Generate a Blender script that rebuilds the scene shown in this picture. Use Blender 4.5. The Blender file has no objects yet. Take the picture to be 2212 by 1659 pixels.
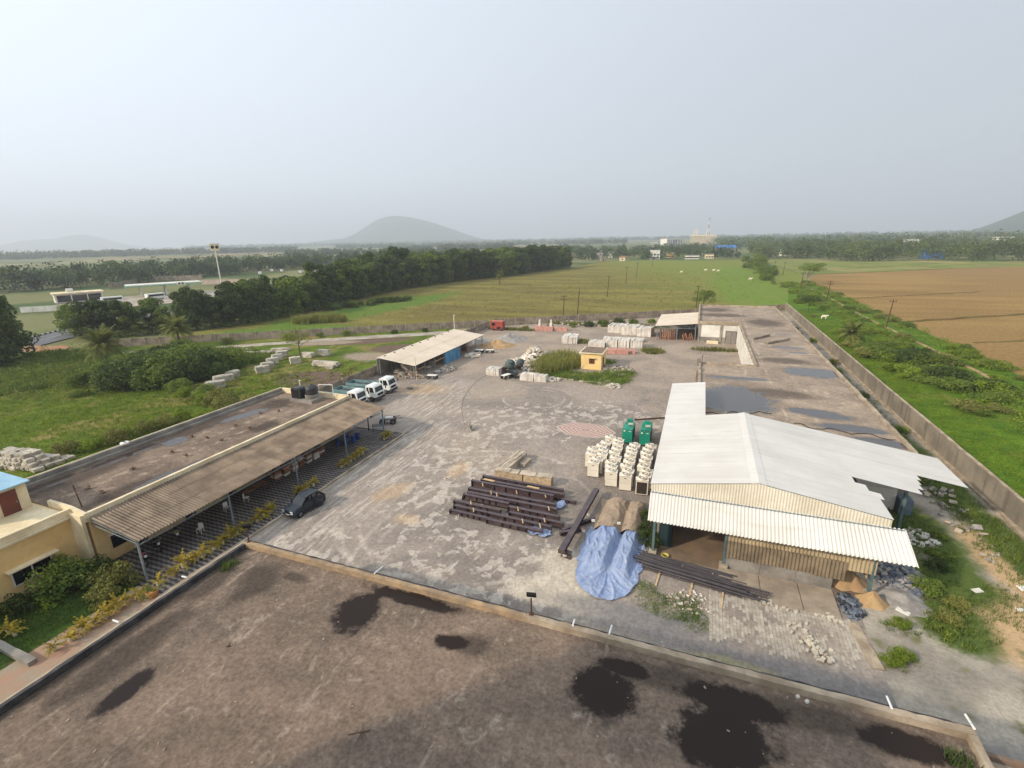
import bpy, math, random
import numpy as np
from math import radians, sin, cos, pi, sqrt, atan2, hypot
from mathutils import Vector, Matrix
sc = bpy.context.scene
COL = sc.collection
rng = random.Random(7)

# ------------------------------------------------------------ camera, sky, sun, exposure
CAMZ = 25.0
PITCH, ROLL, YAW = radians(16.5), radians(-1.157), radians(21.08)
FPX = 1055.2                      # focal length in pixels of a 2212-pixel-wide picture
cam_d = bpy.data.cameras.new('camera'); cam = bpy.data.objects.new('camera', cam_d); COL.objects.link(cam)
cam_d.sensor_width = 36; cam_d.lens = 36 * FPX / 2212; cam_d.clip_start = .1; cam_d.clip_end = 60000
_fh = Vector((-sin(YAW), cos(YAW), 0)); _r0 = Vector((cos(YAW), sin(YAW), 0)); _up = Vector((0, 0, 1))
CF = cos(PITCH) * _fh - sin(PITCH) * _up
_u0 = cos(PITCH) * _up + sin(PITCH) * _fh
CR = cos(ROLL) * _r0 + sin(ROLL) * _u0
CU = -sin(ROLL) * _r0 + cos(ROLL) * _u0
mw = Matrix.Identity(4)
for i in range(3):
    mw[i][0] = CR[i]; mw[i][1] = CU[i]; mw[i][2] = -CF[i]
mw[2][3] = CAMZ
cam.matrix_world = mw
sc.camera = cam

SUN_EL = radians(29); SUN_DIR = Vector((-cos(radians(45)) * cos(SUN_EL), -sin(radians(45)) * cos(SUN_EL), sin(SUN_EL)))
world = bpy.data.worlds.new('World'); sc.world = world; world.use_nodes = True
wn = world.node_tree; wn.nodes.clear()
sky = wn.nodes.new('ShaderNodeTexSky'); sky.sky_type = 'NISHITA'; sky.sun_disc = False
sky.sun_elevation = SUN_EL; sky.sun_rotation = radians(225); sky.altitude = 0; sky.air_density = 1.6; sky.dust_density = 1.0; sky.ozone_density = 1.0
hs = wn.nodes.new('ShaderNodeHueSaturation'); hs.inputs['Saturation'].default_value = .45; hs.inputs['Value'].default_value = 1.0
# thick bright haze: a pale veil over the clear sky, brighter towards the sun
tc = wn.nodes.new('ShaderNodeTexCoord'); dt = wn.nodes.new('ShaderNodeVectorMath'); dt.operation = 'DOT_PRODUCT'; dt.inputs[1].default_value = SUN_DIR
nv_ = wn.nodes.new('ShaderNodeVectorMath'); nv_.operation = 'NORMALIZE'; wn.links.new(tc.outputs['Generated'], nv_.inputs[0]); wn.links.new(nv_.outputs[0], dt.inputs[0])
mr = wn.nodes.new('ShaderNodeMapRange'); wn.links.new(dt.outputs['Value'], mr.inputs[0])
for i, q in enumerate((-1, 1, .46, 1.42)): mr.inputs[i+1].default_value = q
vm = wn.nodes.new('ShaderNodeVectorMath'); vm.operation = 'SCALE'; vm.inputs[0].default_value = (3.62, 4.0, 4.48); wn.links.new(mr.outputs[0], vm.inputs['Scale'])
mx = wn.nodes.new('ShaderNodeMix'); mx.data_type = 'RGBA'; mx.inputs[0].default_value = .92
bg = wn.nodes.new('ShaderNodeBackground'); bg.inputs['Strength'].default_value = .15
wo = wn.nodes.new('ShaderNodeOutputWorld')
wn.links.new(sky.outputs[0], hs.inputs['Color']); wn.links.new(hs.outputs[0], mx.inputs[6]); wn.links.new(vm.outputs[0], mx.inputs[7])
wn.links.new(mx.outputs[2], bg.inputs[0]); wn.links.new(bg.outputs[0], wo.inputs[0])

sun_d = bpy.data.lights.new('sun', 'SUN'); sun = bpy.data.objects.new('sun', sun_d); COL.objects.link(sun)
sun_d.energy = 2.9; sun_d.angle = radians(2.5); sun_d.color = (1, .87, .70)
sun.rotation_euler = (-SUN_DIR).to_track_quat('-Z', 'Y').to_euler(); sun.location = (0, 0, 400)

sc.view_settings.view_transform = 'Standard'; sc.view_settings.look = 'None'
sc.view_settings.exposure = 0.7; sc.view_settings.gamma = 1; sc.view_settings.use_curve_mapping = False
sc.cycles.use_denoising = True; sc.cycles.max_bounces = 6; sc.cycles.volume_bounces = 1
sc.cycles.transparent_max_bounces = 6; sc.cycles.use_adaptive_sampling = True

def G(u, v, z=0.):
    """picture point (2212 x 1659) -> place on the level z"""
    d = CF + CR * ((u - 1106) / FPX) - CU * ((v - 829.5) / FPX)
    t = (z - CAMZ) / d.z
    return Vector((d.x * t, d.y * t, z))
def far(u, dist):
    """level ground point `dist` metres away below picture column u on the horizon"""
    d = CF + CR * ((u - 1106) / FPX) - CU * ((518 - 829.5) / FPX)
    d.z = 0; d.normalize(); return Vector((d.x * dist, d.y * dist, 0))

# ------------------------------------------------------------ mesh helpers
def sr(r, g, b):
    f = lambda c: (c / 255 / 12.92) if c <= 10 else ((c / 255 + .055) / 1.055) ** 2.4
    return (f(r), f(g), f(b), 1)
class MB:
    def __init__(s): s.v = []; s.f = []; s.mi = []; s.m = 0
    def add(s, vs, fs):
        o = len(s.v); s.v.extend([tuple(p) for p in vs])
        for f in fs: s.f.append([o + i for i in f]); s.mi.append(s.m)
        return s
    def poly(s, *pts): return s.add(pts, [list(range(len(pts)))])
    def box(s, x0, x1, y0, y1, z0, z1):
        return s.add([(x0,y0,z0),(x1,y0,z0),(x1,y1,z0),(x0,y1,z0),(x0,y0,z1),(x1,y0,z1),(x1,y1,z1),(x0,y1,z1)],
              [(3,2,1,0),(4,5,6,7),(0,1,5,4),(1,2,6,5),(2,3,7,6),(3,0,4,7)])
    def mbox(s, mat, sx, sy, sz, taper=1.0):
        a, b, c = sx/2, sy/2, sz/2
        vs = [Vector((x*(taper if z>0 else 1), y*(taper if z>0 else 1), z)) for z in (-c, c) for x, y in ((-a,-b),(a,-b),(a,b),(-a,b))]
        return s.add([mat @ p for p in vs], [(3,2,1,0),(4,5,6,7),(0,1,5,4),(1,2,6,5),(2,3,7,6),(3,0,4,7)])
    def bar(s, p0, p1, w, h=None):
        p0, p1 = Vector(p0), Vector(p1); d = p1 - p0
        q = d.to_track_quat('Z', 'Y').to_matrix().to_4x4()
        return s.mbox(Matrix.Translation((p0+p1)/2) @ q, w, h or w, d.length)
    def cyl(s, p0, p1, r0, r1=None, n=8, caps=True):
        p0, p1 = Vector(p0), Vector(p1); r1 = r0 if r1 is None else r1
        q = (p1-p0).to_track_quat('Z', 'Y').to_matrix()
        vs = []
        for p, r in ((p0, r0), (p1, r1)):
            for i in range(n):
                a = 2*pi*i/n; vs.append(p + q @ Vector((r*cos(a), r*sin(a), 0)))
        fs = [(i, (i+1) % n, n+(i+1) % n, n+i) for i in range(n)]
        if caps: fs += [tuple(range(n-1, -1, -1)), tuple(range(n, 2*n))]
        return s.add(vs, fs)
    def lathe(s, prof, n=14, c=(0,0,0)):
        vs = []; k = len(prof)
        for r, z in prof:
            for i in range(n):
                a = 2*pi*i/n; vs.append((c[0]+r*cos(a), c[1]+r*sin(a), c[2]+z))
        fs = [(j*n+i, j*n+(i+1) % n, (j+1)*n+(i+1) % n, (j+1)*n+i) for j in range(k-1) for i in range(n)]
        fs.append(tuple(range((k-1)*n, k*n)))
        return s.add(vs, fs)
    def tube(s, pts, r, n=6):
        for a, b in zip(pts[:-1], pts[1:]): s.cyl(a, b, r, n=n)
        return s
    def prism(s, poly, axis, a0, a1):
        """extrude a 2-d outline; axis 'x': outline is (y,z); 'y': outline (x,z); 'z': outline (x,y)"""
        mk = {'x': lambda p, a: (a, p[0], p[1]), 'y': lambda p, a: (p[0], a, p[1]), 'z': lambda p, a: (p[0], p[1], a)}[axis]
        n = len(poly); vs = [mk(p, a0) for p in poly] + [mk(p, a1) for p in poly]
        fs = [(i, (i+1) % n, n+(i+1) % n, n+i) for i in range(n)] + [tuple(range(n-1, -1, -1)), tuple(range(n, 2*n))]
        return s.add(vs, fs)
    def ibeam(s, p0, p1, h=.5, w=.3, t=.035, up=(0,0,1)):
        p0, p1 = Vector(p0), Vector(p1); d = (p1-p0).normalized(); U = Vector(up); X = d.cross(U).normalized(); U = X.cross(d)
        for c, a, b in ((U*(h/2-t/2), w, t), (-U*(h/2-t/2), w, t), (Vector(), t, h-2*t)):
            vs = [p + c + X*(x*a/2) + U*(y*b/2) for p in (p0, p1) for x, y in ((-1,-1),(1,-1),(1,1),(-1,1))]
            s.add(vs, [(3,2,1,0),(4,5,6,7),(0,1,5,4),(1,2,6,5),(2,3,7,6),(3,0,4,7)])
        return s
    def mesh(s, name, mats, smooth=False):
        me = bpy.data.meshes.new(name); me.from_pydata(s.v, [], s.f)
        for m in (mats if isinstance(mats, (list, tuple)) else [mats]): me.materials.append(m)
        if max(s.mi, default=0): me.polygons.foreach_set('material_index', s.mi)
        if smooth: me.polygons.foreach_set('use_smooth', [True]*len(s.f))
        me.update(); return me
    def build(s, name, mats, parent=None, smooth=False, loc=None):
        return mobj(name, s.mesh(name, mats, smooth), parent, loc)
def mobj(name, me, parent=None, loc=None, rz=0, scale=None):
    o = bpy.data.objects.new(name, me); COL.objects.link(o)
    if parent: o.parent = parent
    if loc is not None: o.location = loc
    if rz: o.rotation_euler.z = rz
    if scale is not None: o.scale = scale if hasattr(scale, '__len__') else (scale,)*3
    return o
def tag(o, label=None, cat=None, group=None, kind=None):
    if label: o['label'] = label
    if cat: o['category'] = cat
    if group: o['group'] = group
    if kind: o['kind'] = kind
    return o
def thing(name, label, cat, loc=(0,0,0), rz=0, group=None):
    o = bpy.data.objects.new(name, None); COL.objects.link(o); o.empty_display_size = .3
    o.location = loc; o.rotation_euler.z = rz
    return tag(o, label, cat, group)
def copy_tree(root, loc=None, rz=None, label=None, scale=None, parent=None):
    c = root.copy(); COL.objects.link(c); c.parent = parent
    if loc is not None: c.location = loc
    if rz is not None: c.rotation_euler.z = rz
    if label: c['label'] = label
    if scale is not None: c.scale = scale if hasattr(scale, '__len__') else (scale,)*3
    for ch in root.children: copy_tree(ch, parent=c)
    return c
ORD = ['first','second','third','fourth','fifth','sixth','seventh','eighth','ninth','tenth','eleventh','twelfth','thirteenth','fourteenth','fifteenth','sixteenth','seventeenth','eighteenth','nineteenth','twentieth']
def nth(i):
    if i >= 99: return 'hundredth' if i == 99 else 'hundred-and-'+nth(i-100)
    if i < 20: return ORD[i]
    t, u = divmod(i+1, 10); tens = ['','','twent','thirt','fort','fift','sixt','sevent','eight','ninet'][t]
    return tens+'ieth' if u == 0 else tens+'y-'+ORD[u-1]
def sheet(name, pts, z, mat, kind='structure', parent=None, sub=0):
    m = MB(); m.poly(*[(p[0], p[1], z) for p in pts]); o = m.build(name, mat, parent)
    if kind: o['kind'] = kind
    return o

# ------------------------------------------------------------ materials
class NT:
    """small node-tree writer"""
    def __init__(s, name):
        s.mat = bpy.data.materials.new(name); s.mat.use_nodes = True; s.t = s.mat.node_tree; s.t.nodes.clear()
        s.out = s.n('OutputMaterial'); s.b = s.n('BsdfPrincipled'); s.l(s.b.outputs[0], s.out.inputs[0])
        s.pos = s.n('NewGeometry').outputs['Position']
    def n(s, k): return s.t.nodes.new('ShaderNode'+k)
    def l(s, a, b): s.t.links.new(a, b)
    def put(s, sock, v):
        if isinstance(v, bpy.types.NodeSocket): s.l(v, sock)
        else: sock.default_value = v
    def math(s, op, a, b=0., clamp=False):
        m = s.n('Math'); m.operation = op; m.use_clamp = clamp; s.put(m.inputs[0], a); s.put(m.inputs[1], b); return m.outputs[0]
    def vec(s, op, a, b=(0,0,0)):
        m = s.n('VectorMath'); m.operation = op; s.put(m.inputs[0], a); s.put(m.inputs[1], b)
        return m.outputs['Value'] if op == 'LENGTH' else m.outputs[0]
    def noise(s, scale, detail=4, rough=.55, vec=None, dist=0., stretch=None, color=False):
        v = vec or s.pos
        if stretch: v = s.vec('MULTIPLY', v, stretch)
        m = s.n('TexNoise'); m.inputs['Scale'].default_value = scale; m.inputs['Detail'].default_value = detail
        m.inputs['Roughness'].default_value = rough; m.inputs['Distortion'].default_value = dist; s.l(v, m.inputs['Vector'])
        return m.outputs[1 if color else 0]
    def ramp(s, v, lo, hi, a=0., b=1., smooth=True):
        m = s.n('MapRange'); m.interpolation_type = 'SMOOTHSTEP' if smooth else 'LINEAR'
        s.put(m.inputs[0], v)
        for i, q in enumerate((lo, hi, a, b)): s.put(m.inputs[i+1], q)
        return m.outputs[0]
    def mix(s, f, a, b):
        m = s.n('Mix'); m.data_type = 'RGBA'; m.clamp_factor = True
        s.put(m.inputs[0], f); s.put(m.inputs[6], a); s.put(m.inputs[7], b); return m.outputs[2]
    def mul(s, c, f):
        m = s.n('Mix'); m.data_type = 'RGBA'; m.blend_type = 'MULTIPLY'; m.inputs[0].default_value = 1
        s.put(m.inputs[6], c); s.put(m.inputs[7], f); return m.outputs[2]
    def blobs(s, ells, amp=.5, scale=.6, soft=.2, vec=None):
        """mask of noisy ellipses (cx, cy, rx, ry, angle in degrees), 1 inside"""
        best = None; p = vec or s.pos
        for cx, cy, rx, ry, an in ells:
            d = s.vec('SUBTRACT', p, (cx, cy, 0))
            if an:
                r = s.n('VectorRotate'); r.rotation_type = 'Z_AXIS'; s.l(d, r.inputs['Vector']); r.inputs['Angle'].default_value = -radians(an); d = r.outputs[0]
            L = s.vec('LENGTH', s.vec('MULTIPLY', d, (1/rx, 1/ry, 0)))
            best = L if best is None else s.math('MINIMUM', best, L)
        nz = s.math('MULTIPLY', s.math('SUBTRACT', s.noise(scale, 5, .6), .5), amp*2)
        nz = s.math('ADD', nz, s.math('MULTIPLY', s.math('SUBTRACT', s.noise(scale*6, 4, .7), .5), amp*.9))
        return s.ramp(s.math('ADD', best, nz), 1-soft, 1+soft, 1., 0.)
    def bump(s, h, strength=.3, dist=.05):
        m = s.n('Bump'); m.inputs['Strength'].default_value = strength; m.inputs['Distance'].default_value = dist
        s.l(h, m.inputs['Height']); s.l(m.outputs[0], s.b.inputs['Normal'])
    def done(s, color, rough=.85, spec=.3, metal=0.):
        s.put(s.b.inputs['Base Color'], color); s.put(s.b.inputs['Roughness'], rough)
        s.put(s.b.inputs['Specular IOR Level'], spec); s.put(s.b.inputs['Metallic'], metal)
        return s.mat
def pm(name, c1, c2=None, scale=1.5, rough=.8, spec=.3, metal=0., bump=0., fine=None, lo=.35, hi=.65, dist=.03, rand=0.):
    """plain procedural surface: two tones mixed by noise, finer grain, bump"""
    t = NT(name); c2 = c2 or tuple(x*.75 for x in c1[:3])+(1,)
    n = t.noise(scale, 5, .6); col = t.mix(t.ramp(n, lo, hi), c1, c2)
    g = t.noise(fine or scale*9, 3, .6)
    col = t.mul(col, t.mix(g, (.82,.82,.82,1), (1.12,1.12,1.12,1)))
    if rand:
        oi = t.n('ObjectInfo'); k = t.ramp(oi.outputs['Random'], 0, 1, 1-rand, 1+rand, False)
        cc = t.n('CombineColor'); [t.l(k, cc.inputs[i]) for i in range(3)]
        col = t.mul(col, cc.outputs[0])
    if bump: t.bump(g, bump, dist)
    return t.done(col, rough, spec, metal)
# ------------------------------------------------------------ the ground and its surfaces
def ground_mat():
    t = NT('farmland')
    v = t.n('TexVoronoi'); v.feature = 'F1'; v.inputs['Scale'].default_value = 1/260
    t.l(t.vec('MULTIPLY', t.pos, (1, .55, 0)), v.inputs['Vector'])
    sx = t.n('SeparateColor'); t.l(v.outputs['Color'], sx.inputs[0])
    c = t.mix(sx.outputs[0], sr(104,108,68), sr(140,134,92)); c = t.mix(t.ramp(sx.outputs[1], .7, .8), c, sr(150,128,92))
    c = t.mix(t.ramp(t.noise(1/90., 4), .45, .62), c, sr(70,88,46))
    return t.done(t.mul(c, t.mix(t.noise(.5, 3), (.7,.7,.7,1), (1.2,1.2,1.2,1))), .95, .1)
def grass_mat(name, a, b, dry, scale=.35, drylo=.55, blobs=None, fine=4.):
    t = NT(name)
    c = t.mix(t.ramp(t.noise(scale, 5, .6), .35, .65), a, b)
    c = t.mix(t.ramp(t.noise(scale*.35, 5, .65, dist=.5), drylo, drylo+.15), c, dry)
    if blobs:
        for ells, col, amp, s_, so in blobs: c = t.mix(t.blobs(ells, amp, s_, so), c, col)
    f = t.noise(fine, 4, .65); c = t.mul(c, t.mix(t.ramp(f, .3, .7), (.62,.62,.62,1), (1.25,1.25,1.25,1)))
    t.bump(f, .8, .25); return t.done(c, .95, .1)
M = {}
M['ground'] = ground_mat()
LAWN, LAWN2, DRY = sr(88,120,34), sr(68,100,32), sr(122,118,62)
M['lawn'] = grass_mat('lawn_grass', sr(94,122,30), sr(74,102,26), sr(116,116,48), .25, .56)
M['compound'] = grass_mat('compound_grass', sr(100,116,36), sr(80,98,32), sr(136,124,72), .3, .48,
    [([(-68,71,8,5.5,0),(-66,100,9,5,20),(-83,104,14,4,30)], sr(112,94,80), .3, .5, .15), ([(-70,90,6,4,0),(-90,100,8,2.5,30),(-62,122,6,8,0)], sr(158,142,122), .6, .5, .3)])
def field_mat():
    t = NT('paddy_field')
    sp = t.n('SeparateXYZ'); t.l(t.pos, sp.inputs[0]); X, Y = sp.outputs[0], sp.outputs[1]
    n = t.noise(.05, 6, .6, stretch=(.35, 1.6, 1)); n2 = t.noise(.22, 5, .65, stretch=(.4, 1.4, 1))
    c = t.mix(t.ramp(n, .36, .62), sr(128,120,60), sr(108,98,52))
    g = t.math('ADD', t.math('MULTIPLY', X, .006), t.math('MULTIPLY', Y, .0022))
    g = t.math('ADD', g, t.math('MULTIPLY', n, 1.3))
    c = t.mix(t.ramp(g, .95, 1.5), c, sr(116,124,52))
    c = t.mix(t.blobs([(22,300,16,150,0),(30,190,8,70,0)], .35, .04, .25), c, sr(106,126,46))
    c = t.mix(t.blobs([(-120,160,12,60,-4),(-115,110,22,12,30)], .4, .1, .3), c, sr(92,116,44))
    c = t.mix(t.ramp(n2, .56, .68), c, sr(134,126,72))
    c = t.mul(c, t.mix(t.ramp(t.noise(1.6, 4, .7, stretch=(.6, 1.3, 1)), .3, .7), (.58,.58,.58,1), (1.25,1.25,1.25,1)))
    t.bump(n2, .6, .5); return t.done(c, .95, .1)
M['field'] = field_mat()
def brown_mat():
    t = NT('stubble_field')
    c = t.mix(t.ramp(t.noise(.03, 4, .55, stretch=(.5, 1.5, 1)), .35, .65), sr(150,122,74), sr(130,104,62))
    c = t.mix(t.ramp(t.noise(.008, 3), .45, .62), c, sr(140,112,70))
    f = t.noise(1.3, 4, .7); c = t.mul(c, t.mix(t.ramp(f, .3, .7), (.72,.72,.72,1), (1.18,1.18,1.18,1)))
    t.bump(f, .5, .15); return t.done(c, .95, .1)
M['brown'] = brown_mat()
M['dirt'] = pm('dirt', sr(168,142,108), sr(140,112,84), .25, .95, .1, bump=.4)
M['reddirt'] = pm('red_dirt', sr(170,118,86), sr(150,130,106), .2, .95, .1, bump=.4)
M['asphalt'] = pm('asphalt', sr(112,112,114), sr(92,92,94), .3, .85, .2)
M['conc_path'] = pm('path_concrete', sr(176,166,152), sr(146,134,118), .35, .9, .2, bump=.3)
def yard_mat():
    t = NT('yard_pavement')
    sp = t.n('SeparateXYZ'); t.l(t.pos, sp.inputs[0]); X, Y = sp.outputs[0], sp.outputs[1]
    c = t.mix(t.ramp(t.noise(.09, 5, .6, dist=.6), .38, .62), sr(156,144,132), sr(133,123,114))
    c = t.mix(t.ramp(t.noise(.05, 3), .52, .66), c, sr(160,146,131))
    # worn bare areas: pale crust, thick near the front and in the middle
    wgt = t.blobs([(-14,30,11,6,0),(-21,62,12,8,0),(-24,44,6,16,10),(-12,68,10,6,0),(-30,26,5,5,0)], .3, .12, .45)
    n = t.noise(.72, 7, .62, dist=.35, stretch=(1, .8, 1)); th = t.ramp(wgt, 0, 1, .69, .515, False)
    k = t.ramp(n, th, t.math('ADD', th, .03)); c = t.mix(t.math('MULTIPLY', k, .68), c, sr(190,179,165))
    # wheel-worn streaks running up the yard on its left side
    lane = t.blobs([(-32.5,42,4.2,24,3),(-40,68,6,12,20)], .3, .15, .4)
    s2 = t.ramp(t.noise(1.1, 5, .6, stretch=(2.2, .22, 1), dist=.8), .5, .58); c = t.mix(t.math('MULTIPLY', t.math('MULTIPLY', s2, lane), .5), c, sr(200,190,176))
    s3 = t.ramp(t.noise(.9, 5, .6, stretch=(2.5, .2, 1), dist=.8), .56, .66); c = t.mix(t.math('MULTIPLY', t.math('MULTIPLY', s3, lane), .4), c, sr(122,112,104))
    # curved tyre tracks
    for cx, cy, r in ((-18.5,38.5,11.4),(-18.5,38.5,12.9),(-22,36,9.2),(-24,72,5.0),(-24,72,6.4),(-8,33,16.5),(-8,33,18.0)):
        dd = t.math('ABSOLUTE', t.math('SUBTRACT', t.vec('LENGTH', t.vec('MULTIPLY', t.vec('SUBTRACT', t.pos, (cx,cy,0)), (1,1,0))), r))
        kk = t.math('MULTIPLY', t.ramp(dd, .08, .34, 1, 0), t.ramp(t.noise(.25, 4, .6), .46, .6)); c = t.mix(t.math('MULTIPLY', kk, .45), c, sr(196,184,170))
    # dusty tan ground at the back of the yard
    back = t.ramp(t.math('ADD', Y, t.math('MULTIPLY', t.noise(.06, 4), 40.)), 92., 112.)
    c = t.mix(t.math('MULTIPLY', back, .8), c, t.mix(t.ramp(t.noise(.15, 4), .4, .6), sr(164,147,128), sr(144,130,116)))
    c = t.mix(t.math('MULTIPLY', t.blobs([(-23.9,34.1,1.3,.8,0),(-28.3,38.1,1.3,2.2,-20),(-44.5,71,4.5,3,20),(-24,45,1,2,0)], .5, .8, .4), .36), c, sr(204,168,122))
    c = t.mix(t.math('MULTIPLY', t.blobs([(-5.8,60,4,4.4,0),(-7,51,4.2,6.5,0),(-8,42,6,4,0)], .4, .3, .25), .65), c, sr(126,116,106))
    c = t.mix(t.math('MULTIPLY', t.blobs([(-7.5,31,2.2,4,30),(-9,29,3,1.4,0)], .5, .5, .3), .8), c, sr(196,184,164))
    c = t.mix(t.math('MULTIPLY', t.blobs([(-2,28.5,6,1.3,0),(8,27,8,1.2,0),(1,29,3,1.2,20)], .5, .5, .4), .7), c, sr(118,116,116))
    c = t.mix(t.math('MULTIPLY', t.blobs([(3.5,26.4,2.8,.7,0),(7,25.7,3,.7,-10)], .5, .5, .4), .6), c, sr(158,148,104))
    b = t.n('TexBrick'); b.inputs['Scale'].default_value = 1; b.inputs['Mortar Size'].default_value = .012; b.inputs['Brick Width'].default_value = .24; b.inputs['Row Height'].default_value = .13
    t.l(t.pos, b.inputs['Vector']); b.inputs['Color1'].default_value = (1.03,1.03,1.03,1); b.inputs['Color2'].default_value = (.94,.94,.94,1); b.inputs['Mortar'].default_value = (.88,.88,.88,1)
    c = t.mix(t.ramp(k, 0, 1, .55, .12, False), c, t.mul(c, b.outputs[0]))
    f = t.noise(3.5, 5, .7); c = t.mul(c, t.mix(t.ramp(f, .3, .7), (.82,.82,.82,1), (1.13,1.13,1.13,1)))
    c = t.mul(c, t.mix(t.ramp(t.noise(1.5, 6, .72, stretch=(1.4,.7,1), dist=.8), .38, .64), (.88,.87,.86,1), (1.1,1.1,1.1,1)))
    c = t.mul(c, t.mix(t.ramp(t.noise(.4, 6, .7, dist=1.), .56, .72), (1,1,1,1), (.8,.78,.76,1)))
    t.bump(t.math('ADD', f, t.math('MULTIPLY', k, .8)), .35, .05); return t.done(c, .92, .2)
M['yard'] = yard_mat()
def sandy_mat():
    t = NT('sandy_ground')
    c = t.mix(t.ramp(t.noise(.25, 5, .6), .38, .62), sr(170,160,144), sr(138,130,118))
    c = t.mix(t.blobs([(22,36,4,5,0),(24,44,2,6,0)], .5, .3, .3), c, sr(186,156,118))
    c = t.mix(t.ramp(t.noise(.5, 5, .65), .55, .66), c, sr(112,110,72))
    c = t.mix(t.blobs([(19.5,47,2.6,6,10),(25,60,1.8,14,0),(19,40,3,3,0),(17.5,35,2.2,3,0),(25.6,47,1.5,7,0)], .5, .4, .3), c, sr(84,98,46))
    c = t.mix(t.blobs([(12,24,7,2.2,0)], .4, .4, .4), c, sr(126,124,122))
    f = t.noise(4, 5, .7); c = t.mul(c, t.mix(t.ramp(f, .3, .7), (.75,.75,.75,1), (1.14,1.14,1.14,1)))
    t.bump(f, .5, .08); return t.done(c, .95, .15)
M['sandy'] = sandy_mat()

R0 = 14000
def big(name, x0, x1, y0, y1, z, mat):
    return tag(MB().poly((x0,y0,z),(x1,y0,z),(x1,y1,z),(x0,y1,z)).build(name, mat), kind='structure')
big('ground', -R0, R0, -R0, R0, -.30, M['ground'])
sheet('paddy_field', [(-143,81),(-142,119),(-141,140),(-150,185),(-156,232),(-151,277),(-144,305),(-131,328),(-126,377),(-112,432),(-98,552),(44,572),(60,370),(52,290),(53,230),(42,230),(30,189),(27.6,188.6)], -.10, M['field'])
sheet('lawn', [(27.6,20),(54.6,20),(54.6,110),(54.8,132),(55.4,170),(54.8,232),(53,286),(42,286),(27.6,186)], -.06, M['lawn'])
sheet('stubble_field', [(54.6,20),(54.6,110),(54.6,132),(55.4,170),(54.8,232),(52.9,285),(60,340),(68,364),(106,389),(166,431),(206,446),(420,540),(420,20)], -.08, M['brown'])
sheet('meadow', [(60,372),(68,366),(106,391),(166,433),(206,448),(420,542),(420,620),(236,520),(189,545),(130,530),(80,590),(52,572)], -.09, grass_mat('meadow_grass', sr(128,134,70), sr(108,116,58), sr(160,138,96), .06, .5))
sheet('compound_ground', [(-58.2,19.8),(-58.2,134),(-143,80),(-168,66),(-160,19.8)], -.05, M['compound'])
sheet('compound_ground', [(-55.6,-5),(-55.6,19.8),(-160,19.8),(-150,-5)], -.055, M['lawn'])
sheet('yard', [(-58.1,51.4),(-35.6,51.4),(-35.6,20),(-30,20),(-30,16),(12,16),(12,70),(21,70),(21,184.4),(-58.1,133.8)], -.004, M['yard'])
sheet('verge', [(12,16),(27.6,16),(27.6,188.5),(21,184.3),(21,70),(12,70)], -.02, M['sandy'])
# paths, roads
def ribbon(name, pts, w, z, mat):
    m = MB(); L = []
    for i, p in enumerate(pts):
        a = Vector(pts[max(0, i-1)]); b = Vector(pts[min(len(pts)-1, i+1)]); d = (b-a).normalized(); nrm = Vector((-d.y, d.x))
        ww = w[i] if hasattr(w, '__len__') else w
        L.append((Vector(p)+nrm*ww/2, Vector(p)-nrm*ww/2))
    for (a, b), (c, d) in zip(L[:-1], L[1:]): m.poly((a.x,a.y,z),(b.x,b.y,z),(d.x,d.y,z),(c.x,c.y,z))
    return tag(m.build(name, mat), kind='structure')
ribbon('dirt_path', [(48.4,300),(48.6,226),(48,180),(48.8,135),(49.2,97),(49,40)], [.9,.9,1,.9,1.1,1], -.03, M['dirt'])
ribbon('concrete_path', [(-150,71),(-137,72.5),(-122,81),(-108,92),(-97,100.5),(-85,109),(-70,119),(-60,127)], [4,3.6,3.4,3.6,4,4.6,4.8,4.6], -.02, M['conc_path'])
ribbon('dirt_road', [(-185,60),(-170,70),(-157,74),(-146,72)], [10,9,7,4], -.03, M['reddirt'])
ribbon('road', [(-150,30),(-166,62),(-177,83),(-190,105),(-200,160),(-196,300),(-175,460),(-160,600)], 13, -.06, M['asphalt'])
tag(ribbon('road_marking', [(-177,83),(-190,105),(-200,160)], .25, -.045, pm('road_paint', sr(214,214,206), None, 1, .7)), kind='structure')
# striped kerb blocks on the far side of the road
kb = thing('road_kerb', 'black and white painted kerb along the far side of the road', 'kerb', (-184,86,0))
kw, kk = pm('kerb_white', sr(220,220,214), None, 3), pm('kerb_black', sr(36,36,38), None, 3)
cubeb = MB().box(-.5,.5,-.15,.15,0,.32); kme = [cubeb.mesh('kerb_block', kw), cubeb.mesh('kerb_block', kk)]
a, b = Vector((-176,71)), Vector((-199,108))
for i in range(40):
    p = a.lerp(b, i/39); mobj('kerb_block', kme[i % 2], kb, (p.x+184, p.y-86, -.05), atan2(b.y-a.y, b.x-a.x))
# low earth banks between the plots of the stubble field
M['bank'] = pm('earth_bank', sr(110,84,58), sr(96,92,50), .4, .95, .1)
for k, (p, q, lab) in enumerate([((55,229),(110,264),'far'), ((55.1,169.6),(160,240),'middle'), ((60,142),(120,170),'nearest')]):
    m = MB(); p, q = Vector(p), Vector(q); d = (q-p).normalized(); nn = Vector((-d.y, d.x)); L = (q-p).length; prev = None
    for i in range(31):
        c = p + d*(L*i/30) + nn*rng.uniform(-.5,.5); h = (.42 if k == 1 else .2)*rng.uniform(.5,1.2)
        row = [(c.x-nn.x*.5, c.y-nn.y*.5, -.1), (c.x, c.y, h), (c.x+nn.x*.5, c.y+nn.y*.5, -.1)]
        if prev: m.add(prev+row, [(0,3,4,1),(1,4,5,2)])
        prev = row
    tag(m.build('field_bank', M['bank']), kind='structure')

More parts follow.
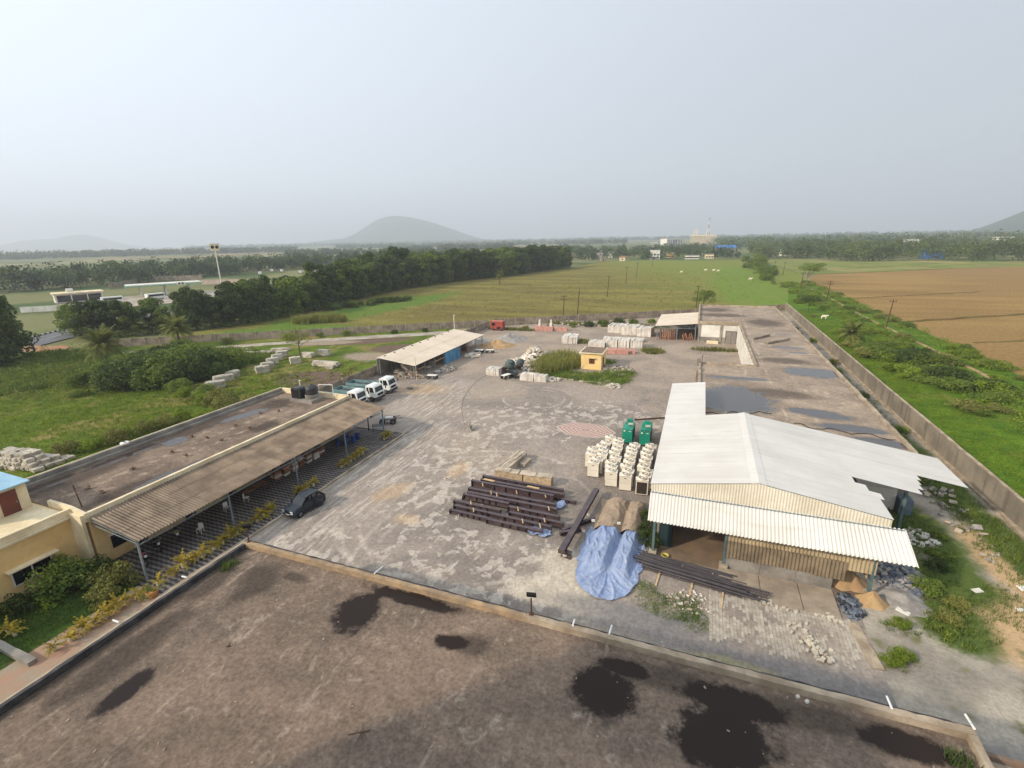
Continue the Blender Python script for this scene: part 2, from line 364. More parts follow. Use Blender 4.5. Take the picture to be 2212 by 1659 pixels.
# hills: real mounds far away, outline height in metres along a ridge across the view
def hill(name, prof, dist, depth, mat):
    """prof: (picture column, picture height above the horizon)"""
    m = MB(); us = np.linspace(prof[0][0], prof[-1][0], 70); hs_ = np.interp(us, [p[0] for p in prof], [p[1] for p in prof])
    nv = 26; r = random.Random(3); rows = []
    ph = [(r.uniform(.002,.008), r.uniform(.002,.008), r.uniform(0, 6)) for _ in range(7)]
    for u, hp in zip(us, hs_):
        c = far(u, dist); dv = c.normalized(); sec = c.length/ (dv.dot(Vector((CF.x, CF.y, 0)).normalized())*1.0) if False else 1
        H = hp/FPX*dist*1.02/ max(.6, dv.dot(Vector((CF.x, CF.y, 0)).normalized())) ; row = []
        for j in range(nv):
            s = (j/(nv-1)-.5)*2; g = max(0, cos(s*pi/2))**1.4
            x, y = c.x+dv.x*s*depth, c.y+dv.y*s*depth
            bumpy = sum(sin(x*a_+y*b_+c_) for a_, b_, c_ in ph)*.012*H*(1 if abs(s) < .95 else 0)
            row.append((x, y, -8 + (H+8)*g + bumpy*(1-g*.7)))
        rows.append(row)
    vs = [p for rw in rows for p in rw]; fs = [(i*nv+j, (i+1)*nv+j, (i+1)*nv+j+1, i*nv+j+1) for i in range(len(rows)-1) for j in range(nv-1)]
    return tag(m.add(vs, fs).build(name, mat, smooth=True), kind='structure')
M['hill'] = grass_mat('hill_forest', sr(66,80,50), sr(50,64,42), sr(104,98,74), .006, .58, fine=.03)
hill('hill', [(560,0),(640,3),(700,8),(745,11),(772,20),(795,32),(820,44),(845,50),(862,51),(885,48.5),(920,42),(950,34),(985,23),(1010,14),(1035,7),(1065,3),(1120,0)], 7200, 1500, M['hill'])
hill('hill', [(-60,2),(0,6),(40,10),(90,12),(120,12),(150,16),(185,17),(215,14),(245,9),(280,4),(330,0)], 10500, 2000, M['hill'])
hill('hill', [(2040,0),(2085,3),(2120,8),(2160,15),(2212,24),(2280,36),(2400,50),(2550,56),(2700,42),(2900,18),(3100,0)], 4300, 1200, M['hill'])

# the hazy air
hz = NT('haze_air'); hz.t.nodes.remove(hz.b)
pv = hz.n('VolumePrincipled'); pv.inputs['Density'].default_value = .00025; pv.inputs['Color'].default_value = (.74,.79,.885,1); pv.inputs['Anisotropy'].default_value = .2
hz.l(pv.outputs[0], hz.out.inputs['Volume'])
tag(MB().box(-R0-400, R0+400, -R0-400, R0+400, -12, 520).build('haze', hz.mat), kind='stuff')
# ------------------------------------------------------------ foliage library
def np_mesh(name, V, quads, mat):
    me = bpy.data.meshes.new(name); nq = len(quads); k = quads.shape[1]
    me.vertices.add(len(V)); me.vertices.foreach_set('co', V.astype(np.float32).ravel())
    me.loops.add(nq*k); me.loops.foreach_set('vertex_index', quads.astype(np.int32).ravel())
    me.polygons.add(nq); me.polygons.foreach_set('loop_start', np.arange(0, nq*k, k, dtype=np.int32)); me.polygons.foreach_set('loop_total', np.full(nq, k, dtype=np.int32))
    me.materials.append(mat); me.update(calc_edges=True); return me
def leaf_quads(C, N, size, rs, asp=.62):
    """one folded leaf-clump card at each centre C facing roughly N"""
    n = len(C); N = N/np.maximum(1e-6, np.linalg.norm(N, axis=1, keepdims=True))
    A = rs.normal(size=(n, 3)); T = np.cross(N, A); T /= np.maximum(1e-6, np.linalg.norm(T, axis=1, keepdims=True)); B = np.cross(N, T)
    s = size*rs.uniform(.55, 1.35, size=(n, 1))
    V = np.stack([C-T*s*.5, C-B*s*asp*.5+N*s*.12, C+T*s*.5, C+B*s*asp*.5+N*s*.12], 1).reshape(-1, 3)
    return V, np.arange(n*4).reshape(n, 4)
def crown_points(rs, clumps, per, jitter):
    """clumps: (x,y,z,rx,ry,rz) -> leaf centres and normals over each clump's surface"""
    Cs, Ns = [], []
    for x, y, z, rx, ry, rz in clumps:
        d = rs.normal(size=(per, 3)); d[:, 2] += .25; d /= np.linalg.norm(d, axis=1, keepdims=True)
        rad = rs.uniform(.78, 1.06, size=(per, 1))
        Cs.append(np.array([x, y, z]) + d*rad*np.array([rx, ry, rz])); Ns.append(d + rs.normal(size=(per, 3))*jitter + np.array([0, 0, .35]))
    return np.concatenate(Cs), np.concatenate(Ns)
def leaf_mat(name, a, b, c, scale=.5, rand=.18):
    t = NT(name); oi = t.n('ObjectInfo')
    tc = t.n('TexCoord'); p = tc.outputs['Object']
    col = t.mix(t.ramp(t.noise(scale, 3, .6, vec=p), .35, .65), a, b)
    col = t.mix(t.ramp(t.noise(scale*3.5, 2, .6, vec=p), .55, .72), col, c)
    k = t.ramp(oi.outputs['Random'], 0, 1, 1-rand, 1+rand, False); cc = t.n('CombineColor'); [t.l(k, cc.inputs[i]) for i in range(3)]
    col = t.mul(col, cc.outputs[0])
    tr = t.n('BsdfTranslucent'); t.l(col, tr.inputs['Color']); ms = t.n('MixShader'); ms.inputs[0].default_value = .35
    t.l(t.b.outputs[0], ms.inputs[1]); t.l(tr.outputs[0], ms.inputs[2]); t.l(ms.outputs[0], t.out.inputs[0])
    return t.done(col, .7, .2)
M['leaf_dark'] = leaf_mat('leaf_dark', sr(80,96,44), sr(60,76,38), sr(112,124,56))
M['leaf_mid'] = leaf_mat('leaf_mid', sr(114,130,52), sr(86,106,44), sr(148,156,70))
M['leaf_bright'] = leaf_mat('leaf_bright', sr(130,148,44), sr(104,126,40), sr(164,168,64))
M['leaf_olive'] = leaf_mat('leaf_olive', sr(136,136,70), sr(110,114,56), sr(170,158,98))
M['leaf_yellow'] = leaf_mat('leaf_yellow', sr(170,148,54), sr(134,126,46), sr(202,170,68), 2.)
M['frond'] = leaf_mat('palm_frond', sr(118,120,56), sr(92,102,48), sr(150,136,70), 1.)
M['bark'] = pm('bark', sr(96,80,62), sr(72,60,48), 2, .9, .1, bump=.5)
M['palebark'] = pm('pale_bark', sr(150,132,112), sr(110,94,78), 2, .9, .1)
def trunk_mb(h, r, limbs, rs, lean=0.):
    m = MB(); p = Vector((0,0,-.3)); top = Vector((lean, lean*.4, h)); m.cyl(p, p.lerp(top, .5)+Vector((rs.uniform(-.1,.1),0,0)), r, r*.75, 7)
    mid = p.lerp(top, .5); m.cyl(mid, top, r*.75, r*.45, 7)
    for q in limbs: m.cyl(mid.lerp(top, rs.uniform(.1,.9)), q, r*.42, r*.14, 5)
    return m
def make_tree_meshes(seed, H, R, mat, K=26, per=95, leaf=.42, shape='round', trunkh=.35, bark='bark'):
    """(trunk mesh, crown mesh) of a tree H tall with crown radius R"""
    rs = np.random.RandomState(seed); cl = []; z0 = H*trunkh
    for k in range(K):
        a = rs.uniform(0, 2*pi); t = rs.uniform(0, 1)
        if shape == 'round':
            z = z0 + (H-z0)*(.10+.82*t); env = sqrt(max(.12, 1-((z-(z0+H)*.46)/((H-z0)*.56))**2))
        elif shape == 'cone':
            z = z0 + (H-z0)*t*.93; env = (1-.75*t)**.8
        elif shape == 'flat':
            z = z0 + (H-z0)*(.45+.5*t); env = .55+.45*rs.uniform()
        elif shape == 'bush':
            z = H*(.12+.72*t); env = sqrt(max(.08, 1-(z/H)**2))
        elif shape == 'column':
            z = z0 + (H-z0)*(.05+.9*t); env = .75+.25*sin(pi*t)
        rr = R*env*sqrt(rs.uniform(.1, 1)); c = R*rs.uniform(.24, .42)*(1 if shape != 'flat' else 1.1)
        zz = c*(.8 if shape != 'flat' else .38); z = min(z, H-zz*.9)
        cl.append((rr*cos(a), rr*sin(a), z, c, c, zz))
    C, N = crown_points(rs, cl, per, .55); V, F = leaf_quads(C, N, leaf, rs); V[:, 2] = np.maximum(V[:, 2], .03)
    cm = np_mesh('crown', V, F, mat)
    r2 = random.Random(seed); limbs = [Vector(c[:3]) for c in cl[::3]]
    tm = trunk_mb(max(.4, H*(.55 if shape != 'bush' else .3)), max(.05, H*.022), limbs[:9], r2).mesh('trunk', M[bark])
    return tm, cm
TREE = {}
def tree(name, key, loc, label, group=None, s=1., rz=None, cat='tree', flat=1.):
    tm, cm = TREE[key]; o = thing(name, label, cat, loc, rng.uniform(0, 6.28) if rz is None else rz, group)
    o.scale = (s*rng.uniform(.92,1.08), s*rng.uniform(.92,1.08), s*flat)
    mobj('trunk', tm, o); mobj('crown' if cat in ('tree',) else 'foliage', cm, o); return o
for i in range(5): TREE['row%d' % i] = make_tree_meshes(10+i, 12.5+i*.6, 4.6+.3*(i % 3), M['leaf_dark' if i % 2 else 'leaf_mid'] if i < 4 else M['leaf_dark'], K=40, per=90, leaf=.8, shape='round', trunkh=.0)
TREE['flat'] = make_tree_meshes(31, 10.5, 6.4, M['leaf_mid'], K=26, per=120, leaf=.45, shape='flat', trunkh=.35, bark='palebark')
TREE['flat2'] = make_tree_meshes(32, 6.2, 5.2, M['leaf_dark'], K=22, per=120, leaf=.38, shape='flat', trunkh=.25)
TREE['thin'] = make_tree_meshes(33, 6.6, 2.6, M['leaf_olive'], K=24, per=55, leaf=.22, shape='round', trunkh=.42)
TREE['round'] = make_tree_meshes(34, 6.5, 4.3, M['leaf_mid'], K=24, per=120, leaf=.4, shape='round', trunkh=.28)
for i in range(4): TREE['bush%d' % i] = make_tree_meshes(40+i, 2.4, 2.2, M[['leaf_mid','leaf_dark','leaf_bright','leaf_olive'][i]], K=26, per=80, leaf=.27, shape='bush')
for i in range(2): TREE['thick%d' % i] = make_tree_meshes(50+i, 4.6, 4.4, M[['leaf_mid','leaf_dark'][i]], K=48, per=110, leaf=.46, shape='bush')
for i in range(2): TREE['small%d' % i] = make_tree_meshes(54+i, 1.1, .85, M[['leaf_mid','leaf_bright'][i]], K=12, per=50, leaf=.13, shape='bush')

def palm_meshes(seed, H, L, nf, mat, droop=.9):
    rs = random.Random(seed); m = MB(); t = MB()
    t.cyl((0,0,-.2), (0,0,H), .24, .17, 9)
    for i in range(int(H/.3)): t.cyl((0,0,i*.3), (0,0,i*.3+.08), .27, .22, 9, caps=True)
    for k in range(nf):
        a = 2*pi*k/nf*2.4 + rs.uniform(-.2,.2); el = rs.uniform(-.35, 1.25); L_ = L*rs.uniform(.8,1.1); p = Vector((0,0,H)); d = Vector((cos(a)*cos(el), sin(a)*cos(el), sin(el)))
        side = Vector((-sin(a), cos(a), 0)); n = 9
        for i in range(n):
            q = p + d*(L_/n); w = .5*L_*.36*sin(pi*min(1, (i+1.2)/n))**.7 + .02
            for sgn in (-1, 1):
                for j in range(2):
                    b0 = p.lerp(q, j*.5); b1 = p.lerp(q, j*.5+.42); tip = b0 + side*sgn*w + d*(.32*w) + Vector((0,0,-.30*w))
                    m.add([b0, b1, tip], [(0,1,2)])
            m.add([p-side*.025, p+side*.025, q+side*.02, q-side*.02], [(0,1,2,3)])
            p = q; d = (d + Vector((0,0,-droop/n*(1+i*.18)))).normalized()
    return t, m
def palm(name, loc, label, H, L, nf, seed, group=None):
    t, m = palm_meshes(seed, H, L, nf, M['frond']); o = thing(name, label, 'palm tree', loc, 0, group)
    t.build('trunk', M['bark'], o); m.build('crown', M['frond'], o); return o

def grass(name, label, areas, n, h, w, mat, seed, z=0., blades=5, spread=.12, kind='stuff', cat='grass'):
    """grass tufts spread over ellipses (cx,cy,rx,ry); one object"""
    rs = np.random.RandomState(seed); ar = np.array([a[2]*a[3] for a in areas]); pick = rs.choice(len(areas), n, p=ar/ar.sum()); A = np.array([a[:4] for a in areas])[pick]
    an = rs.uniform(0, 2*pi, n); rr = np.sqrt(rs.uniform(0, 1, n))**1.15; P = np.stack([A[:,0]+A[:,2]*rr*np.cos(an), A[:,1]+A[:,3]*rr*np.sin(an), np.full(n, z)], 1)
    P = np.repeat(P, blades, 0); m = len(P); P[:, :2] += rs.normal(size=(m, 2))*spread
    th = rs.uniform(0, 2*pi, m); lean = rs.uniform(.1, .75, m); hh = h*rs.uniform(.5, 1.25, m); T = np.stack([np.cos(th), np.sin(th), np.zeros(m)], 1); S = np.stack([-np.sin(th), np.cos(th), np.zeros(m)], 1)*(w*rs.uniform(.6,1.4,m))[:, None]
    tip = P + T*(lean*hh)[:, None]; tip[:, 2] += hh
    V = np.stack([P-S, P+S, tip+S*.25, tip-S*.25], 1).reshape(-1, 3); me = np_mesh(name, V, np.arange(m*4).reshape(m, 4), mat)
    return tag(mobj(name, me), label, cat, kind=kind)
# ------------------------------------------------------------ near buildings
def wb(mb, name, mat, root, smooth=False):
    """part whose mesh is written in world coordinates, child of an unrotated thing"""
    return mb.build(name, mat, root, smooth, loc=-Vector(root.location))
def roof_mat(name, a, b, pale, puds, stain=None, joints=None, wetcol=sr(42,34,29), wetrough=.06, psc=1.3):
    t = NT(name)
    sp = t.n('SeparateXYZ'); t.l(t.pos, sp.inputs[0])
    n1 = t.noise(.22, 5, .62, dist=.4); n2 = t.noise(1.3, 6, .68, dist=.5)
    c = t.mix(t.ramp(n1, .34, .66), a, b)
    c = t.mix(t.math('MULTIPLY', t.ramp(n2, .52, .74), .55), c, pale)
    c = t.mix(t.math('MULTIPLY', t.ramp(t.noise(.55, 6, .7, stretch=(1, .45, 1), dist=1.2), .60, .69), .7), c, pale)
    c = t.mix(t.math('MULTIPLY', t.ramp(t.noise(.8, 5, .7, dist=.7), .57, .68), .55), c, tuple(x*.5 for x in a[:3])+(1,))
    if joints:                                     # ridges of old screed along the slab joints
        for axis, at, half in joints:
            w = t.math('ADD', sp.outputs[axis], t.math('MULTIPLY', t.math('SUBTRACT', t.noise(.5, 4), .5), .5))
            d = t.math('ABSOLUTE', t.math('SUBTRACT', w, at)); k = t.ramp(d, half*.4, half, 1, 0)
            k = t.math('MULTIPLY', k, t.ramp(t.noise(.7, 4, .7), .47, .58)); c = t.mix(t.math('MULTIPLY', k, .5), c, pale)
    if stain: c = t.mix(t.math('MULTIPLY', t.blobs(stain, .55, .7, .45), .85), c, tuple(x*.42 for x in b[:3])+(1,))
    f = t.noise(5.5, 6, .75); c = t.mul(c, t.mix(t.ramp(f, .3, .7), (.66,.66,.66,1), (1.22,1.22,1.22,1)))
    c = t.mul(c, t.mix(t.ramp(t.noise(2.2, 5, .7), .35, .65), (.86,.86,.86,1), (1.08,1.08,1.08,1)))
    k = t.blobs(puds, .62, psc, .2); halo = t.blobs([(a,b,c*1.12,d*1.12,e) for a,b,c,d,e in puds], .7, psc*.8, .5)
    c = t.mix(t.math('MULTIPLY', halo, .5), c, tuple(x*.45 for x in a[:3])+(1,)); c = t.mix(k, c, wetcol)
    t.bump(t.math('MULTIPLY', t.math('ADD', f, n2), t.ramp(k, 0, 1, 1, 0)), .45, .05)
    return t.done(c, t.ramp(k, 0, 1, .92, wetrough), t.ramp(k, 0, 1, .25, .5 if wetrough < .3 else .12))
M['own_roof'] = roof_mat('weathered_roof', sr(132,113,97), sr(108,94,82), sr(164,148,130),
    [(-24.3,10.4,.65,1.4,0),(-17,18.6,1.3,1.6,10),(-14.6,20.5,3.2,.5,0),(-2.7,18.2,1.5,1.4,-15),(-2,19.8,1.3,.5,0),(2.5,17.6,2.1,1.7,15),(3,19.6,2.2,.9,0),(9.6,19.9,1.8,.7,0),(-10.8,18.4,.9,.5,10)],
    [(-24.3,18.2,.8,1.6,-15),(-22.8,19.7,.9,.4,0),(-27.4,17.5,.8,2,0),(-9.8,18.6,1.1,.6,10),(-25,19,1.2,1.4,0),(0,19.9,3,.8,0),(7,20,4,.7,0),(-26.6,12,1,4,0),(-28.2,14,.5,9,0)],
    [(0,-15.5,.2),(0,-21.7,.14),(0,-26.3,.16),(0,-9,.12),(0,-3,.1)], sr(40,31,26), .38, 1.1)
M['l_roof'] = roof_mat('left_building_roof', sr(136,118,101), sr(108,92,80), sr(180,160,138),
    [(-54.3,22.6,.7,2,0),(-54.1,29,.7,4,0),(-53,33.5,1.3,1.3,0),(-45.4,26.5,.7,2.6,0),(-45.3,30,.5,1.4,0),(-52.6,42,1,3.4,-15)], [(-54,36,1.2,8,0),(-47,40,1.2,2,0),(-53.4,25,1.6,5,0),(-46,24,1.2,3,0),(-52,47,2,2,0)], [(0,-50,.5),(0,-48,.4)], sr(58,48,42), .16)
M['r_roof'] = roof_mat('right_building_roof', sr(166,148,128), sr(138,122,107), sr(206,186,160),
    [(5.2,66,4.6,5.8,0),(14.2,62.9,3.4,1.5,-12),(16.6,58.8,3.6,1.2,0),(18.5,55.4,2.8,1.1,-10),(17,82.8,4,3,0),(16,101,2.4,.8,0),(17,97,2,.6,0),(17,115,1.8,.5,0),(6,76.5,4,.8,0)],
    [(10,70,5,2,0),(14,90,4,2,0),(6,140,6,3,0),(15,130,4,6,0),(4,150,4,4,0)], [(1,121.8,.35),(1,87,.35),(0,10.5,.2),(1,142,.3)], sr(74,70,68), .05, .34)
M['coping'] = pm('parapet_concrete', sr(176,160,138), sr(140,124,104), .7, .9, .2, bump=.5)
M['sunlit_par'] = pm('parapet_sunlit', sr(172,146,112), sr(136,118,98), .9, .9, .2, bump=.5)  # parapet concrete with the warm sunlight painted into its colour
M['bitumen'] = pm('bitumen', sr(50,48,50), sr(84,80,78), 1.2, .8, .3, bump=.5)
M['greywall'] = pm('grey_plaster', sr(150,144,134), sr(120,114,106), .6, .9, .2, bump=.3)
M['yellow'] = pm('yellow_plaster', sr(226,194,138), sr(212,178,120), .25, .85, .2)
M['cream'] = pm('cream_plaster', sr(230,214,180), sr(208,190,154), .4, .85, .2)
M['white'] = pm('white_paint', sr(226,222,212), sr(206,200,188), .5, .7, .3)
M['pvc'] = pm('white_pvc', sr(228,226,220), None, 2, .5, .4)
M['dark'] = pm('dark_opening', sr(34,32,32), sr(24,22,22), 1, .8, .2)
M['rust'] = pm('rusty_steel', sr(96,66,50), sr(72,52,44), 2, .8, .3)
M['steel'] = pm('grey_steel', sr(132,142,146), sr(108,118,122), 1, .55, .5)
M['glass'] = pm('window_glass', sr(28,34,36), sr(18,22,24), .5, .08, .6)

# the flat-roofed building under the camera
own = thing('flat_roof_building', 'flat concrete roof with low parapet and dark wet patches in the foreground', 'building', (-8,10,0))
wb(MB().box(-28.7,12.25,-14,21.35,-.3,4.42), 'wall', M['greywall'], own)
wb(MB().box(-28.4,12,-13.8,21.05,4.424,4.5), 'roof', M['own_roof'], own)
def rough_wall(m, p, q, w, z0, z1, n, r, jit=.02):
    """low wall with an uneven worn top between two points"""
    p, q = Vector((p[0],p[1],0)), Vector((q[0],q[1],0)); d = (q-p).normalized(); s = Vector((-d.y, d.x, 0))*w/2; rows = []
    for i in range(n+1):
        c = p.lerp(q, i/n); j = lambda: r.uniform(-jit, jit); zz = Vector((0,0,1))
        a = c+s*(1+j()*3); b = c-s*(1+j()*3); rows.append([(a.x,a.y,z0),(a.x+j(),a.y+j(),z1+j()),(b.x+j(),b.y+j(),z1+j()),(b.x,b.y,z0)])
    for R1, R2 in zip(rows[:-1], rows[1:]): m.add(R1+R2, [(0,4,5,1),(1,5,6,2),(2,6,7,3)])
    m.add(rows[0], [(0,1,2,3)]); m.add(rows[-1], [(3,2,1,0)]); return m
wb(rough_wall(MB(), (-28.65,21.2), (-7.6,21.2), .3, 4.3, 4.84, 60, rng), 'parapet', M['sunlit_par'], own)
wb(rough_wall(MB(), (-7.58,21.2), (12.3,21.2), .34, 4.3, 4.86, 60, rng), 'parapet', M['coping'], own)
wb(rough_wall(MB(), (-28.6,-14), (-28.6,21.04), .22, 4.3, 4.82, 70, rng), 'parapet', M['bitumen'], own)
wb(rough_wall(MB(), (12.15,-14), (12.15,21.02), .3, 4.3, 4.86, 60, rng), 'parapet', M['coping'], own)
wb(rough_wall(MB(), (-28.82,-14), (-28.82,21.3), .16, 4.2, 4.78, 70, rng), 'coping', M['coping'], own)
wb(rough_wall(MB(), (-28.9,21.5), (12.4,21.5), .2, 4.0, 4.72, 90, rng, .03), 'ledge', M['bitumen'], own)
for (x, y, L) in [(9.4,21.25,.75),(12.3,21.3,.8),(-4.95,21.25,.6),(-3,21.3,.8),(-17.8,21.3,.9)]:
    wb(MB().cyl((x,y,4.9), (x+rng.uniform(-.05,.05),y+L,4.78), .05, n=8), 'drain_spout', M['pvc'], own)
for (y, L) in [(13.05,.6),(17.05,.5)]: wb(MB().cyl((-28.9,y,4.86), (-28.9-L,y+.03,4.8), .05, n=8), 'drain_spout', M['pvc'], own)
M['brick_a'] = pm('old_brick', sr(122,98,80), sr(98,80,68), 3, .9, .2)
ann = thing('annex_building', 'low flat concrete roof at the lower right corner beyond the parapet', 'building', (16,10,0))
wb(MB().box(12.4,20,-14,20.9,-.3,4.1), 'wall', M['greywall'], ann); wb(MB().box(12.42,20,-14,20.6,4.104,4.14), 'roof', M['coping'], ann)
wb(rough_wall(MB(), (12.5,20.8), (20,20.8), .22, 4.0, 4.3, 16, rng), 'parapet', pm('brick_edge', sr(128,104,86), sr(110,96,84), 1.2, .9), ann)
# the tower behind the camera, whose shadow falls over the roof and the yard
tw = thing('tower_block', 'grey concrete tower rising behind the camera over the flat roof', 'tower', (-20,-6,0))
wb(MB().box(-25.4,-14,-11.5,-.4,4.4,22), 'wall', M['greywall'], tw); wb(MB().box(-25.7,-13.7,-11.8,-.2,22.003,22.4), 'roof', M['coping'], tw)
for zz in (8,12,16,20):
    for xx in (-23.5,-19.7,-15.9): wb(MB().box(xx-.6,xx+.6,-.42,-.36,zz-.9,zz+.9), 'window', M['glass'], tw)
# roof litter
lit = MB()
for k in range(170):
    x, y = rng.uniform(-28,11.8), rng.uniform(5,20.8); s = rng.uniform(.02,.07)
    lit.mbox(Matrix.Translation((x,y,4.5+s*.3)) @ Matrix.Rotation(rng.uniform(0,3),4,'Z'), s*rng.uniform(1,2.4), s, s*.6)
tag(lit.build('roof_litter', M['coping']), 'small chips and crumbs scattered over the concrete roof', 'litter', kind='stuff')
sticks = [((-21.9,14.1),'twiggy dead plant stub standing on the brown roof',0),((-12.2,12.6),'small dry stick lying on the brown roof',1)]
for (x, y), lab, fl in sticks:
    m = MB()
    for k in range(7):
        a = rng.uniform(0,6.28); b = .35*rng.uniform(.4,1); m.cyl((x+rng.uniform(-.06,.06),y+rng.uniform(-.06,.06),4.5), (x+b*cos(a)*(1.6 if fl else .5),y+b*sin(a)*(1.6 if fl else .5),4.52+(.05 if fl else .22)*rng.uniform(.5,1)), .012, .006, 5)
    if fl: m.cyl((x-.5,y-.3,4.52),(x+.3,y+.2,4.55),.02,n=6)
    tag(m.build('dry_twigs', M['bark']), lab, 'twigs')
for x, y, lab in [(6.1,20.75,'pale stone chip lying nearer the right on the wet roof edge'),(5.75,20.9,'pale stone chip lying nearer the left on the wet roof edge')]:
    tag(MB().mbox(Matrix.Translation((x,y,4.55)) @ Matrix.Rotation(.5,4,'Z'), .16,.13,.1,.8).build('stone_chip', M['white']), lab, 'stone')
def floodlight(loc, rz, lab):
    o = thing('floodlight_post', lab, 'floodlight', loc, rz); o.scale = (1.25,1.25,1.25)
    MB().cyl((0,0,0),(0,0,.85),.035,n=8).build('post', M['rust'], o)
    h = MB().mbox(Matrix.Translation((0,.1,.95)) @ Matrix.Rotation(radians(35),4,'X'), .42,.12,.34).build('lamp_head', M['dark'], o)
    MB().mbox(Matrix.Translation((0,.1,.95)) @ Matrix.Rotation(radians(35),4,'X') @ Matrix.Translation((0,.065,0)), .36,.012,.28).build('lens', M['white'], h)
    MB().box(-.1,.1,-.1,.1,-.02,.02).build('base_plate', M['rust'], o); return o
floodlight((-28.4,21.3,4.84), .6, 'small floodlight on a short post at the left parapet corner')
floodlight((-7.35,21.35,4.86), .2, 'small floodlight on a short post midway along the front parapet')

# ---- corrugated sheets
def corr(name, L, W, waves, amp, mat, trap=False, ny=4):
    m = MB(); prev = None; n = waves*ny
    for i in range(n+1):
        ph = i/ny; z = amp*(abs(((ph % 1)*2-1))*2-1 if trap else cos(2*pi*ph)); y = W*i/n
        if trap: z = amp*max(-1, min(1, z*2.2))
        row = [(0,y,z),(L,y,z)]
        if prev: m.add(prev+row, [(0,1,3,2)])
        prev = row
    return m.mesh(name, mat)
def slope_sheet(me, name, root, x0, z0, x1, z1, y, dz=0.):
    """hang a sheet from (x0,z0) towards (x1,z1), its near edge at y"""
    a = atan2(z1-z0, x1-x0); o = mobj(name, me, root); o.location = Vector((x0,y,z0+dz)) - Vector(root.location); o.rotation_euler = (0,-a,0); return o
M['asb'] = pm('fibre_cement', sr(146,130,112), sr(118,104,90), .5, .9, .2, rand=.03, bump=.2)
M['asb2'] = pm('fibre_cement_dark', sr(136,121,104), sr(110,97,84), .5, .9, .2, rand=.03, bump=.2)

# ---- the long yellow building on the left
LB = thing('long_building', 'long yellow single-storey building with brown flat roof and corrugated veranda', 'building', (-50,36,0))
wb(MB().box(-55.6,-43.9,19.8,51.4,-.2,4.25), 'wall', M['yellow'], LB)
wb(MB().box(-55.3,-44.0,20.0,51.2,4.254,4.34), 'roof', M['l_roof'], LB)
wb(rough_wall(MB(), (-55.75,19.8), (-55.75,51.6), .35, 4.1, 5.0, 30, rng, .01), 'parapet', M['greywall'], LB)
wb(rough_wall(MB(), (-55.88,19.8), (-55.88,51.6), .1, 4.9, 5.03, 30, rng, .008), 'coping', M['cream'], LB)
wb(rough_wall(MB(), (-55.3,19.9), (-55.3,51.1), .3, 4.25, 4.62, 30, rng, .015), 'ledge', M['greywall'], LB)
wb(rough_wall(MB(), (-43.95,19.8), (-43.95,51.6), .3, 4.1, 4.92, 40, rng, .015), 'parapet', M['cream'], LB)
wb(rough_wall(MB(), (-55.5,51.45), (-44.12,51.45), .3, 4.1, 5.0, 16, rng, .01), 'parapet', M['cream'], LB)
wb(MB().prism([(-48.4,4.2),(-48.4,5.3),(-45.6,5.25),(-43.8,4.95),(-43.8,4.2)], 'y', 19.6, 19.85), 'parapet', M['cream'], LB)
for y in (22.5,27,31.5,38.5,44):                       # openings under the veranda
    d = wb(MB().box(-43.9,-43.86,y,y+1.1,0,2.2), 'door', M['rust'], LB)
for y in (20.9,24.6,29.3,35,41.4,47):
    w = wb(MB().box(-43.9,-43.84,y,y+1.5,1.0,2.2), 'window', M['glass'], LB); wb(MB().box(-43.86,-43.6,y-.1,y+1.6,2.25,2.32), 'sunshade', M['white'], LB)
# veranda roof: rows of fibre-cement sheets on a truss, on slender posts
xs = [-43.75,-42.0,-40.2,-38.3]; zs = [4.50,4.22,3.94,3.64]
for r in range(3):
    L = hypot(xs[r+1]-xs[r], zs[r+1]-zs[r])+.1
    mes = [corr('roof_sheet', L, 1.06, 4, .07, M['asb']), corr('roof_sheet', L, 1.06, 4, .07, M['asb2'])]
    for k in range(31):
        slope_sheet(mes[rng.random() < .4], 'roof_sheet', LB, xs[r], zs[r], xs[r+1], zs[r+1], 19.7+k*1.03, dz=.02*(2-r)+rng.uniform(0,.012))
for y in (19.9,27.8,35.8,43.7,51.4):
    wb(MB().cyl((-38.55,y,0),(-38.55,y,3.6),.085,n=10), 'post', M['steel'], LB)
    wb(MB().bar((-38.5,y,3.5),(-43.85,y,4.3),.08).bar((-38.5,y,3.25),(-43.85,y,3.9),.06), 'rafter', M['steel'], LB)
m = MB().bar((-38.5,19.7,3.52),(-38.5,51.7,3.52),.08).bar((-38.5,19.7,3.16),(-38.5,51.7,3.16),.07)
for k in range(64): m.bar((-38.5,19.7+k*.5,3.16),(-38.5,20.2+k*.5,3.52) if k % 2 else (-38.5,19.7+k*.5,3.52),.035)
wb(m, 'truss', M['steel'], LB)
wb(MB().prism([(-51.2,4.34),(-51.2,4.75),(-47.4,4.75),(-47.4,4.34)], 'y', 48.3, 50.6), 'tank_plinth', M['greywall'], LB)
M['blackplastic'] = pm('black_plastic', sr(44,44,46), sr(62,62,62), .8, .5, .4)
wt = thing('water_tank', 'black upright water tank on a round base at the roof end', 'water tank', (-48.6,49.8,4.75))
MB().lathe([(.95,0),(.95,.45),(.9,.5)], 18).build('base_ring', M['greywall'], wt)
MB().lathe([(.8,.5),(.84,.62),(.8,.75),(.84,.9),(.8,1.05),(.84,1.2),(.8,1.35),(.74,1.5),(.4,1.72),(.25,1.74),(.25,1.84),(.01,1.86)], 20).build('tank', M['blackplastic'], wt, smooth=True)
wt = thing('water_tank', 'dark square-mouthed tank lying on its side beside the upright tank', 'water tank', (-50.3,49.2,4.75))
MB().prism([(-.75,0),(.75,0),(.75,1.3),(.5,1.5),(-.5,1.5),(-.75,1.3)], 'y', -.6, .6).build('tank', M['blackplastic'], wt)
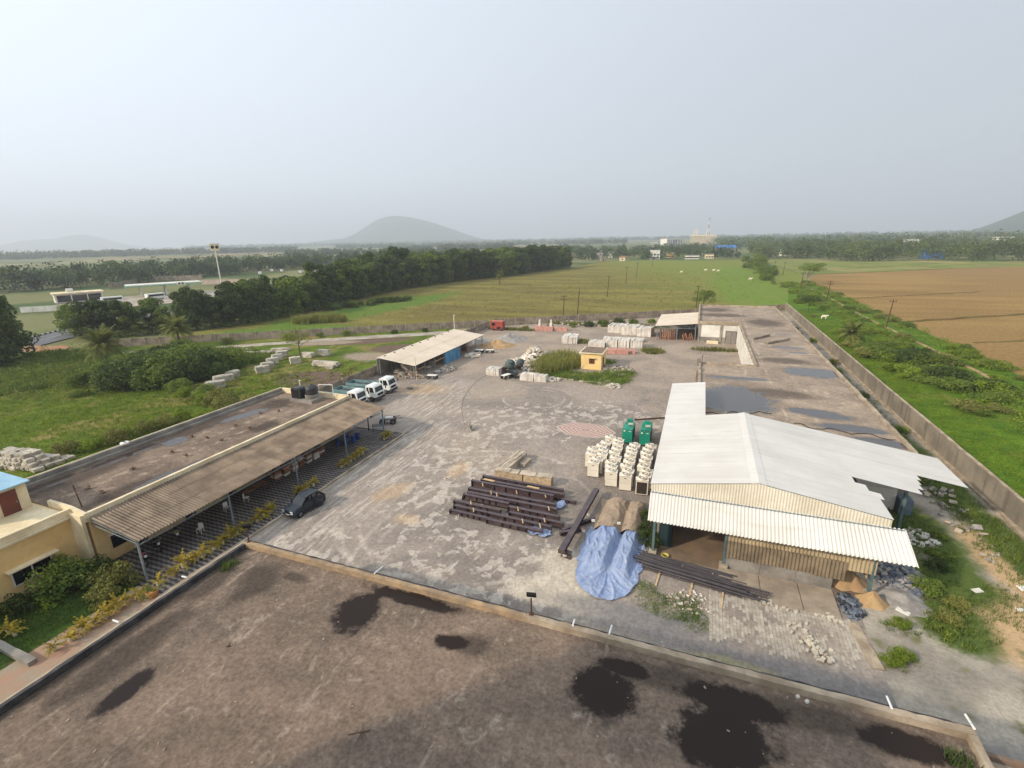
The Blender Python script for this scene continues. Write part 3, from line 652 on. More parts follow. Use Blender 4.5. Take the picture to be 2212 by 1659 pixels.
MB().box(-.6,.6,-.63,-.6,.15,1.25).build('mouth', M['dark'], wt)
pf = thing('pipe_frame', 'white plastic pipe arch standing at the end of the roof', 'pipe', (-46.6,50.8,4.4))
MB().tube([(-1.6,0,0),(-1.6,0,1.9),(.6,.2,2.0),(.6,.2,.3)], .05, 7).build('pipe', M['pvc'], pf)
tag(MB().cyl((-51.6,50.9,4.34),(-51.6,50.9,6.6),.08,n=8).cyl((-51.6,50.9,6.6),(-51.4,50.9,6.6),.06,n=6).build('vent_pipe', M['pvc']), 'thin white vent pipe rising behind the roof tanks', 'pipe')
for i, (x, y) in enumerate([(-49.9,27.0),(-50.1,31.1),(-47.9,30.9),(-50.1,35.0),(-47.9,35.0),(-48.0,38.8),(-50.2,38.9),(-52.2,34.8),(-47.6,23.0),(-49.7,23.1),(-51,43.2),(-49.5,44.6)]):
    mm = MB()
    for q in range(3): mm.mbox(Matrix.Translation((rng.uniform(-.12,.12),rng.uniform(-.1,.1),.06+.1*q)) @ Matrix.Rotation(rng.uniform(-.4,.4),4,'Z'), .34,.17,.09)
    tag(mm.build('brick_pile', M['brick_a'], loc=(x,y,4.34)), 'little pile of bricks, %s from the near end of the left roof' % nth(sorted([27.0,31.1,30.9,35.0,35.01,38.8,38.9,34.8,23.0,23.1,43.2,44.6]).index(y if i != 4 else 35.01)), 'bricks', 'brick piles on the left roof')
tag(MB().cyl((-46.6,20.9,4.34),(-47.0,20.9,6.3),.05,n=7).bar((-47.25,20.9,5.7),(-46.5,20.9,5.8),.05).build('antenna_pole', M['rust']), 'thin rusty pole with a crossbar on the left roof', 'pole')
dv = thing('roof_ventilator', 'round white dish with a dark slot on the left parapet', 'ventilator', (-55.75,30.1,5.0))
MB().lathe([(.42,0),(.42,.16),(.34,.2)], 20).build('dish', M['white'], dv); MB().box(-.25,.25,-.09,.07,.202,.23).build('slot', M['dark'], dv)

# ---- the wing in front of it with a terrace
WG = thing('yellow_wing', 'yellow wing with a shaded window and a terrace at the left edge', 'building', (-52,12,0))
wb(MB().box(-70,-45.5,-6,19.55,-.2,4.75), 'wall', M['yellow'], WG)
wb(MB().box(-69.8,-45.6,-6,19.4,4.754,4.8), 'terrace_floor', M['cream'], WG)
wb(rough_wall(MB(), (-45.55,-6), (-45.55,19.6), .25, 4.6, 5.15, 20, rng, .006), 'parapet', M['cream'], WG)
wb(MB().box(-45.5,-45.25,-6,19.6,4.42,4.58), 'cornice', M['cream'], WG)
wb(MB().box(-45.5,-43.9,19.35,19.6,-.2,4.85), 'pilaster', M['cream'], WG)  # cream paints the sunlight on this face; the yellow wall is shaded
w = wb(MB().box(-45.5,-45.46,15.2,17.6,1.15,2.35), 'window', M['glass'], WG)
for yy in (15.2,16.4,17.6): wb(MB().box(-45.47,-45.42,yy-.05,yy+.05,1.1,2.4), 'window_frame', M['white'], WG)
wb(MB().box(-45.47,-45.425,15.25,17.55,1.1,1.16), 'window_sill', M['white'], WG)
wb(MB().box(-45.5,-44.9,14.9,18.0,2.45,2.55), 'sunshade', M['cream'], WG)
CB = thing('stair_cabin', 'small stair cabin with a brown door and pale blue roof on the terrace', 'cabin', (-53,17.5,4.8))
wb(MB().box(-57,-49.75,15.5,19.2,4.805,7.0), 'wall', M['cream'], CB)
M['bluesheet'] = pm('blue_sheet', sr(150,186,204), sr(130,168,190), .5, .5, .4)
wb(MB().prism([(-57.4,7.0),(-49.3,7.05),(-49.3,7.15),(-57.4,7.35)], 'y', 15.2, 19.35), 'roof', M['bluesheet'], CB)
d = wb(MB().box(-49.75,-49.7,17.4,18.5,4.82,6.75), 'door', pm('brown_door', sr(112,62,48), sr(96,54,44), 1, .6), CB)
wb(MB().cyl((-49.68,18.35,5.7),(-49.64,18.35,5.7),.05,n=8), 'door_handle', M['steel'], CB)

# ---- paved forecourt of zigzag rows beneath the veranda
M['pav_l'] = pm('paver_light', sr(132,125,119), sr(112,105,100), .8, .9, .2, bump=.3)
M['pav_d'] = pm('paver_dark', sr(76,72,71), sr(64,60,60), .8, .9, .2, bump=.3)  # both paver tones darkened to paint in the shade under the veranda
fc = sheet('forecourt', [(-43.9,19.2),(-35.75,19.2),(-35.75,52.4),(-43.9,52.4)], .004, M['pav_d'])
m = MB(); prev = None
for i in range(28):
    x = -43.8+i*.296; y = .05*(1 if i % 2 else -1); row = [(x,y,0),(x,y+.2,0)]
    if prev: m.add(prev+row, [(0,2,3,1)])
    prev = row
zme = m.mesh('paver_row', M['pav_l'])
for k in range(76): mobj('paver_row', zme, fc, (0, 19.4+k*.43, .009))
tag(wb(rough_wall(MB(), (-35.6,18.5), (-35.9,52.8), .28, -.05, .13, 50, rng, .03), 'kerb', M['coping'], thing('stone_kerb', 'pale kerb edging the zigzag forecourt beside the yard', 'kerb', (-35.7,36,0))))
sheet('garden', [(-45.5,-6),(-38.6,-6),(-38.6,19.2),(-45.5,19.2)], -.002, grass_mat('garden_grass', sr(72,98,38), sr(54,76,32), sr(96,86,58), .8, .6))
sheet('garden_path', [(-38.6,-6),(-28.9,-6),(-28.9,20),(-38.6,20)], -.003, pm('pink_path', sr(164,132,110), sr(150,140,122), .5, .95, .1, bump=.4))
wb(rough_wall(MB(), (-45.4,12.2), (-37.2,12.0), .45, -.1, .3, 14, rng, .02), 'wall', M['greywall'], thing('garden_wall', 'low grey wall across the near end of the garden', 'wall', (-41,12,0)))
# ------------------------------------------------------------ boundary walls
M['wall_conc'] = pm('wall_concrete', sr(160,146,128), sr(122,110,98), .5, .9, .2, bump=.4)
def panel_wall(name, label, p, q, h, bay, mat, post=True, sunk=.0):
    """compound wall of panels between posts, each bay two courses of slabs"""
    p, q = Vector((p[0],p[1],0)), Vector((q[0],q[1],0)); L = (q-p).length; n = max(1, round(L/bay)); d = (q-p)/n; bl = d.length
    rz = atan2(d.y, d.x); o = thing(name, label, 'wall', p, rz)
    half = h/2
    pan = [MB().box(.08,bl-.08,-.06+s,.06+s,z0,z0+half-.03).mesh('panel', mat) for s, z0 in ((0,-.1),(.02,half-.1+.02))]
    ps = MB().box(-.11,.11,-.12,.12,-.2,h+.06).mesh('post', M['coping'])
    for i in range(n):
        for k in range(2):
            b = mobj('panel', pan[k], o, (i*bl,0,rng.uniform(-.03,.03) if k else 0)); b.rotation_euler.x = rng.uniform(-.015,.015)
        if post: mobj('post', ps, o, (i*bl,0,rng.uniform(-.04,.04)))
    if post: mobj('post', ps, o, (n*bl,0,0))
    return o
panel_wall('boundary_wall', 'long grey panel wall crossing behind the yard from the left to the tin shed', (-145,79), (-59.5,133.6), 2.0, 3.4, M['wall_conc'])
panel_wall('boundary_wall', 'grey panel wall at the far end of the yard behind the stone stacks', (-57.5,135), (27.2,188.8), 2.1, 3.4, M['wall_conc'])
# tall plastered wall along the right side
o = thing('boundary_wall', 'tall stained concrete wall running along the right side of the compound', 'wall', (27.5,110,0))
def stained_mat():
    t = NT('stained_wall'); c = t.mix(t.ramp(t.noise(.3, 5, .6), .35, .65), sr(150,139,122), sr(124,115,102))
    s = t.noise(1.1, 5, .6, stretch=(1, 1, .12)); c = t.mix(t.math('MULTIPLY', t.ramp(s, .5, .66), .6), c, sr(98,90,80))
    c = t.mul(c, t.mix(t.noise(6, 4, .7), (.8,.8,.8,1), (1.12,1.12,1.12,1))); t.bump(t.noise(6, 4, .7), .3, .03); return t.done(c, .9, .2)
M['stained'] = stained_mat()
for y in range(30, 188, 4): wb(MB().box(27.4,27.62,y+.01,min(188.6,y+3.99),-.2,2.5), 'wall_panel', M['stained'], o)
wb(rough_wall(MB(), (27.51,30), (27.51,188.6), .3, 2.5, 2.62, 80, rng, .02), 'coping', M['coping'], o)
wb(rough_wall(MB(), (27.25,30), (27.25,186), .35, -.1, .28, 90, rng, .06), 'footing', M['coping'], o)
panel_wall('inner_wall', 'grey concrete slab wall behind the parked trucks and the open shed', (-58.2,54), (-58.2,133), 1.9, 3.3, M['wall_conc'])

# ------------------------------------------------------------ white metal shed
def wsheet_mat():
    t = NT('white_sheet'); oc = t.n('TexCoord').outputs['Object']; sp = t.n('SeparateXYZ'); t.l(oc, sp.inputs[0])
    c = t.mix(t.ramp(t.noise(.25, 4, .6), .35, .65), sr(210,205,196), sr(201,195,185))
    c = t.mix(t.math('MULTIPLY', t.ramp(t.noise(1.0, 5, .65, stretch=(.18, 3.2, 1)), .52, .72), .35), c, sr(168,158,142))       # run-off streaks down the slope
    c = t.mix(t.math('MULTIPLY', t.ramp(t.noise(2.4, 4, .7), .66, .74), .35), c, sr(150,128,104))                         # rust and bird marks
    c = t.mul(c, t.mix(t.ramp(sp.outputs[1], .0, .035), (.72,.72,.72,1), (1,1,1,1)))                                      # lap joint at the sheet edge
    oi = t.n('ObjectInfo'); k = t.ramp(oi.outputs['Random'], 0, 1, .965, 1.03, False); cc = t.n('CombineColor'); [t.l(k, cc.inputs[i]) for i in range(3)]
    return t.done(t.mul(c, cc.outputs[0]), .45, .4)
M['wsheet'] = wsheet_mat()
M['wfascia'] = pm('cream_sheet', sr(222,212,192), sr(208,198,176), .4, .5, .4, rand=.02)
M['tansheet'] = pm('tan_sheet', sr(184,166,134), sr(158,140,112), .9, .7, .3, rand=.06)
M['tan_old'] = pm('weathered_tan_sheet', sr(138,122,100), sr(110,97,80), .9, .75, .3, rand=.06)
M['tealsteel'] = pm('teal_steel', sr(96,116,116), sr(78,98,100), 1, .5, .5)
SH = thing('metal_shed', 'white metal shed with a low gable roof and corrugated front awning', 'shed', (5.6,44,0))
RX, RZ = 5.25, 7.35                                     # ridge
def zr(x): return RZ-(RX-x)*.172 if x < RX else RZ-(x-RX)*.158
ends = {}
y = 36.75; k = 0
lsh = corr('roof_sheet', hypot(RX+2.45, zr(RX)-zr(-2.45)), 1.0, 4, .03, M['wsheet'], True)
while y < 52.6:
    slope_sheet(lsh, 'roof_sheet', SH, -2.45, zr(-2.45), RX, RZ, y, rng.uniform(0,.006))
    xe = 13.75 if y < 39.4 else 14.05 if y < 40.4 else 13.3 if y < 41.4 else 12.6 if y < 42.4 else 17.4 if y < 43.4 else 17.8 if y < 44.4 else 18.0 if y < 45.4 else 18.3 if y < 46.4 else 21.9
    slope_sheet(corr('roof_sheet', hypot(xe-RX, RZ-zr(xe)), 1.0, 4, .03, M['wsheet'], True), 'roof_sheet', SH, RX, RZ, xe, zr(xe), y, rng.uniform(0,.006)); y += 1.0
wb(MB().prism([(RX-.55,zr(RX-.55)+.03),(RX,RZ+.06),(RX+.55,zr(RX+.55)+.03),(RX+.5,zr(RX+.5)-.0),(RX,RZ+.02),(RX-.5,zr(RX-.5))], 'y', 36.7, 52.8), 'ridge_cap', M['wsheet'], SH)
ssh = corr('roof_sheet', hypot(4.1,.6), 1.0, 4, .03, M['wsheet'], True)
for i in range(14): slope_sheet(ssh, 'roof_sheet', SH, -2.5, 5.98, 1.6, 6.52, 52.75+i*.98, rng.uniform(0,.006))
wb(MB().box(-2.42,-2.36,36.8,66.3,5.55,5.93), 'eave_fascia', M['wfascia'], SH); wb(MB().box(1.56,1.62,52.9,66.4,6.0,6.44), 'eave_fascia', M['wfascia'], SH)
# gable fascia of upright ribbed sheets, then the awning
fx = -2.35
while fx < 13.6:
    x1 = min(13.7, fx+1.0); mm = MB(); nrib = 5; prev = None
    for i in range(nrib*4+1):
        x = fx+(x1-fx)*i/(nrib*4); yy = 36.72 - (.03 if (i % 4) in (1,2) else 0); row = [(x,yy,5.42),(x,yy,zr(x)-.02)]
        if prev: mm.add(prev+row, [(0,2,3,1)])
        prev = row
    wb(mm, 'fascia_sheet', M['wfascia'], SH); fx += 1.0
ax = -2.35
for i in range(17):
    x0 = -2.4+i*.995; mm = MB(); prev = None; sk = .75*(i/16)
    for j in range(17):
        t_ = j/16; x = x0+t_*.995; zz = .035*(1 if (j % 4) in (1,2) else -1); f = (x+2.4)/16.9
        row = [(x,36.7,5.44+zz),(x+.02+.55*f**3,35.2,3.62+zz)]
        if prev: mm.add(prev+row, [(0,1,3,2)])
        prev = row
    wb(mm, 'awning_sheet', M['wsheet'], SH)
wb(MB().box(-2.4,14.4,36.6,36.68,5.34,5.42), 'rail', M['steel'], SH)
for x, y in [(-1.9,36.3),(3.45,36.3),(13.05,36.3),(-1.9,44),(-1.9,52.2),(13.0,44),(13.0,52.3),(17.6,46.0),(18.4,51.3)]:
    wb(MB().ibeam((x,y,0),(x,y,(4.75 if y < 37 else zr(x)-.35) if x < 15 else zr(x)-.1), .22,.2,.025,(0,1,0)), 'column', M['tealsteel'], SH)
for x in (-1.9,13.05,3.45): wb(MB().box(x-.3,x+.3,36.0,36.6,-.05,.32), 'column_base', M['coping'], SH)
for y in (36.9,44.5,52.2): wb(MB().bar((-2.3,y,zr(-2.3)-.12),(RX,y,RZ-.12),.12,.2).bar((RX,y,RZ-.12),(13.5,y,zr(13.5)-.12),.12,.2), 'rafter', M['tealsteel'], SH)
for x in (-1.5,1,3.5,7,9.5,12): wb(MB().bar((x,36.9,zr(x)-.07),(x,52.4,zr(x)-.07),.07), 'purlin', M['tealsteel'], SH)
# front wall to the right of the open bay: low grey panels, tan sheets above
for i, (x0, x1) in enumerate([(3.5,6.0),(6.02,8.4),(8.42,10.75)]): wb(MB().box(x0,x1,36.22,36.4,-.05,1.15), 'wall_panel', M['greywall'], SH)
for i in range(8):
    mm = MB(); prev = None; x0 = 3.5+i*.99
    for j in range(17):
        x = x0+j/16*.98; yy = 36.12+.03*(1 if (j % 4) in (1,2) else -1); row = [(x,yy,1.05-.1*(i>5)),(x,yy,2.5)]
        if prev: mm.add(prev+row, [(0,2,3,1)])
        prev = row
    wb(mm, 'wall_sheet', M['tan_old'], SH)
for i in range(10):
    mm = MB(); prev = None; x0 = 3.5+i*.97
    for j in range(17):
        x = x0+j/16*.96; yy = 36.2+.03*(1 if (j % 4) in (1,2) else -1); row = [(x,yy,1.8 if i > 7 else 2.45),(x,yy,3.75)]
        if prev: mm.add(prev+row, [(0,2,3,1)])
        prev = row
    wb(mm, 'wall_sheet', M['tansheet'], SH)
wb(MB().box(-1.7,13,52.3,52.5,0,4.6), 'back_wall', M['greywall'], SH)
for i in range(15): wb(MB().box(12.95,13.05,37+i*1.0,37.98+i*1.0,.9,4.8), 'side_sheet', M['tansheet'], SH)
wb(MB().box(-1.8,-1.6,38.5,52,0,3.0), 'side_wall', M['greywall'], SH)
def redfloor():
    t = NT('red_dust_floor'); c = t.mix(t.ramp(t.noise(.5, 5), .35, .65), sr(134,112,90), sr(112,96,80)); return t.done(t.mul(c, t.mix(t.noise(5, 4), (.8,.8,.8,1), (1.1,1.1,1.1,1))), .95, .1)
sheet('shed_floor', [(-1.9,35.9),(3.5,35.9),(3.5,36.5),(10.9,36.5),(10.9,35.2),(12.9,35.2),(12.9,52.3),(-1.9,52.3)], .012, redfloor())
tag(MB().box(-1.5,-.5,37.6,38.9,.012,2.4).box(-1.45,-.55,37.56,37.6,.15,2.3).build('steel_cabinet', pm('dark_teal', sr(44,62,62), None, 1, .5)), 'dark teal steel cabinet inside the open bay of the white shed', 'cabinet')
hose = MB(); prev = None; pts = []
for i in range(60): a = i*.5; pts.append((-.9+.28*cos(a)+.02*sin(i), 36.1+.28*sin(a), .03+.003*i))
hose.tube(pts, .02, 5); tag(hose.build('hose_coil', pm('yellow_hose', sr(206,196,90), None, 3, .6)), 'yellow hose coil beside the shed column', 'hose')
# parts of the shed's old wing behind the torn roof
WS = thing('wash_shed', 'small white shelter with a dark tank under the torn roof corner', 'shelter', (17,49.5,0))
wb(MB().box(15.6,18.6,50.4,53.2,0,2.1), 'wall', M['white'], WS); wb(MB().box(18.7,19.7,49.6,50.8,0,1.5), 'tank', pm('blue_grey', sr(104,120,132), None, 1, .6), WS); wb(MB().cyl((16.2,50.2,1.1),(16.2,50.36,1.1),.3,n=12), 'drum', M['dark'], WS)

# ------------------------------------------------------------ long flat building behind the shed
RB = thing('flat_building', 'long low building with puddled flat roof along the right side of the yard', 'building', (12,105,0))
ZR = 4.72
for x0, x1, y0, y1 in [(1.0,20.2,53.2,84.2),(9.4,20.2,84.2,126.4),(.4,20.2,126.4,158)]:
    wb(MB().box(x0,x1,y0+(.0 if y0 < 60 else .0),y1,-.2,ZR-.1), 'wall', M['white'] if y0 > 120 else M['greywall'], RB)
wb(MB().poly((1.0,53.2,ZR),(20.2,53.2,ZR),(20.2,158,ZR),(.4,158,ZR),(.4,126.4,ZR),(9.4,126.4,ZR),(9.4,84.2,ZR),(1.0,84.2,ZR)), 'roof', M['r_roof'], RB)
for p, q, zt in [((20.3,53),(20.3,158.2),5.0),((1.0,84.3),(9.4,84.3),5.0),((9.3,84.4),(9.3,126.2),5.05),((.2,126.5),(.2,158),5.25),((.3,126.3),(9.2,126.3),5.15),((.2,158.1),(20.3,158.1),5.1),((.9,67),(.9,84.2),5.0)]:
    wb(rough_wall(MB(), p, q, .35, ZR-.3, zt, max(6, int(hypot(q[0]-p[0], q[1]-p[1])/1.5)), rng, .03), 'parapet', M['coping'], RB)
for x, y, s in [(.75,83.6,1.6),(.75,79.5,.9)]: wb(MB().box(x-.3,x+.3,y-.4,y+.4,ZR-2,ZR+s*.6), 'pillar', M['wall_conc'], RB)
# white piers of the courtyard side wall
for k in range(14): wb(MB().box(8.9,9.38,86+k*2.85,87.7+k*2.85,-.1,4.55), 'pier', M['white'], RB)
for x in (.5,5.4,9.2): wb(MB().box(x-.2,x+.22,126.1,126.38,-.1,ZR-.1), 'pier', M['wall_conc'], RB)
wb(MB().box(.7,9.2,126.28,126.39,-.1,1.3), 'plinth', M['greywall'], RB)
d = wb(MB().box(6.6,8.9,126.2,126.3,-.05,2.8), 'door', pm('grey_door', sr(150,142,132), sr(130,122,114), .8, .6), RB)
wb(MB().box(7.73,7.77,126.16,126.2,0,2.75).box(6.5,6.6,126.18,126.3,0,2.9).box(8.9,9.0,126.18,126.3,0,2.9).box(6.5,9.0,126.18,126.3,2.8,2.92), 'door_frame', M['dark'], RB)
wb(MB().box(2.4,5.0,124.6,126.1,-.05,.5), 'step', M['cream'], RB)
for (p, q, lab) in [((10.6,107.2),(14.0,111.8),'dark concrete beam lying across the right roof near the courtyard'),((12.7,103.2),(17.2,108.6),'cracked concrete beam lying slantwise further right on the roof')]:
    d_ = (Vector(q)-Vector(p)); m = MB().bar((p[0],p[1],ZR+.22),(q[0],q[1],ZR+.3),.5,.4); tag(m.build('concrete_beam', M['wall_conc']), lab, 'beam')
for k, (a, b) in enumerate([((1.6,59),(8.8,61.5)),((11,58.2),(19.5,56.8))]):
    pts = [(a[0]+(b[0]-a[0])*i/24+.25*sin(i*1.1), a[1]+(b[1]-a[1])*i/24+.5*sin(i*.7+k)+rng.uniform(-.1,.1), ZR+.05) for i in range(25)]
    tag(MB().tube(pts, .035, 5).build('roof_hose', M['dark']), 'black hose lying %s on the wet right roof' % ('left of the ridge' if not k else 'right of the ridge'), 'hose')
tag(MB().cyl((1.2,85.2,4.6),(1.25,85.2,6.0),.05,n=7).bar((.7,85.2,5.6),(1.8,85.2,5.6),.04).build('roof_pole', M['rust']), 'short rusty pole with a crossbar at the right roof corner', 'pole')

# ------------------------------------------------------------ tin shed with red slabs
M['csheet'] = pm('cream_tin', sr(220,202,178), sr(208,190,164), .15, .5, .4, rand=.02)
TS = thing('tin_shed', 'small open shed with a cream tin roof full of reddish slabs', 'shed', (-5,135,0))
tsh = corr('roof_sheet', hypot(10,.95), 1.0, 5, .02, M['csheet'], True)
for i in range(20): slope_sheet(tsh, 'roof_sheet', TS, -9.9, 3.5, .0, 4.45, 126+i)
for x in (-9.3,-4.6,-.3):
    for y in (126.5,136,145): wb(MB().cyl((x,y,0),(x,y,3.45+(x+9.9)*.095),.1,n=8), 'post', M['steel'], TS)
m = MB(); 
for x in np.arange(-9.5,-.5,1.1): m.bar((x,126.4,3.1),(x+.55,126.4,3.45+(x+9.9)*.09),.06).bar((x+.55,126.4,3.45+(x+9.9)*.09),(x+1.1,126.4,3.1),.06)
wb(m.bar((-9.5,126.4,3.1),(-.2,126.4,3.1),.08), 'truss', M['steel'], TS); wb(MB().box(-9.8,.1,145.4,145.6,0,3.3), 'back_wall', M['greywall'], TS)
M['redslab'] = pm('red_slab', sr(166,122,96), sr(138,96,78), .8, .85, .2, rand=.15)
SL = thing('slab_rack', 'row of tall reddish stone slabs standing upright inside the tin shed', 'slabs', (-6.8,128,0))
for k in range(11):
    b = MB().box(-.09,.09,-.9,.9,0,rng.uniform(1.7,2.6)).build('slab', M['redslab'], SL, loc=(-1.9+k*.36,rng.uniform(-.2,.2),0)); b.rotation_euler.y = rng.uniform(-.12,.12)
SL = thing('slab_rack', 'leaning pink stone slabs at the right side of the tin shed', 'slabs', (-1.6,128,0))
for k in range(6):
    b = MB().box(-.1,.1,-.9,.9,0,rng.uniform(1.0,1.9)).build('slab', M['redslab'], SL, loc=(-1.2+k*.42,rng.uniform(-.3,.3),0)); b.rotation_euler.y = -.35

# ------------------------------------------------------------ long open shed in the middle of the yard
MS = thing('open_shed', 'long open-fronted shed with a cream tin roof and blue front panels', 'shed', (-53,91,0))
x0, z0, x1, z1 = -56.9, 3.75, -48.7, 2.75
for r in range(2):
    xa, xb = (x0, (x0+x1)/2) if r == 0 else ((x0+x1)/2, x1); za, zb = z0+(z1-z0)*(xa-x0)/(x1-x0), z0+(z1-z0)*(xb-x0)/(x1-x0)
    me = corr('roof_sheet', hypot(xb-xa, zb-za)+.12, 1.02, 5, .015, M['csheet'], True)
    for i in range(32): slope_sheet(me, 'roof_sheet', MS, xa, za, xb, zb, 75.8+i, .03*(1-r)+rng.uniform(0,.006))
for i in range(9): wb(MB().box(-56.5,-56.25,77.5+i*3.3,78.0+i*3.3,3.70,3.80), 'sandbag', M['bitumen'], MS)
for y in np.linspace(76.2,107.3,9):
    wb(MB().cyl((-49.0,y,0),(-49.0,y,2.72),.09,n=8), 'post', M['steel'], MS); wb(MB().cyl((-56.6,y,0),(-56.6,y,3.6),.09,n=8), 'post', M['steel'], MS); wb(MB().bar((-49,y,2.68),(-56.6,y,3.6),.09), 'rafter', M['steel'], MS)
wb(MB().bar((-48.8,75.9,2.62),(-48.8,107.5,2.62),.1), 'eave_beam', M['dark'], MS)
M['bluepanel'] = pm('blue_panel', sr(84,146,182), sr(64,122,160), .6, .55, .4, rand=.05)
for i in range(4): wb(MB().box(-48.98,-48.88,88.2+i*1.72,89.85+i*1.72,0,2.55), 'front_panel', M['bluepanel'], MS)
wb(MB().box(-57.1,-57.0,76,107.4,0,3.4), 'back_wall', M['greywall'], MS)
M['junk1'] = pm('dusty_stone', sr(168,158,144), sr(128,120,110), 1.2, .9, .2, rand=.2); M['junk2'] = pm('brown_wood', sr(150,108,78), sr(112,80,60), 1.2, .85, .2, rand=.2)
def rock(seed, s, flat=.7):
    r = random.Random(seed); m = MB(); n, k = 7, 4; vs = []
    for j in range(k+1):
        ph = pi*j/k
        for i in range(n):
            q = s*r.uniform(.75,1.15); a = 2*pi*i/n+.3*j; vs.append((q*sin(ph)*cos(a)+(0 if 0<j<k else 0), q*sin(ph)*sin(a), q*cos(ph)*flat if 0<j<k else s*flat*cos(ph)))
    return m.add(vs, [(j*n+i, j*n+(i+1) % n, (j+1)*n+(i+1) % n, (j+1)*n+i) for j in range(k) for i in range(n)])
ROCKS = [rock(i, 1.).mesh('stone', M['junk1']) for i in range(5)]
for i, (x, y, s, lab) in enumerate([(-52.5,77.6,.8,'grey stone under the near end of the open shed, left of the post'),(-51,78.2,.6,'grey stone under the near end of the open shed, behind the post'),(-54.5,79,.9,'large grey stone deep under the near end of the open shed'),(-50.2,80.5,.5,'small grey stone beside the first post of the open shed'),(-46.6,70.6,.5,'rough grey rock behind the parked trucks'),(-50.6,84,.7,'grey stone between the second and third shed posts')]):
    tag(mobj('stone', ROCKS[i % 5], None, (x,y,s*.45), i, (s*1.3,s,s)), lab, 'stone')
for (x, y, sx, sy, sz, mt, lab) in [(-50.6,78.3,1.6,.9,.9,'junk2','pale wooden trough near the first post of the open shed'),(-53.3,80.5,2.2,1.0,1.7,'junk1','dusty machine block under the near end of the open shed'),(-51.3,86,1.2,2,1.3,'junk1','stack of dusty slabs between the shed posts'),(-51,101.5,1.8,1.2,1.1,'junk2','brown crate under the far end of the open shed'),(-52.5,104,1.6,2.2,1.4,'junk1','grey crate under the far end of the open shed')]:
    o = thing('yard_crate', lab, 'crate', (x,y,0), rng.uniform(-.3,.3)); MB().box(-sx/2,sx/2,-sy/2,sy/2,0,sz*.8).build('body', M[mt], o); MB().box(-sx/2-.06,sx/2+.06,-sy/2-.06,sy/2+.06,sz*.8+.002,sz*.9).build('top', M['junk1'], o)
tag(MB().cyl((-48.2,75.6,0),(-48.2,75.6,4.4),.05,n=7).bar((-48.5,75.6,4.2),(-47.9,75.6,4.2),.05).build('shed_mast', M['cream']), 'thin pale pole with a small crosspiece at the near shed corner', 'pole')
tag(MB().cyl((-57.2,108.8,0),(-57.2,108.8,7.2),.12,.09,n=8).bar((-57.4,108.8,7),(-56.8,108.8,7.05),.08).build('lamp_mast', M['white']), 'white pole standing at the far end of the open shed', 'pole')

# ------------------------------------------------------------ yellow hut
HT = thing('yellow_hut', 'small yellow hut with a flat roof and one shuttered window on the grass island', 'hut', (-19,95.4,0))
wb(MB().box(-21,-17,92.8,98,-.1,3.2), 'wall', pm('hut_yellow', sr(236,206,148), sr(226,192,130), .4, .85), HT); wb(MB().box(-21.35,-16.65,92.45,98.35,3.2,3.38), 'roof', M['cream'], HT)
wb(MB().box(-21.1,-16.9,92.7,98.1,3.384,3.42), 'roof_deck', M['own_roof'], HT)
w = wb(MB().box(-19.4,-18.3,92.74,92.8,1.2,2.2), 'window', pm('brown_shutter', sr(104,62,40), None, 2, .7), HT); wb(MB().box(-18.88,-18.82,92.71,92.74,1.2,2.2), 'mullion', M['dark'], HT); wb(MB().box(-19.6,-18.1,92.4,92.8,2.3,2.38), 'sunshade', M['cream'], HT)
wb(MB().box(-17,-16.96,94.5,95.5,0,2.1), 'door', M['dark'], HT)
# ------------------------------------------------------------ things in the yard
# outdoor air-conditioner units
M['acbody'] = pm('ac_beige', sr(226,217,200), sr(216,206,188), .8, .5, .4, rand=.03)
M['acgrey'] = pm('fan_grey', sr(150,142,130), sr(120,112,102), 6, .6, .4)
def ac_unit(front):
    o = thing('condenser_unit', 'x', 'ac unit', (0,0,0), 0, 'condenser units lined up beside the white shed')
    MB().box(-.6,.6,-.38,.38,.08,1.6).build('cabinet', M['acbody'], o)
    MB().box(-.63,.63,-.41,.41,1.602,1.66).build('top_panel', M['acbody'], o)
    MB().box(-.55,.55,-.34,.34,0,.078).build('base', M['dark'], o)
    sh = MB().lathe([(.42,1.66),(.40,1.80),(.37,1.82),(.33,1.80),(.32,1.74),(.01,1.74)], 22).build('fan_shroud', M['acbody'], o, smooth=False)
    MB().lathe([(.315,1.742),(.315,1.755),(.16,1.77)], 20).build('fan_grille', M['acgrey'], sh); MB().lathe([(.13,1.772),(.12,1.80),(.01,1.81)], 14).build('fan_hub', M['acbody'], sh)
    g = MB()
    if front:
        g.box(-.5,.5,-.386,-.382,.16,1.44); gr = g.build('grille', M['dark'], o); s = MB()
        for k in range(11): s.box(-.49,.49,-.402,-.388,.2+k*.11,.225+k*.11)
        s.build('slats', pm('slat', sr(110,96,80), None, 2, .6), gr)
    else:
        g.box(.601,.606,-.33,.3,.16,1.44); gr = g.build('grille', M['dark'], o); s = MB()
        for k in range(11): s.box(.607,.618,-.32,.29,.2+k*.11,.225+k*.11)
        s.build('slats', pm('slat', sr(110,96,80), None, 2, .6), gr)
        MB().box(-.14,.12,-.392,-.381,1.36,1.42).build('handle', M['dark'], o); MB().box(-.6,.6,-.386,-.381,.83,.845).build('seam', M['acgrey'], o)
    return o
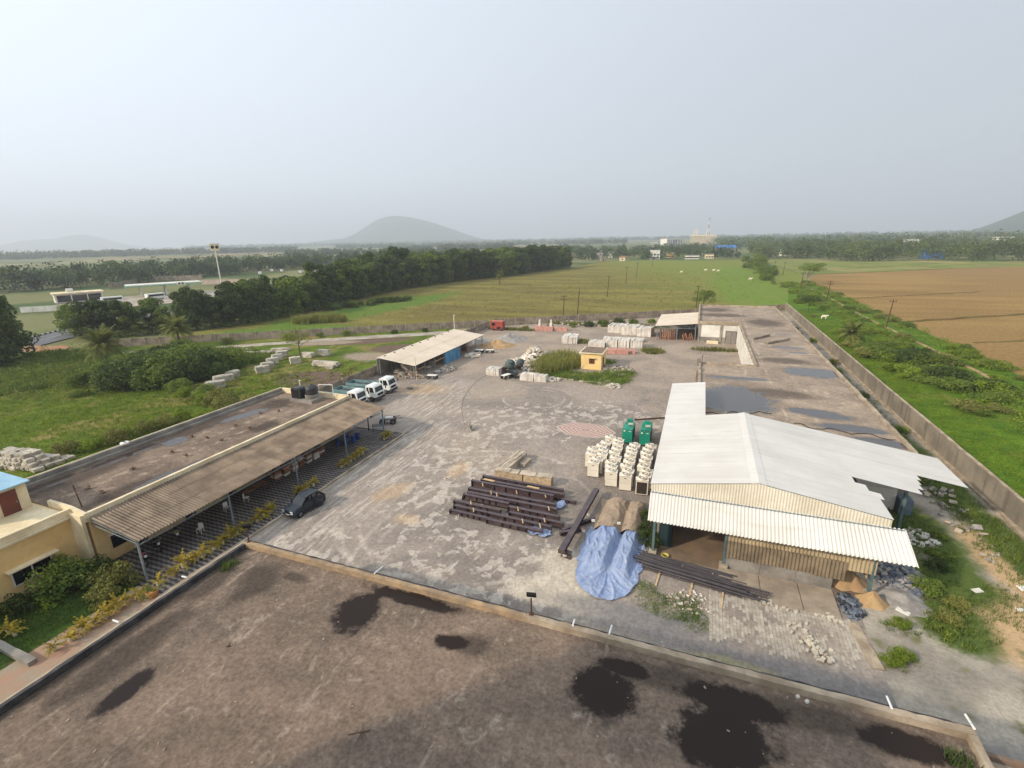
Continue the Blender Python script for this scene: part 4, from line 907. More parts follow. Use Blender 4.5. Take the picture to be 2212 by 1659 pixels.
rows = [[(-9.3,48.3),(-9.05,49.25),(-10.0,50.5),(-8.85,50.75),(-10.1,51.75),(-9.0,51.85),(-9.3,52.95),(-9.0,54.05),(-8.8,55.8)],
        [(-7.1,46.8),(-7.3,47.9),(-7.5,48.9),(-7.25,50.25),(-7.6,51.6),(-7.5,52.75),(-7.6,54.15),(-7.7,55.2)],
        [(-5.6,46.4),(-5.5,47.4),(-5.85,48.6),(-5.7,49.75),(-5.8,51.2),(-5.8,52.4),(-5.9,53.35),(-5.7,54.35)],
        [(-3.9,46.0),(-3.7,47.0),(-3.7,48.0),(-4.1,49.0),(-4.1,50.3),(-4.0,51.4),(-4.2,52.5),(-4.1,53.6),(-3.9,54.7)]]
pa, pb = ac_unit(False), ac_unit(True); used = set()
for ri, rw in enumerate(rows):
    for k, (x, y) in enumerate(rw):
        fr = (ri == 3 and k == 0); p = pb if fr else pa
        lab = 'beige condenser unit, %s from the front in the %s row' % (nth(k), ['leftmost','second','third','rightmost'][ri]) + (', slatted side forward' if fr else '')
        rz = rng.uniform(-.06,.06) + (0 if k % 4 else .08)
        if p.name in used: copy_tree(p, (x,y,.0), rz, lab)
        else: p.location = (x,y,0); p.rotation_euler.z = rz; p['label'] = lab; used.add(p.name)
# generators
M['dg'] = pm('generator_green', sr(28,138,112), sr(22,122,100), 1, .45, .4)
M['dg_shaded'] = pm('generator_shaded', sr(16,74,66), None, 1, .5, .4)  # darker green paints the shade onto the right-hand side doors
def genset(x, y, rear, lab):
    o = thing('generator', lab, 'generator', (x,y,0))
    MB().box(-.6,.6,0,3.3,.04,.16).build('skid', M['dark'], o)
    MB().prism([(0,.16),(3.2,.16),(3.2,1.75),(2.0,1.75),(1.9,1.95),(0,1.95)] if not rear else [(0,.16),(3.2,.16),(3.2,2.05),(2.3,2.05),(2.25,1.78),(0,1.9)], 'x', -.62, .62).build('canopy', M['dg'], o)
    MB().box(.622,.63,.3,1.5,.4,1.6).box(.622,.63,1.7,2.9,.4,1.5).build('side_door', M['dg_shaded'], o)
    MB().box(-.45,-.25,-.008,-.002,1.62,1.8).build('badge', M['white'], o); MB().box(.15,.45,-.008,-.002,1.66,1.74).build('name_plate', M['white'], o)
    MB().cyl((-.1,1.4,2.12),(.5,1.5,2.12),.17,n=12).build('silencer', pm('silencer', sr(190,186,170), None, 2, .5), o)
    MB().box(-.5,-.15,.15,.3,1.953,1.99).box(-.05,.25,.15,.3,1.953,1.99).box(.3,.5,.15,.3,1.953,1.99).build('vents', M['dark'], o) if rear else MB().box(-.45,.35,1.95,2.3,1.752,2.05).build('air_hood', M['dg'], o)
    MB().box(-.35,.3,2.7,3.15,1.75 if not rear else 2.052,2.3).build('radiator_box', M['dg'], o)
    return o
genset(-7.1,58.2,False,'green generator set farther from the shed, grey silencer on top')
genset(-4.95,58.1,True,'green generator set nearer the shed wall with dark top vents')
tag(MB().bar((-7.2,66.8,.12),(-2.6,69.3,.14),.14).bar((-7.2,67.1,.06),(-2.6,69.6,.07),.1).build('steel_bar', M['rust']), 'long rusty bar lying behind the generators', 'bar')
# red and buff patterned paving: nested hexagon rings
PT = thing('patterned_paving', 'faded red concentric hexagon paving set in the yard beside the generators', 'paving', (-13,61.2,.0))
M['redpav'] = pm('red_paver', sr(164,120,110), sr(170,136,126), 1.2, .9, .2); M['bufpav'] = pm('buff_paver', sr(196,184,170), sr(180,166,152), 1.2, .9, .2)
for k in range(6):
    a0, a1 = .35+k*.64, .35+k*.64+.36
    def hexa(a): return [(a*1.0*cos(t), a*.66*sin(t)) for t in [pi/3*i for i in range(6)]]
    for a_, b_, mt, zz in ((a0, a1, 'redpav', .004), (a1, a1+.28, 'bufpav', .003)):
        h0, h1 = hexa(a_), hexa(b_); m = MB()
        for i in range(6): j = (i+1) % 6; m.poly((*h0[i],zz),(*h1[i],zz),(*h1[j],zz),(*h0[j],zz))
        m.build('paver_ring', M[mt], PT)
# steel beams
M['beam'] = pm('primed_steel', sr(84,68,68), sr(64,52,54), 1.5, .34, .6, rand=.08)
M['wood'] = pm('pale_wood', sr(206,176,136), sr(180,148,108), 4, .8, .2)
def beam(p, q, h, w, lab, up=(0,0,1), group='steel beams stacked beside the stone slabs', plates=True):
    p, q = Vector(p), Vector(q); o = thing('steel_beam', lab, 'beam', p, 0, group); d = q-p
    MB().ibeam((0,0,0), d, h, w, .03, up).build('section', M['beam'], o)
    if plates:
        dn = d.normalized(); sd = dn.cross(Vector(up)).normalized()
        for t in (0, 1): 
            c = d*t; mm = Matrix((( sd.x, up[0], dn.x, c.x),(sd.y, up[1], dn.y, c.y),(sd.z, up[2], dn.z, c.z),(0,0,0,1)))
            MB().mbox(mm, w*1.15, h*1.12, .03).build('end_plate', M['beam'], o)
        st = MB()
        for k in range(2, 6):
            c = d*(k/7.); mm = Matrix(((sd.x,up[0],dn.x,c.x),(sd.y,up[1],dn.y,c.y),(sd.z,up[2],dn.z,c.z),(0,0,0,1))); st.mbox(mm, w*.92, h*.86, .012)
        st.build('stiffeners', M['beam'], o)
    return o
bl = [(-20.2,-11.3,43.3,.42,.6),(-20.1,-11.0,42.5,.40,.55),(-20.8,-11.8,41.65,.5,.7),(-12.2,-9.7,42.05,.2,.3),(-20.5,-11.2,40.35,.42,.6),(-20.3,-10.9,39.6,.40,.5),(-20.3,-15.4,38.75,.62,.5),(-20.9,-15.9,37.8,.34,.5),(-15.4,-10.3,38.3,.44,.55),(-15.0,-9.7,37.55,.36,.5),(-20.5,-15.2,37.0,.32,.5),(-20.6,-16.2,36.35,.24,.4),(-16.9,-10.6,36.75,.34,.5),(-16.6,-11.2,36.0,.26,.45),(-20.7,-12,41.0,.22,.4),(-20.6,-11.5,39.05,.2,.36)]
for i, (xa, xb, y, zc, h) in enumerate(sorted(bl, key=lambda b: -b[2])):
    beam((xa,y-rng.uniform(-.06,.06),zc),(xb,y-.25-rng.uniform(-.05,.05),zc), h, .34, 'dark brown steel beam, %s from the stone slabs in the beam stack' % nth(i))
beam((-8.75,33.0,.75),(-8.1,43.9,.75),.34,.5,'long dark steel beam lying apart along the blue tarp', group='steel beams lying apart')
beam((-9.6,36.6,.3),(-7.4,39.4,.3),.3,.3,'short dark steel beam under the long lone beam, slanting right', group='steel beams lying apart')
beam((-9.7,36.1,.28),(-8.2,37.3,.28),.3,.3,'stub of dark steel beam under the middle of the lone beam', group='steel beams lying apart')
beam((-8.9,33.6,.28),(-8.0,33.4,.28),.55,.4,'crosswise steel stub under the near end of the lone beam', group='steel beams lying apart', plates=False)
for i, (x, y) in enumerate([(-19.4,41.3),(-17.2,39.8),(-15.5,40.9),(-12.6,41.2),(-19,37.6),(-18.2,36.5),(-14.3,38.0),(-13.2,36.2),(-11.4,37.0),(-11.5,36.0),(-17.9,40.0),(-11.6,39.0)]):
    tag(MB().mbox(Matrix.Translation((x,y,.74)) @ Matrix.Rotation(.5,4,'Z') @ Matrix.Rotation(.3,4,'X'), .09,.5,.06).build('wood_batten', M['wood']), 'pale wood batten on the steel beams, %s from their left end' % nth(sorted([-19.4,-17.2,-15.5,-12.6,-19,-18.2,-14.3,-13.2,-11.4,-11.5,-17.9,-11.6]).index(x)), 'batten', 'battens tucked between the steel beams')
for x, y, lab in [(-14.3,42.5,'torn paper sheet lying on the beams near their right end'),(-19.2,42.5,'tan paper scrap lying on the beams near their left end')]:
    tag(MB().poly((x-.7,y-.1,.70),(x+.6,y-.25,.71),(x+.7,y+.1,.70),(x-.6,y+.2,.71)).build('paper_sheet', M['wood']), lab, 'paper')
# steel pipes in front of the white shed
M['pipe'] = pm('dark_pipe', sr(64,58,62), sr(52,46,50), 1.5, .45, .5, rand=.1)
pl = []
for i in range(24):
    lay = 0 if i < 13 else 1 if i < 20 else 2; j = i if i < 13 else i-13 if i < 20 else i-20
    y0 = 33.1+j*.19+lay*.12; xa = -2.6+rng.uniform(-.9,.9); L = rng.uniform(6.8,8.6); dy = -.14*L+rng.uniform(-.35,.35)*.5
    pl.append((xa, y0+.9, L, dy, .09+lay*.15))
for i, (xa, y0, L, dy, z) in enumerate(sorted(pl, key=lambda q: (q[4], q[1]))):
    r = rng.uniform(.055,.085); lay = ['bottom','middle','top'][0 if z < .2 else 1 if z < .3 else 2]
    o = thing('steel_pipe', 'dark steel pipe, %s from the front in the %s layer of the shed pile' % (nth(i if i < 13 else i-13 if i < 20 else i-20), lay), 'pipe', (xa,y0,z), 0, 'steel pipes in the pile before the shed')
    MB().cyl((0,0,0),(L,dy,rng.uniform(-.02,.05)),r,n=9,caps=True).build('tube', M['pipe'], o); MB().cyl((L-.001,dy,0),(L+.015,dy*1.002,0),r*1.5,n=9).build('flange', M['pipe'], o)
for i, (x, y) in enumerate([(-1.2,33.2),(1.2,32.9),(3.3,32.5),(.4,34.6),(2.6,34.2)]):
    tag(MB().mbox(Matrix.Translation((x,y,.05)) @ Matrix.Rotation(-.1,4,'Z'), .12,1.9,.09).build('wood_bearer', M['wood']), 'wood bearer under the steel pipes, %s from the left' % nth([0,3,4,1,2].index(i) if False else sorted([-1.2,1.2,3.3,.4,2.6]).index(x)), 'batten', 'bearers under the steel pipes')
# stone slab walls beside the beams
M['slabgrey'] = pm('grey_slab', sr(186,172,152), sr(158,144,126), 1.2, .9, .2, rand=.1, bump=.3); M['slabtan'] = pm('tan_slab_edge', sr(162,136,104), sr(188,168,140), 2.6, .9, .2, rand=.1, bump=.3)
def slab_stack(name, label, loc, w, d, h, n, mat, rz=0., lean=0., jit=.12, group=None, along='x'):
    o = thing(name, label, 'slabs', loc, rz, group); t = w/n; sg = max(1, int(d/2.4))
    for k in range(n*sg):
        k, g_ = k % n, k//n; hh = h*rng.uniform(1-jit, 1); dd = d/sg*rng.uniform(.86, .99); mm = MB()
        x0, x1 = -w/2+k*t+.012, -w/2+(k+1)*t-.012
        mm.add([(x0,-dd/2,0),(x1,-dd/2,0),(x1,dd/2,0),(x0,dd/2,0),(x0+rng.uniform(-.02,.02),-dd/2,hh),(x1,-dd/2,hh*rng.uniform(.96,1.03)),(x1+rng.uniform(-.02,.02),dd/2,hh),(x0,dd/2,hh*rng.uniform(.96,1.03))],
               [(3,2,1,0),(4,5,6,7),(0,1,5,4),(1,2,6,5),(2,3,7,6),(3,0,4,7)])
        b = mm.build('slab', M[mat], o); b.rotation_euler.y = lean*rng.uniform(.5,1)+rng.uniform(-.02,.02); b.rotation_euler.z = rng.uniform(-.02,.02); b.location.y = (g_-(sg-1)/2)*d/sg
    return o
o = slab_stack('slab_wall', 'tan-fronted stack of thin slabs lying behind the steel beams', (-16.1,44.75,0), .95, 6.6, .95, 6, 'slabtan', pi/2)
for k in range(7): MB().mbox(Matrix.Translation((rng.uniform(-.12,.12), -2.85+k*.95+rng.uniform(-.1,.1), .98+rng.uniform(0,.03))) @ Matrix.Rotation(rng.uniform(-.12,.12),4,'Z'), .95,.86,.07).build('cap_slab', M['slabgrey'], o)
o = slab_stack('slab_wall', 'grey slab stack running back from the corner of the tan stack', (-18.5,47.8,0), 1.3, 4.9, .95, 6, 'slabgrey', -.13)
slab_stack('slab_wall', 'short pile of broken grey slabs beside the grey slab stack', (-17.3,48.6,0), .7, 1.9, .5, 4, 'slabgrey', -.13, .2)
# tarpaulins over long piles
def tarp(name, label, fn, x0, x1, y0, y1, mat, nx=70, ny=100, inside=None, group=None):
    xs_ = np.linspace(x0, x1, nx); ys_ = np.linspace(y0, y1, ny); V = []; idx = {}; F = []
    for i, x in enumerate(xs_):
        for j, y in enumerate(ys_):
            if inside(x, y): idx[i, j] = len(V); V.append((x, y, fn(x, y)))
    for i in range(nx-1):
        for j in range(ny-1):
            q = [(i,j),(i+1,j),(i+1,j+1),(i,j+1)]
            if all(k in idx for k in q): F.append([idx[k] for k in q])
    return tag(MB().add(V, F).build(name, mat, smooth=True), label, 'tarpaulin', group)
_rn = random.Random(5); WV = [(_rn.uniform(.5,3.5), _rn.uniform(-2.5,2.5), _rn.uniform(0,6)) for _ in range(14)]
from mathutils import noise as mno
def wrinkle(x, y, s=1., ax=1.3, ay=.38):
    wx, wy = x+.45*mno.noise(Vector((x*.7,y*.7,3.))), y+.6*mno.noise(Vector((x*.7,y*.7,9.)))
    f = lambda k, q, p: max(0., 1-abs(mno.noise(Vector((wx*k*ax,wy*k*ay,q))))*2.2)**p
    return .13*f(.8*s,1.,2.)+.10*f(1.5*s,5.,3.)+.035*f(3.2*s,8.,3.)-.03
def ridge(d, w, h): return h*max(0., 1-(abs(d)/w)**2.2) if abs(d) < w else 0.
def tarp_h(x, y):
    c1 = -6.0+.05*(y-34); c2 = -3.95+.04*(y-34); q = min(1., max(0., (y-31.4)/2.2)); env = q*q*(3-2*q)
    box = lambda d, w, h: h*min(1., max(0., (w-abs(d))/.45))**.8
    up = wrinkle(x, y, 1.0); th = atan2(y-33.2, x+5.0); rr_ = hypot(x+5.0, y-33.2)
    low = .12*max(0., 1-abs(mno.noise(Vector((th*3.2, rr_*.35, 4.))))*2.2)**2.2+.05*max(0., 1-abs(mno.noise(Vector((x*2.2,y*2.2,1.))))*2.4)**2
    return max(.02, .03+max(box(x-c1, 1.05, .62), box(x-c2, .8, .56))*env+up*(.35+.65*env)*.9*env+low*(1-env)*1.1)
def tarp_mat(name, a, b, c):
    t = NT(name); col = t.mix(t.ramp(t.noise(.9, 5, .65), .35, .65), a, b); col = t.mix(t.ramp(t.noise(2.5, 5, .7, dist=1.2), .6, .72), col, c)
    f = t.noise(4, 5, .7, dist=1.5); t.bump(f, .6, .06); return t.done(col, .65, .3)
M['bluetarp'] = tarp_mat('blue_tarp', sr(148,160,184), sr(126,142,176), sr(184,188,196)); M['browntarp'] = tarp_mat('brown_cloth', sr(162,142,118), sr(146,126,106), sr(178,160,136))
def in_blue(x, y):
    e = .2*sin(3*y)+.15*sin(7*x)
    if y > 38.2+.25*sin(4*x): return False
    if y > 33.2: return -7.55+e*.5-.0*(y-33) < x < -2.55+e*.6
    return ((x+4.95)/2.35)**2+((y-32.4)/2.95)**2 < 1+.05*sin(5*x+2*y) or (y > 32.4 and -7.3+e*.3 < x < -2.6+e*.4)
tarp('blue_tarpaulin', 'crumpled pale blue tarpaulin spread over a long low pile', tarp_h, -7.9, -2.2, 29.3, 38.6, M['bluetarp'], 110, 170, inside=in_blue)
def brown_h(x, y):
    c1 = -6.15+.05*(y-34); c2 = -4.0; e = min(1., max(0., (43.9-y)/.9))**.5
    return max(.02, (max(ridge(x-c1, 1.25, .75), ridge(x-c2, .95, .65))*e) + wrinkle(x, y, .9)*.7)
tarp('brown_tarpaulin', 'dusty brown cloth over the twin piles behind the blue tarpaulin', brown_h, -7.5, -2.8, 37.9, 44, M['browntarp'], 60, 70, inside=lambda x, y: -7.35+.15*sin(2*y) < x < -2.95+.15*sin(3*y)-.12*(y-38)*.5 and y < 43.8+.2*sin(3*x))
def rag_h(x, y): return max(.02, .12+wrinkle(x, y, 2.5)*.8)
tarp('tarp_scrap', 'small torn scrap of blue tarpaulin under the near edge of the beams', rag_h, -12.8, -10.2, 35.3, 36.9, M['bluetarp'], 34, 26, inside=lambda x, y: ((x+11.5)/1.25)**2+((y-36)/.75)**2 < 1+.3*sin(5*x)+.2*sin(9*y))
tarp('tarp_scrap', 'blue tarpaulin scrap at the right end of the beam stack', rag_h, -11.6, -10.4, 40.3, 41.9, M['bluetarp'], 20, 26, inside=lambda x, y: ((x+11)/.55)**2+((y-41.1)/.8)**2 < 1+.3*sin(5*x))
for x, y, lab in [(-7.2,38.1,'far left'),(-5.0,38.4,'far middle'),(-8.6,33.5,'near left'),(-7.9,37.4,'upper left'),(-8.05,40.2,'outer left')]:
    tag(MB().mbox(Matrix.Translation((x,y,.9 if x > -7.5 else .1)) @ Matrix.Rotation(.4,4,'Z'), .3,.2,.16,.9).build('white_block', M['white']), 'white block weighing the tarpaulin down at its %s' % lab, 'block')

# ------------------------------------------------------------ the car
M['carpaint'] = pm('dark_car_paint', sr(44,50,58), sr(40,46,54), .5, .28, .5, .3)
M['tyre'] = pm('tyre', sr(30,30,31), None, 5, .85, .2); M['rim'] = pm('rim', sr(120,122,126), None, 3, .4, .5, .6); M['carglass'] = pm('car_glass', sr(18,22,26), sr(24,28,32), 1, .05, .7); M['lens'] = pm('lamp_lens', sr(226,230,232), None, 2, .1, .6)
def wheel(root, x, y, r, w, axis='x', name='wheel'):
    wd = bpy.data.objects.new(name, None); COL.objects.link(wd); wd.parent = root; wd.location = (x, y, r)
    a = Vector((1,0,0)) if axis == 'x' else Vector((0,1,0))
    MB().cyl(-a*w/2, a*w/2, r, n=16).build('tyre', M['tyre'], wd); MB().cyl(-a*(w/2+.012), a*(w/2+.012), r*.6, n=12).build('rim', M['rim'], wd); return wd
def loft(m, secs):
    """secs: list of (y, [(x,z)...]) outlines with equal counts, joined along y"""
    n = len(secs[0][1]); vs = [(x, y, z) for y, o in secs for x, z in o]
    fs = [(k*n+i, k*n+(i+1) % n, (k+1)*n+(i+1) % n, (k+1)*n+i) for k in range(len(secs)-1) for i in range(n)]
    fs += [tuple(range(n)), tuple(range(len(secs)*n-1, (len(secs)-1)*n-1, -1))]; return m.add(vs, fs)
car = thing('parked_car', 'dark grey compact suv parked by the forecourt with a rear door open', 'car', (-34.45,32.35,0), radians(-7))
def sec(y, w, zb, zt, wt): return (y, [(-w,zb),(w,zb),(w+.03,(zb+zt)*.5),(wt,zt-.06),(wt*.8,zt),(-wt*.8,zt),(-wt,zt-.06),(-w-.03,(zb+zt)*.5)])
loft(MB(), [sec(-1.95,.68,.42,.72,.62), sec(-1.88,.78,.30,.86,.72), sec(-1.6,.84,.24,.98,.78), sec(-.75,.86,.22,1.06,.80), sec(.6,.87,.22,1.08,.82), sec(1.5,.86,.24,1.08,.82), sec(1.82,.82,.30,1.02,.78), sec(1.92,.76,.42,.92,.7)]).build('body', M['carpaint'], car)
loft(MB(), [(-.95,[(-.74,1.0),(.74,1.0),(.70,1.03),(-.70,1.03)]), (-.30,[(-.76,1.02),(.76,1.02),(.60,1.52),(-.60,1.52)]), (.2,[(-.77,1.02),(.77,1.02),(.61,1.58),(-.61,1.58)]), (1.15,[(-.77,1.02),(.77,1.02),(.60,1.55),(-.60,1.55)]), (1.75,[(-.74,1.02),(.74,1.02),(.66,1.12),(-.66,1.12)])]).build('greenhouse', M['carglass'], car)
loft(MB(), [(-.30,[(-.62,1.50),(.62,1.50),(.58,1.55),(-.58,1.55)]), (.2,[(-.63,1.56),(.63,1.56),(.58,1.62),(-.58,1.62)]), (1.2,[(-.62,1.53),(.62,1.53),(.57,1.59),(-.57,1.59)]), (1.42,[(-.64,1.40),(.64,1.40),(.6,1.45),(-.6,1.45)])]).build('roof', M['carpaint'], car)
for s in (-1, 1):
    MB().bar((s*.75,-.92,1.02),(s*.62,-.28,1.53),.06).bar((s*.79,.42,1.05),(s*.63,.42,1.57),.07).bar((s*.75,1.72,1.06),(s*.61,1.2,1.56),.10).build('pillar', M['carpaint'], car)
    MB().bar((s*.56,-.1,1.66),(s*.55,1.15,1.65),.04).build('roof_rail', M['rim'], car)
    MB().mbox(Matrix.Translation((s*.94,-.62,1.1)), .18,.12,.13).build('mirror', M['carpaint'], car)
    MB().mbox(Matrix.Translation((s*.55,-1.93,.66)), .3,.06,.10).build('headlight', M['lens'], car); MB().mbox(Matrix.Translation((s*.55,-1.94,.83)), .34,.05,.05).build('running_light', M['lens'], car)
    MB().mbox(Matrix.Translation((s*.66,1.93,.85)), .2,.05,.14).build('tail_light', pm('red_lens', sr(150,26,24), None, 2, .2), car)
    for y in (-1.22, 1.22): wheel(car, s*.78, y, .33, .2)
MB().mbox(Matrix.Translation((0,-1.96,.5)), .5,.03,.11).build('number_plate', M['white'], car); MB().mbox(Matrix.Translation((0,-1.945,.70)), .75,.04,.10).build('grille', M['dark'], car)
dr = bpy.data.objects.new('door', None); COL.objects.link(dr); dr.parent = car; dr.location = (.86,.45,0); dr.rotation_euler.z = radians(-62)
MB().box(-.03,.04,0,.85,.42,1.04).build('door_panel', M['carpaint'], dr); MB().box(-.045,-.031,.05,.8,.55,.72).build('door_trim', M['white'], dr); MB().bar((0,.02,1.04),(-.12,.1,1.5),.04).bar((-.12,.1,1.5),(-.12,.75,1.5),.04).bar((-.12,.75,1.5),(0,.84,1.04),.04).build('window_frame', M['carpaint'], dr)

# ------------------------------------------------------------ trucks
M['cabwhite'] = pm('truck_white', sr(232,232,228), sr(220,220,214), .6, .4, .5); M['bedteal'] = pm('bed_teal', sr(120,150,150), sr(100,128,128), .6, .6, .4); M['bumper'] = pm('bumper_grey', sr(70,70,72), None, 2, .6)
def truck(x, y, L, lab, rz=0.):
    o = thing('flatbed_truck', lab, 'truck', (x,y,0), rz)          # front towards +x
    c = MB(); sec2 = lambda x_, w, zb, zt: (x_, w, zb, zt)
    c.prism([(-2.0,.75),(-.05,.75),(0,1.5),(-.12,1.62),(-.38,2.58),(-.6,2.68),(-1.95,2.68),(-2.0,2.6)], 'y', -1.12, 1.12); cb = c.build('cab', M['cabwhite'], o)
    MB().add([(-.105,-.98,1.66),(-.105,.98,1.66),(-.362,.92,2.5),(-.362,-.92,2.5)], [(0,1,2,3)]).build('windshield', M['carglass'], cb)
    for s in (-1, 1):
        MB().prism([(-.35,1.6),(-1.25,1.6),(-1.25,2.45),(-.6,2.45)], 'y', s*1.121, s*1.135).build('side_window', M['carglass'], cb)
        MB().prism([(-1.4,1.75),(-1.8,1.75),(-1.8,2.4),(-1.4,2.4)], 'y', s*1.121, s*1.133).build('rear_window', M['carglass'], cb)
        MB().mbox(Matrix.Translation((.02,s*.85,.98)), .06,.34,.2).build('headlight', M['lens'], cb)
        MB().bar((-.1,s*1.12,2.2),(.15,s*1.32,2.25),.04).mbox(Matrix.Translation((.16,s*1.33,2.0)), .1,.2,.45).build('mirror', M['bumper'], cb)
        for xx in (-.95,-L+1.6): wheel(o, xx, s*.98, .46, .28, 'y')
    MB().box(-.2,.1,-1.15,1.15,.42,.82).build('bumper', M['bumper'], o); MB().box(-.01,.045,-.75,.75,1.05,1.4).build('grille', M['dark'], cb); MB().box(-1.7,-.7,-.9,.9,2.682,2.74).build('roof_panel', M['cabwhite'], cb)
    MB().box(-L,-.2,-.45,.45,.55,.85).build('chassis', M['bumper'], o); MB().box(-L,-2.2,-1.15,1.15,.95,1.05).build('deck', M['bumper'], o)
    for s in (-1, 1): MB().box(-L,-2.2,s*1.15-.04,s*1.15+.04,1.052,1.5).build('side_board', M['bedteal'], o)
    MB().box(-L-.04,-L+.04,-1.11,1.11,1.052,1.5).build('tail_board', M['bedteal'], o); MB().box(-2.25,-2.17,-1.11,1.11,1.052,1.9).build('head_board', M['bedteal'], o)
    for k in range(1, 4): MB().box(-L+k*(L-2.2)/4-.04,-L+k*(L-2.2)/4+.04,-1.1,1.1,1.42,1.5).build('crossbar', M['bedteal'], o)
    return o
truck(-48.3,59.9,8.4,'white flatbed truck half hidden by the veranda roof',.02); truck(-47.6,63.5,8.8,'white flatbed truck in the middle of the parked three',.0); truck(-48.0,67.8,8.8,'white flatbed truck farthest from the veranda, beside the open shed',.05)
# hand carts
def cart(loc, rz, lab, load=None):
    o = thing('hand_cart', lab, 'cart', loc, rz); MB().box(-.95,.95,-.5,.5,.68,.76).build('deck', M['white'], o); MB().box(-.95,.95,-.5,-.44,.56,.678).box(-.95,.95,.44,.5,.56,.678).build('frame', M['bumper'], o)
    for s in (-1, 1):
        for x in (-.65,.65): wheel(o, x, s*.5, .32, .14, 'y')
    MB().bar((.95,0,.6),(1.6,0,.85),.05).bar((1.6,-.3,.85),(1.6,.3,.85),.05).build('handle', M['bumper'], o); return o
cart((-46.0,77.6,0), .15, 'small flat cart with a pale deck by the near end of the open shed'); cart((-46.6,100.3,0), .1, 'flat cart by the far end of the open shed, left of its twin'); cart((-44.2,100.9,0), .25, 'flat cart by the far end of the open shed, right of its twin')
bg_ = thing('farm_trailer', 'dark low trailer with four thick tyres beside the veranda end', 'trailer', (-40.4,55.0,0), .5)
MB().box(-1.1,1.1,-.55,.55,.62,.72).build('deck', M['bumper'], bg_); MB().box(-.3,.75,-.3,.3,.722,.95).build('box', M['white'], bg_); MB().box(-1.0,-.4,-.4,.4,.722,.86).build('panel', M['steel'], bg_)
for s in (-1, 1):
    for x in (-.75,.75): wheel(bg_, x, s*.62, .4, .26, 'y')
MB().bar((1.1,0,.6),(2.0,0,.75),.07).bar((1.0,-.3,.8),(1.7,.1,1.1),.05).build('tow_bar', M['rust'], bg_)
bn = thing('park_bench', 'small grey bench under the far end of the veranda', 'bench', (-39.9,52.0,.01), .6)
for k in range(3): MB().box(-.8,.8,-.22+k*.15,-.1+k*.15,.42,.46).build('seat_slat', M['steel'], bn); MB().box(-.8,.8,.24,.27,.55+k*.14,.65+k*.14).build('back_slat', M['steel'], bn)
for s in (-1, 1): MB().box(s*.7-.04,s*.7+.04,-.22,.25,0,.42).build('leg', M['bumper'], bn); MB().box(s*.7-.03,s*.7+.03,.20,.238,.42,.95).build('back_post', M['bumper'], bn)
sp_ = thing('signal_post', 'dark bent lamp post under the far end of the veranda', 'lamp post', (-41.2,51.6,.01)); MB().cyl((0,0,0),(0,0,2.2),.07,n=8).build('post', M['dark'], sp_); MB().box(-.05,.7,-.12,.12,2.1,2.4).build('lamp_head', M['dark'], sp_)
# standpipe and its hose
wp = thing('well_head', 'small grey stone well head with a hose in the open yard', 'well head', (-28.2,56.4,0))
MB().lathe([(.75,0),(.72,.12),(.4,.16)], 10).build('base', M['junk1'], wp); MB().box(-.32,.32,-.32,.32,.16,.62).build('block', M['junk1'], wp); MB().cyl((0,0,.62),(0,0,1.1),.12,.06,8).build('pipe', M['slabgrey'], wp); MB().mbox(Matrix.Translation((.6,-.2,.1)) @ Matrix.Rotation(.5,4,'Z'), .5,.3,.2).build('stone', M['junk1'], wp)
hp = [(-28.5,56.6),(-29.4,57.4),(-31,60),(-32.8,63.2),(-34.4,66.8),(-35.6,70.2),(-36.6,74.2),(-37.1,78),(-37.3,82),(-36.5,87),(-35.4,91)]
tag(MB().tube([(x,y,.03) for x, y in hp], .032, 5).build('yard_hose', M['junk1']), 'long thin hose curving up the yard from the well head', 'hose')
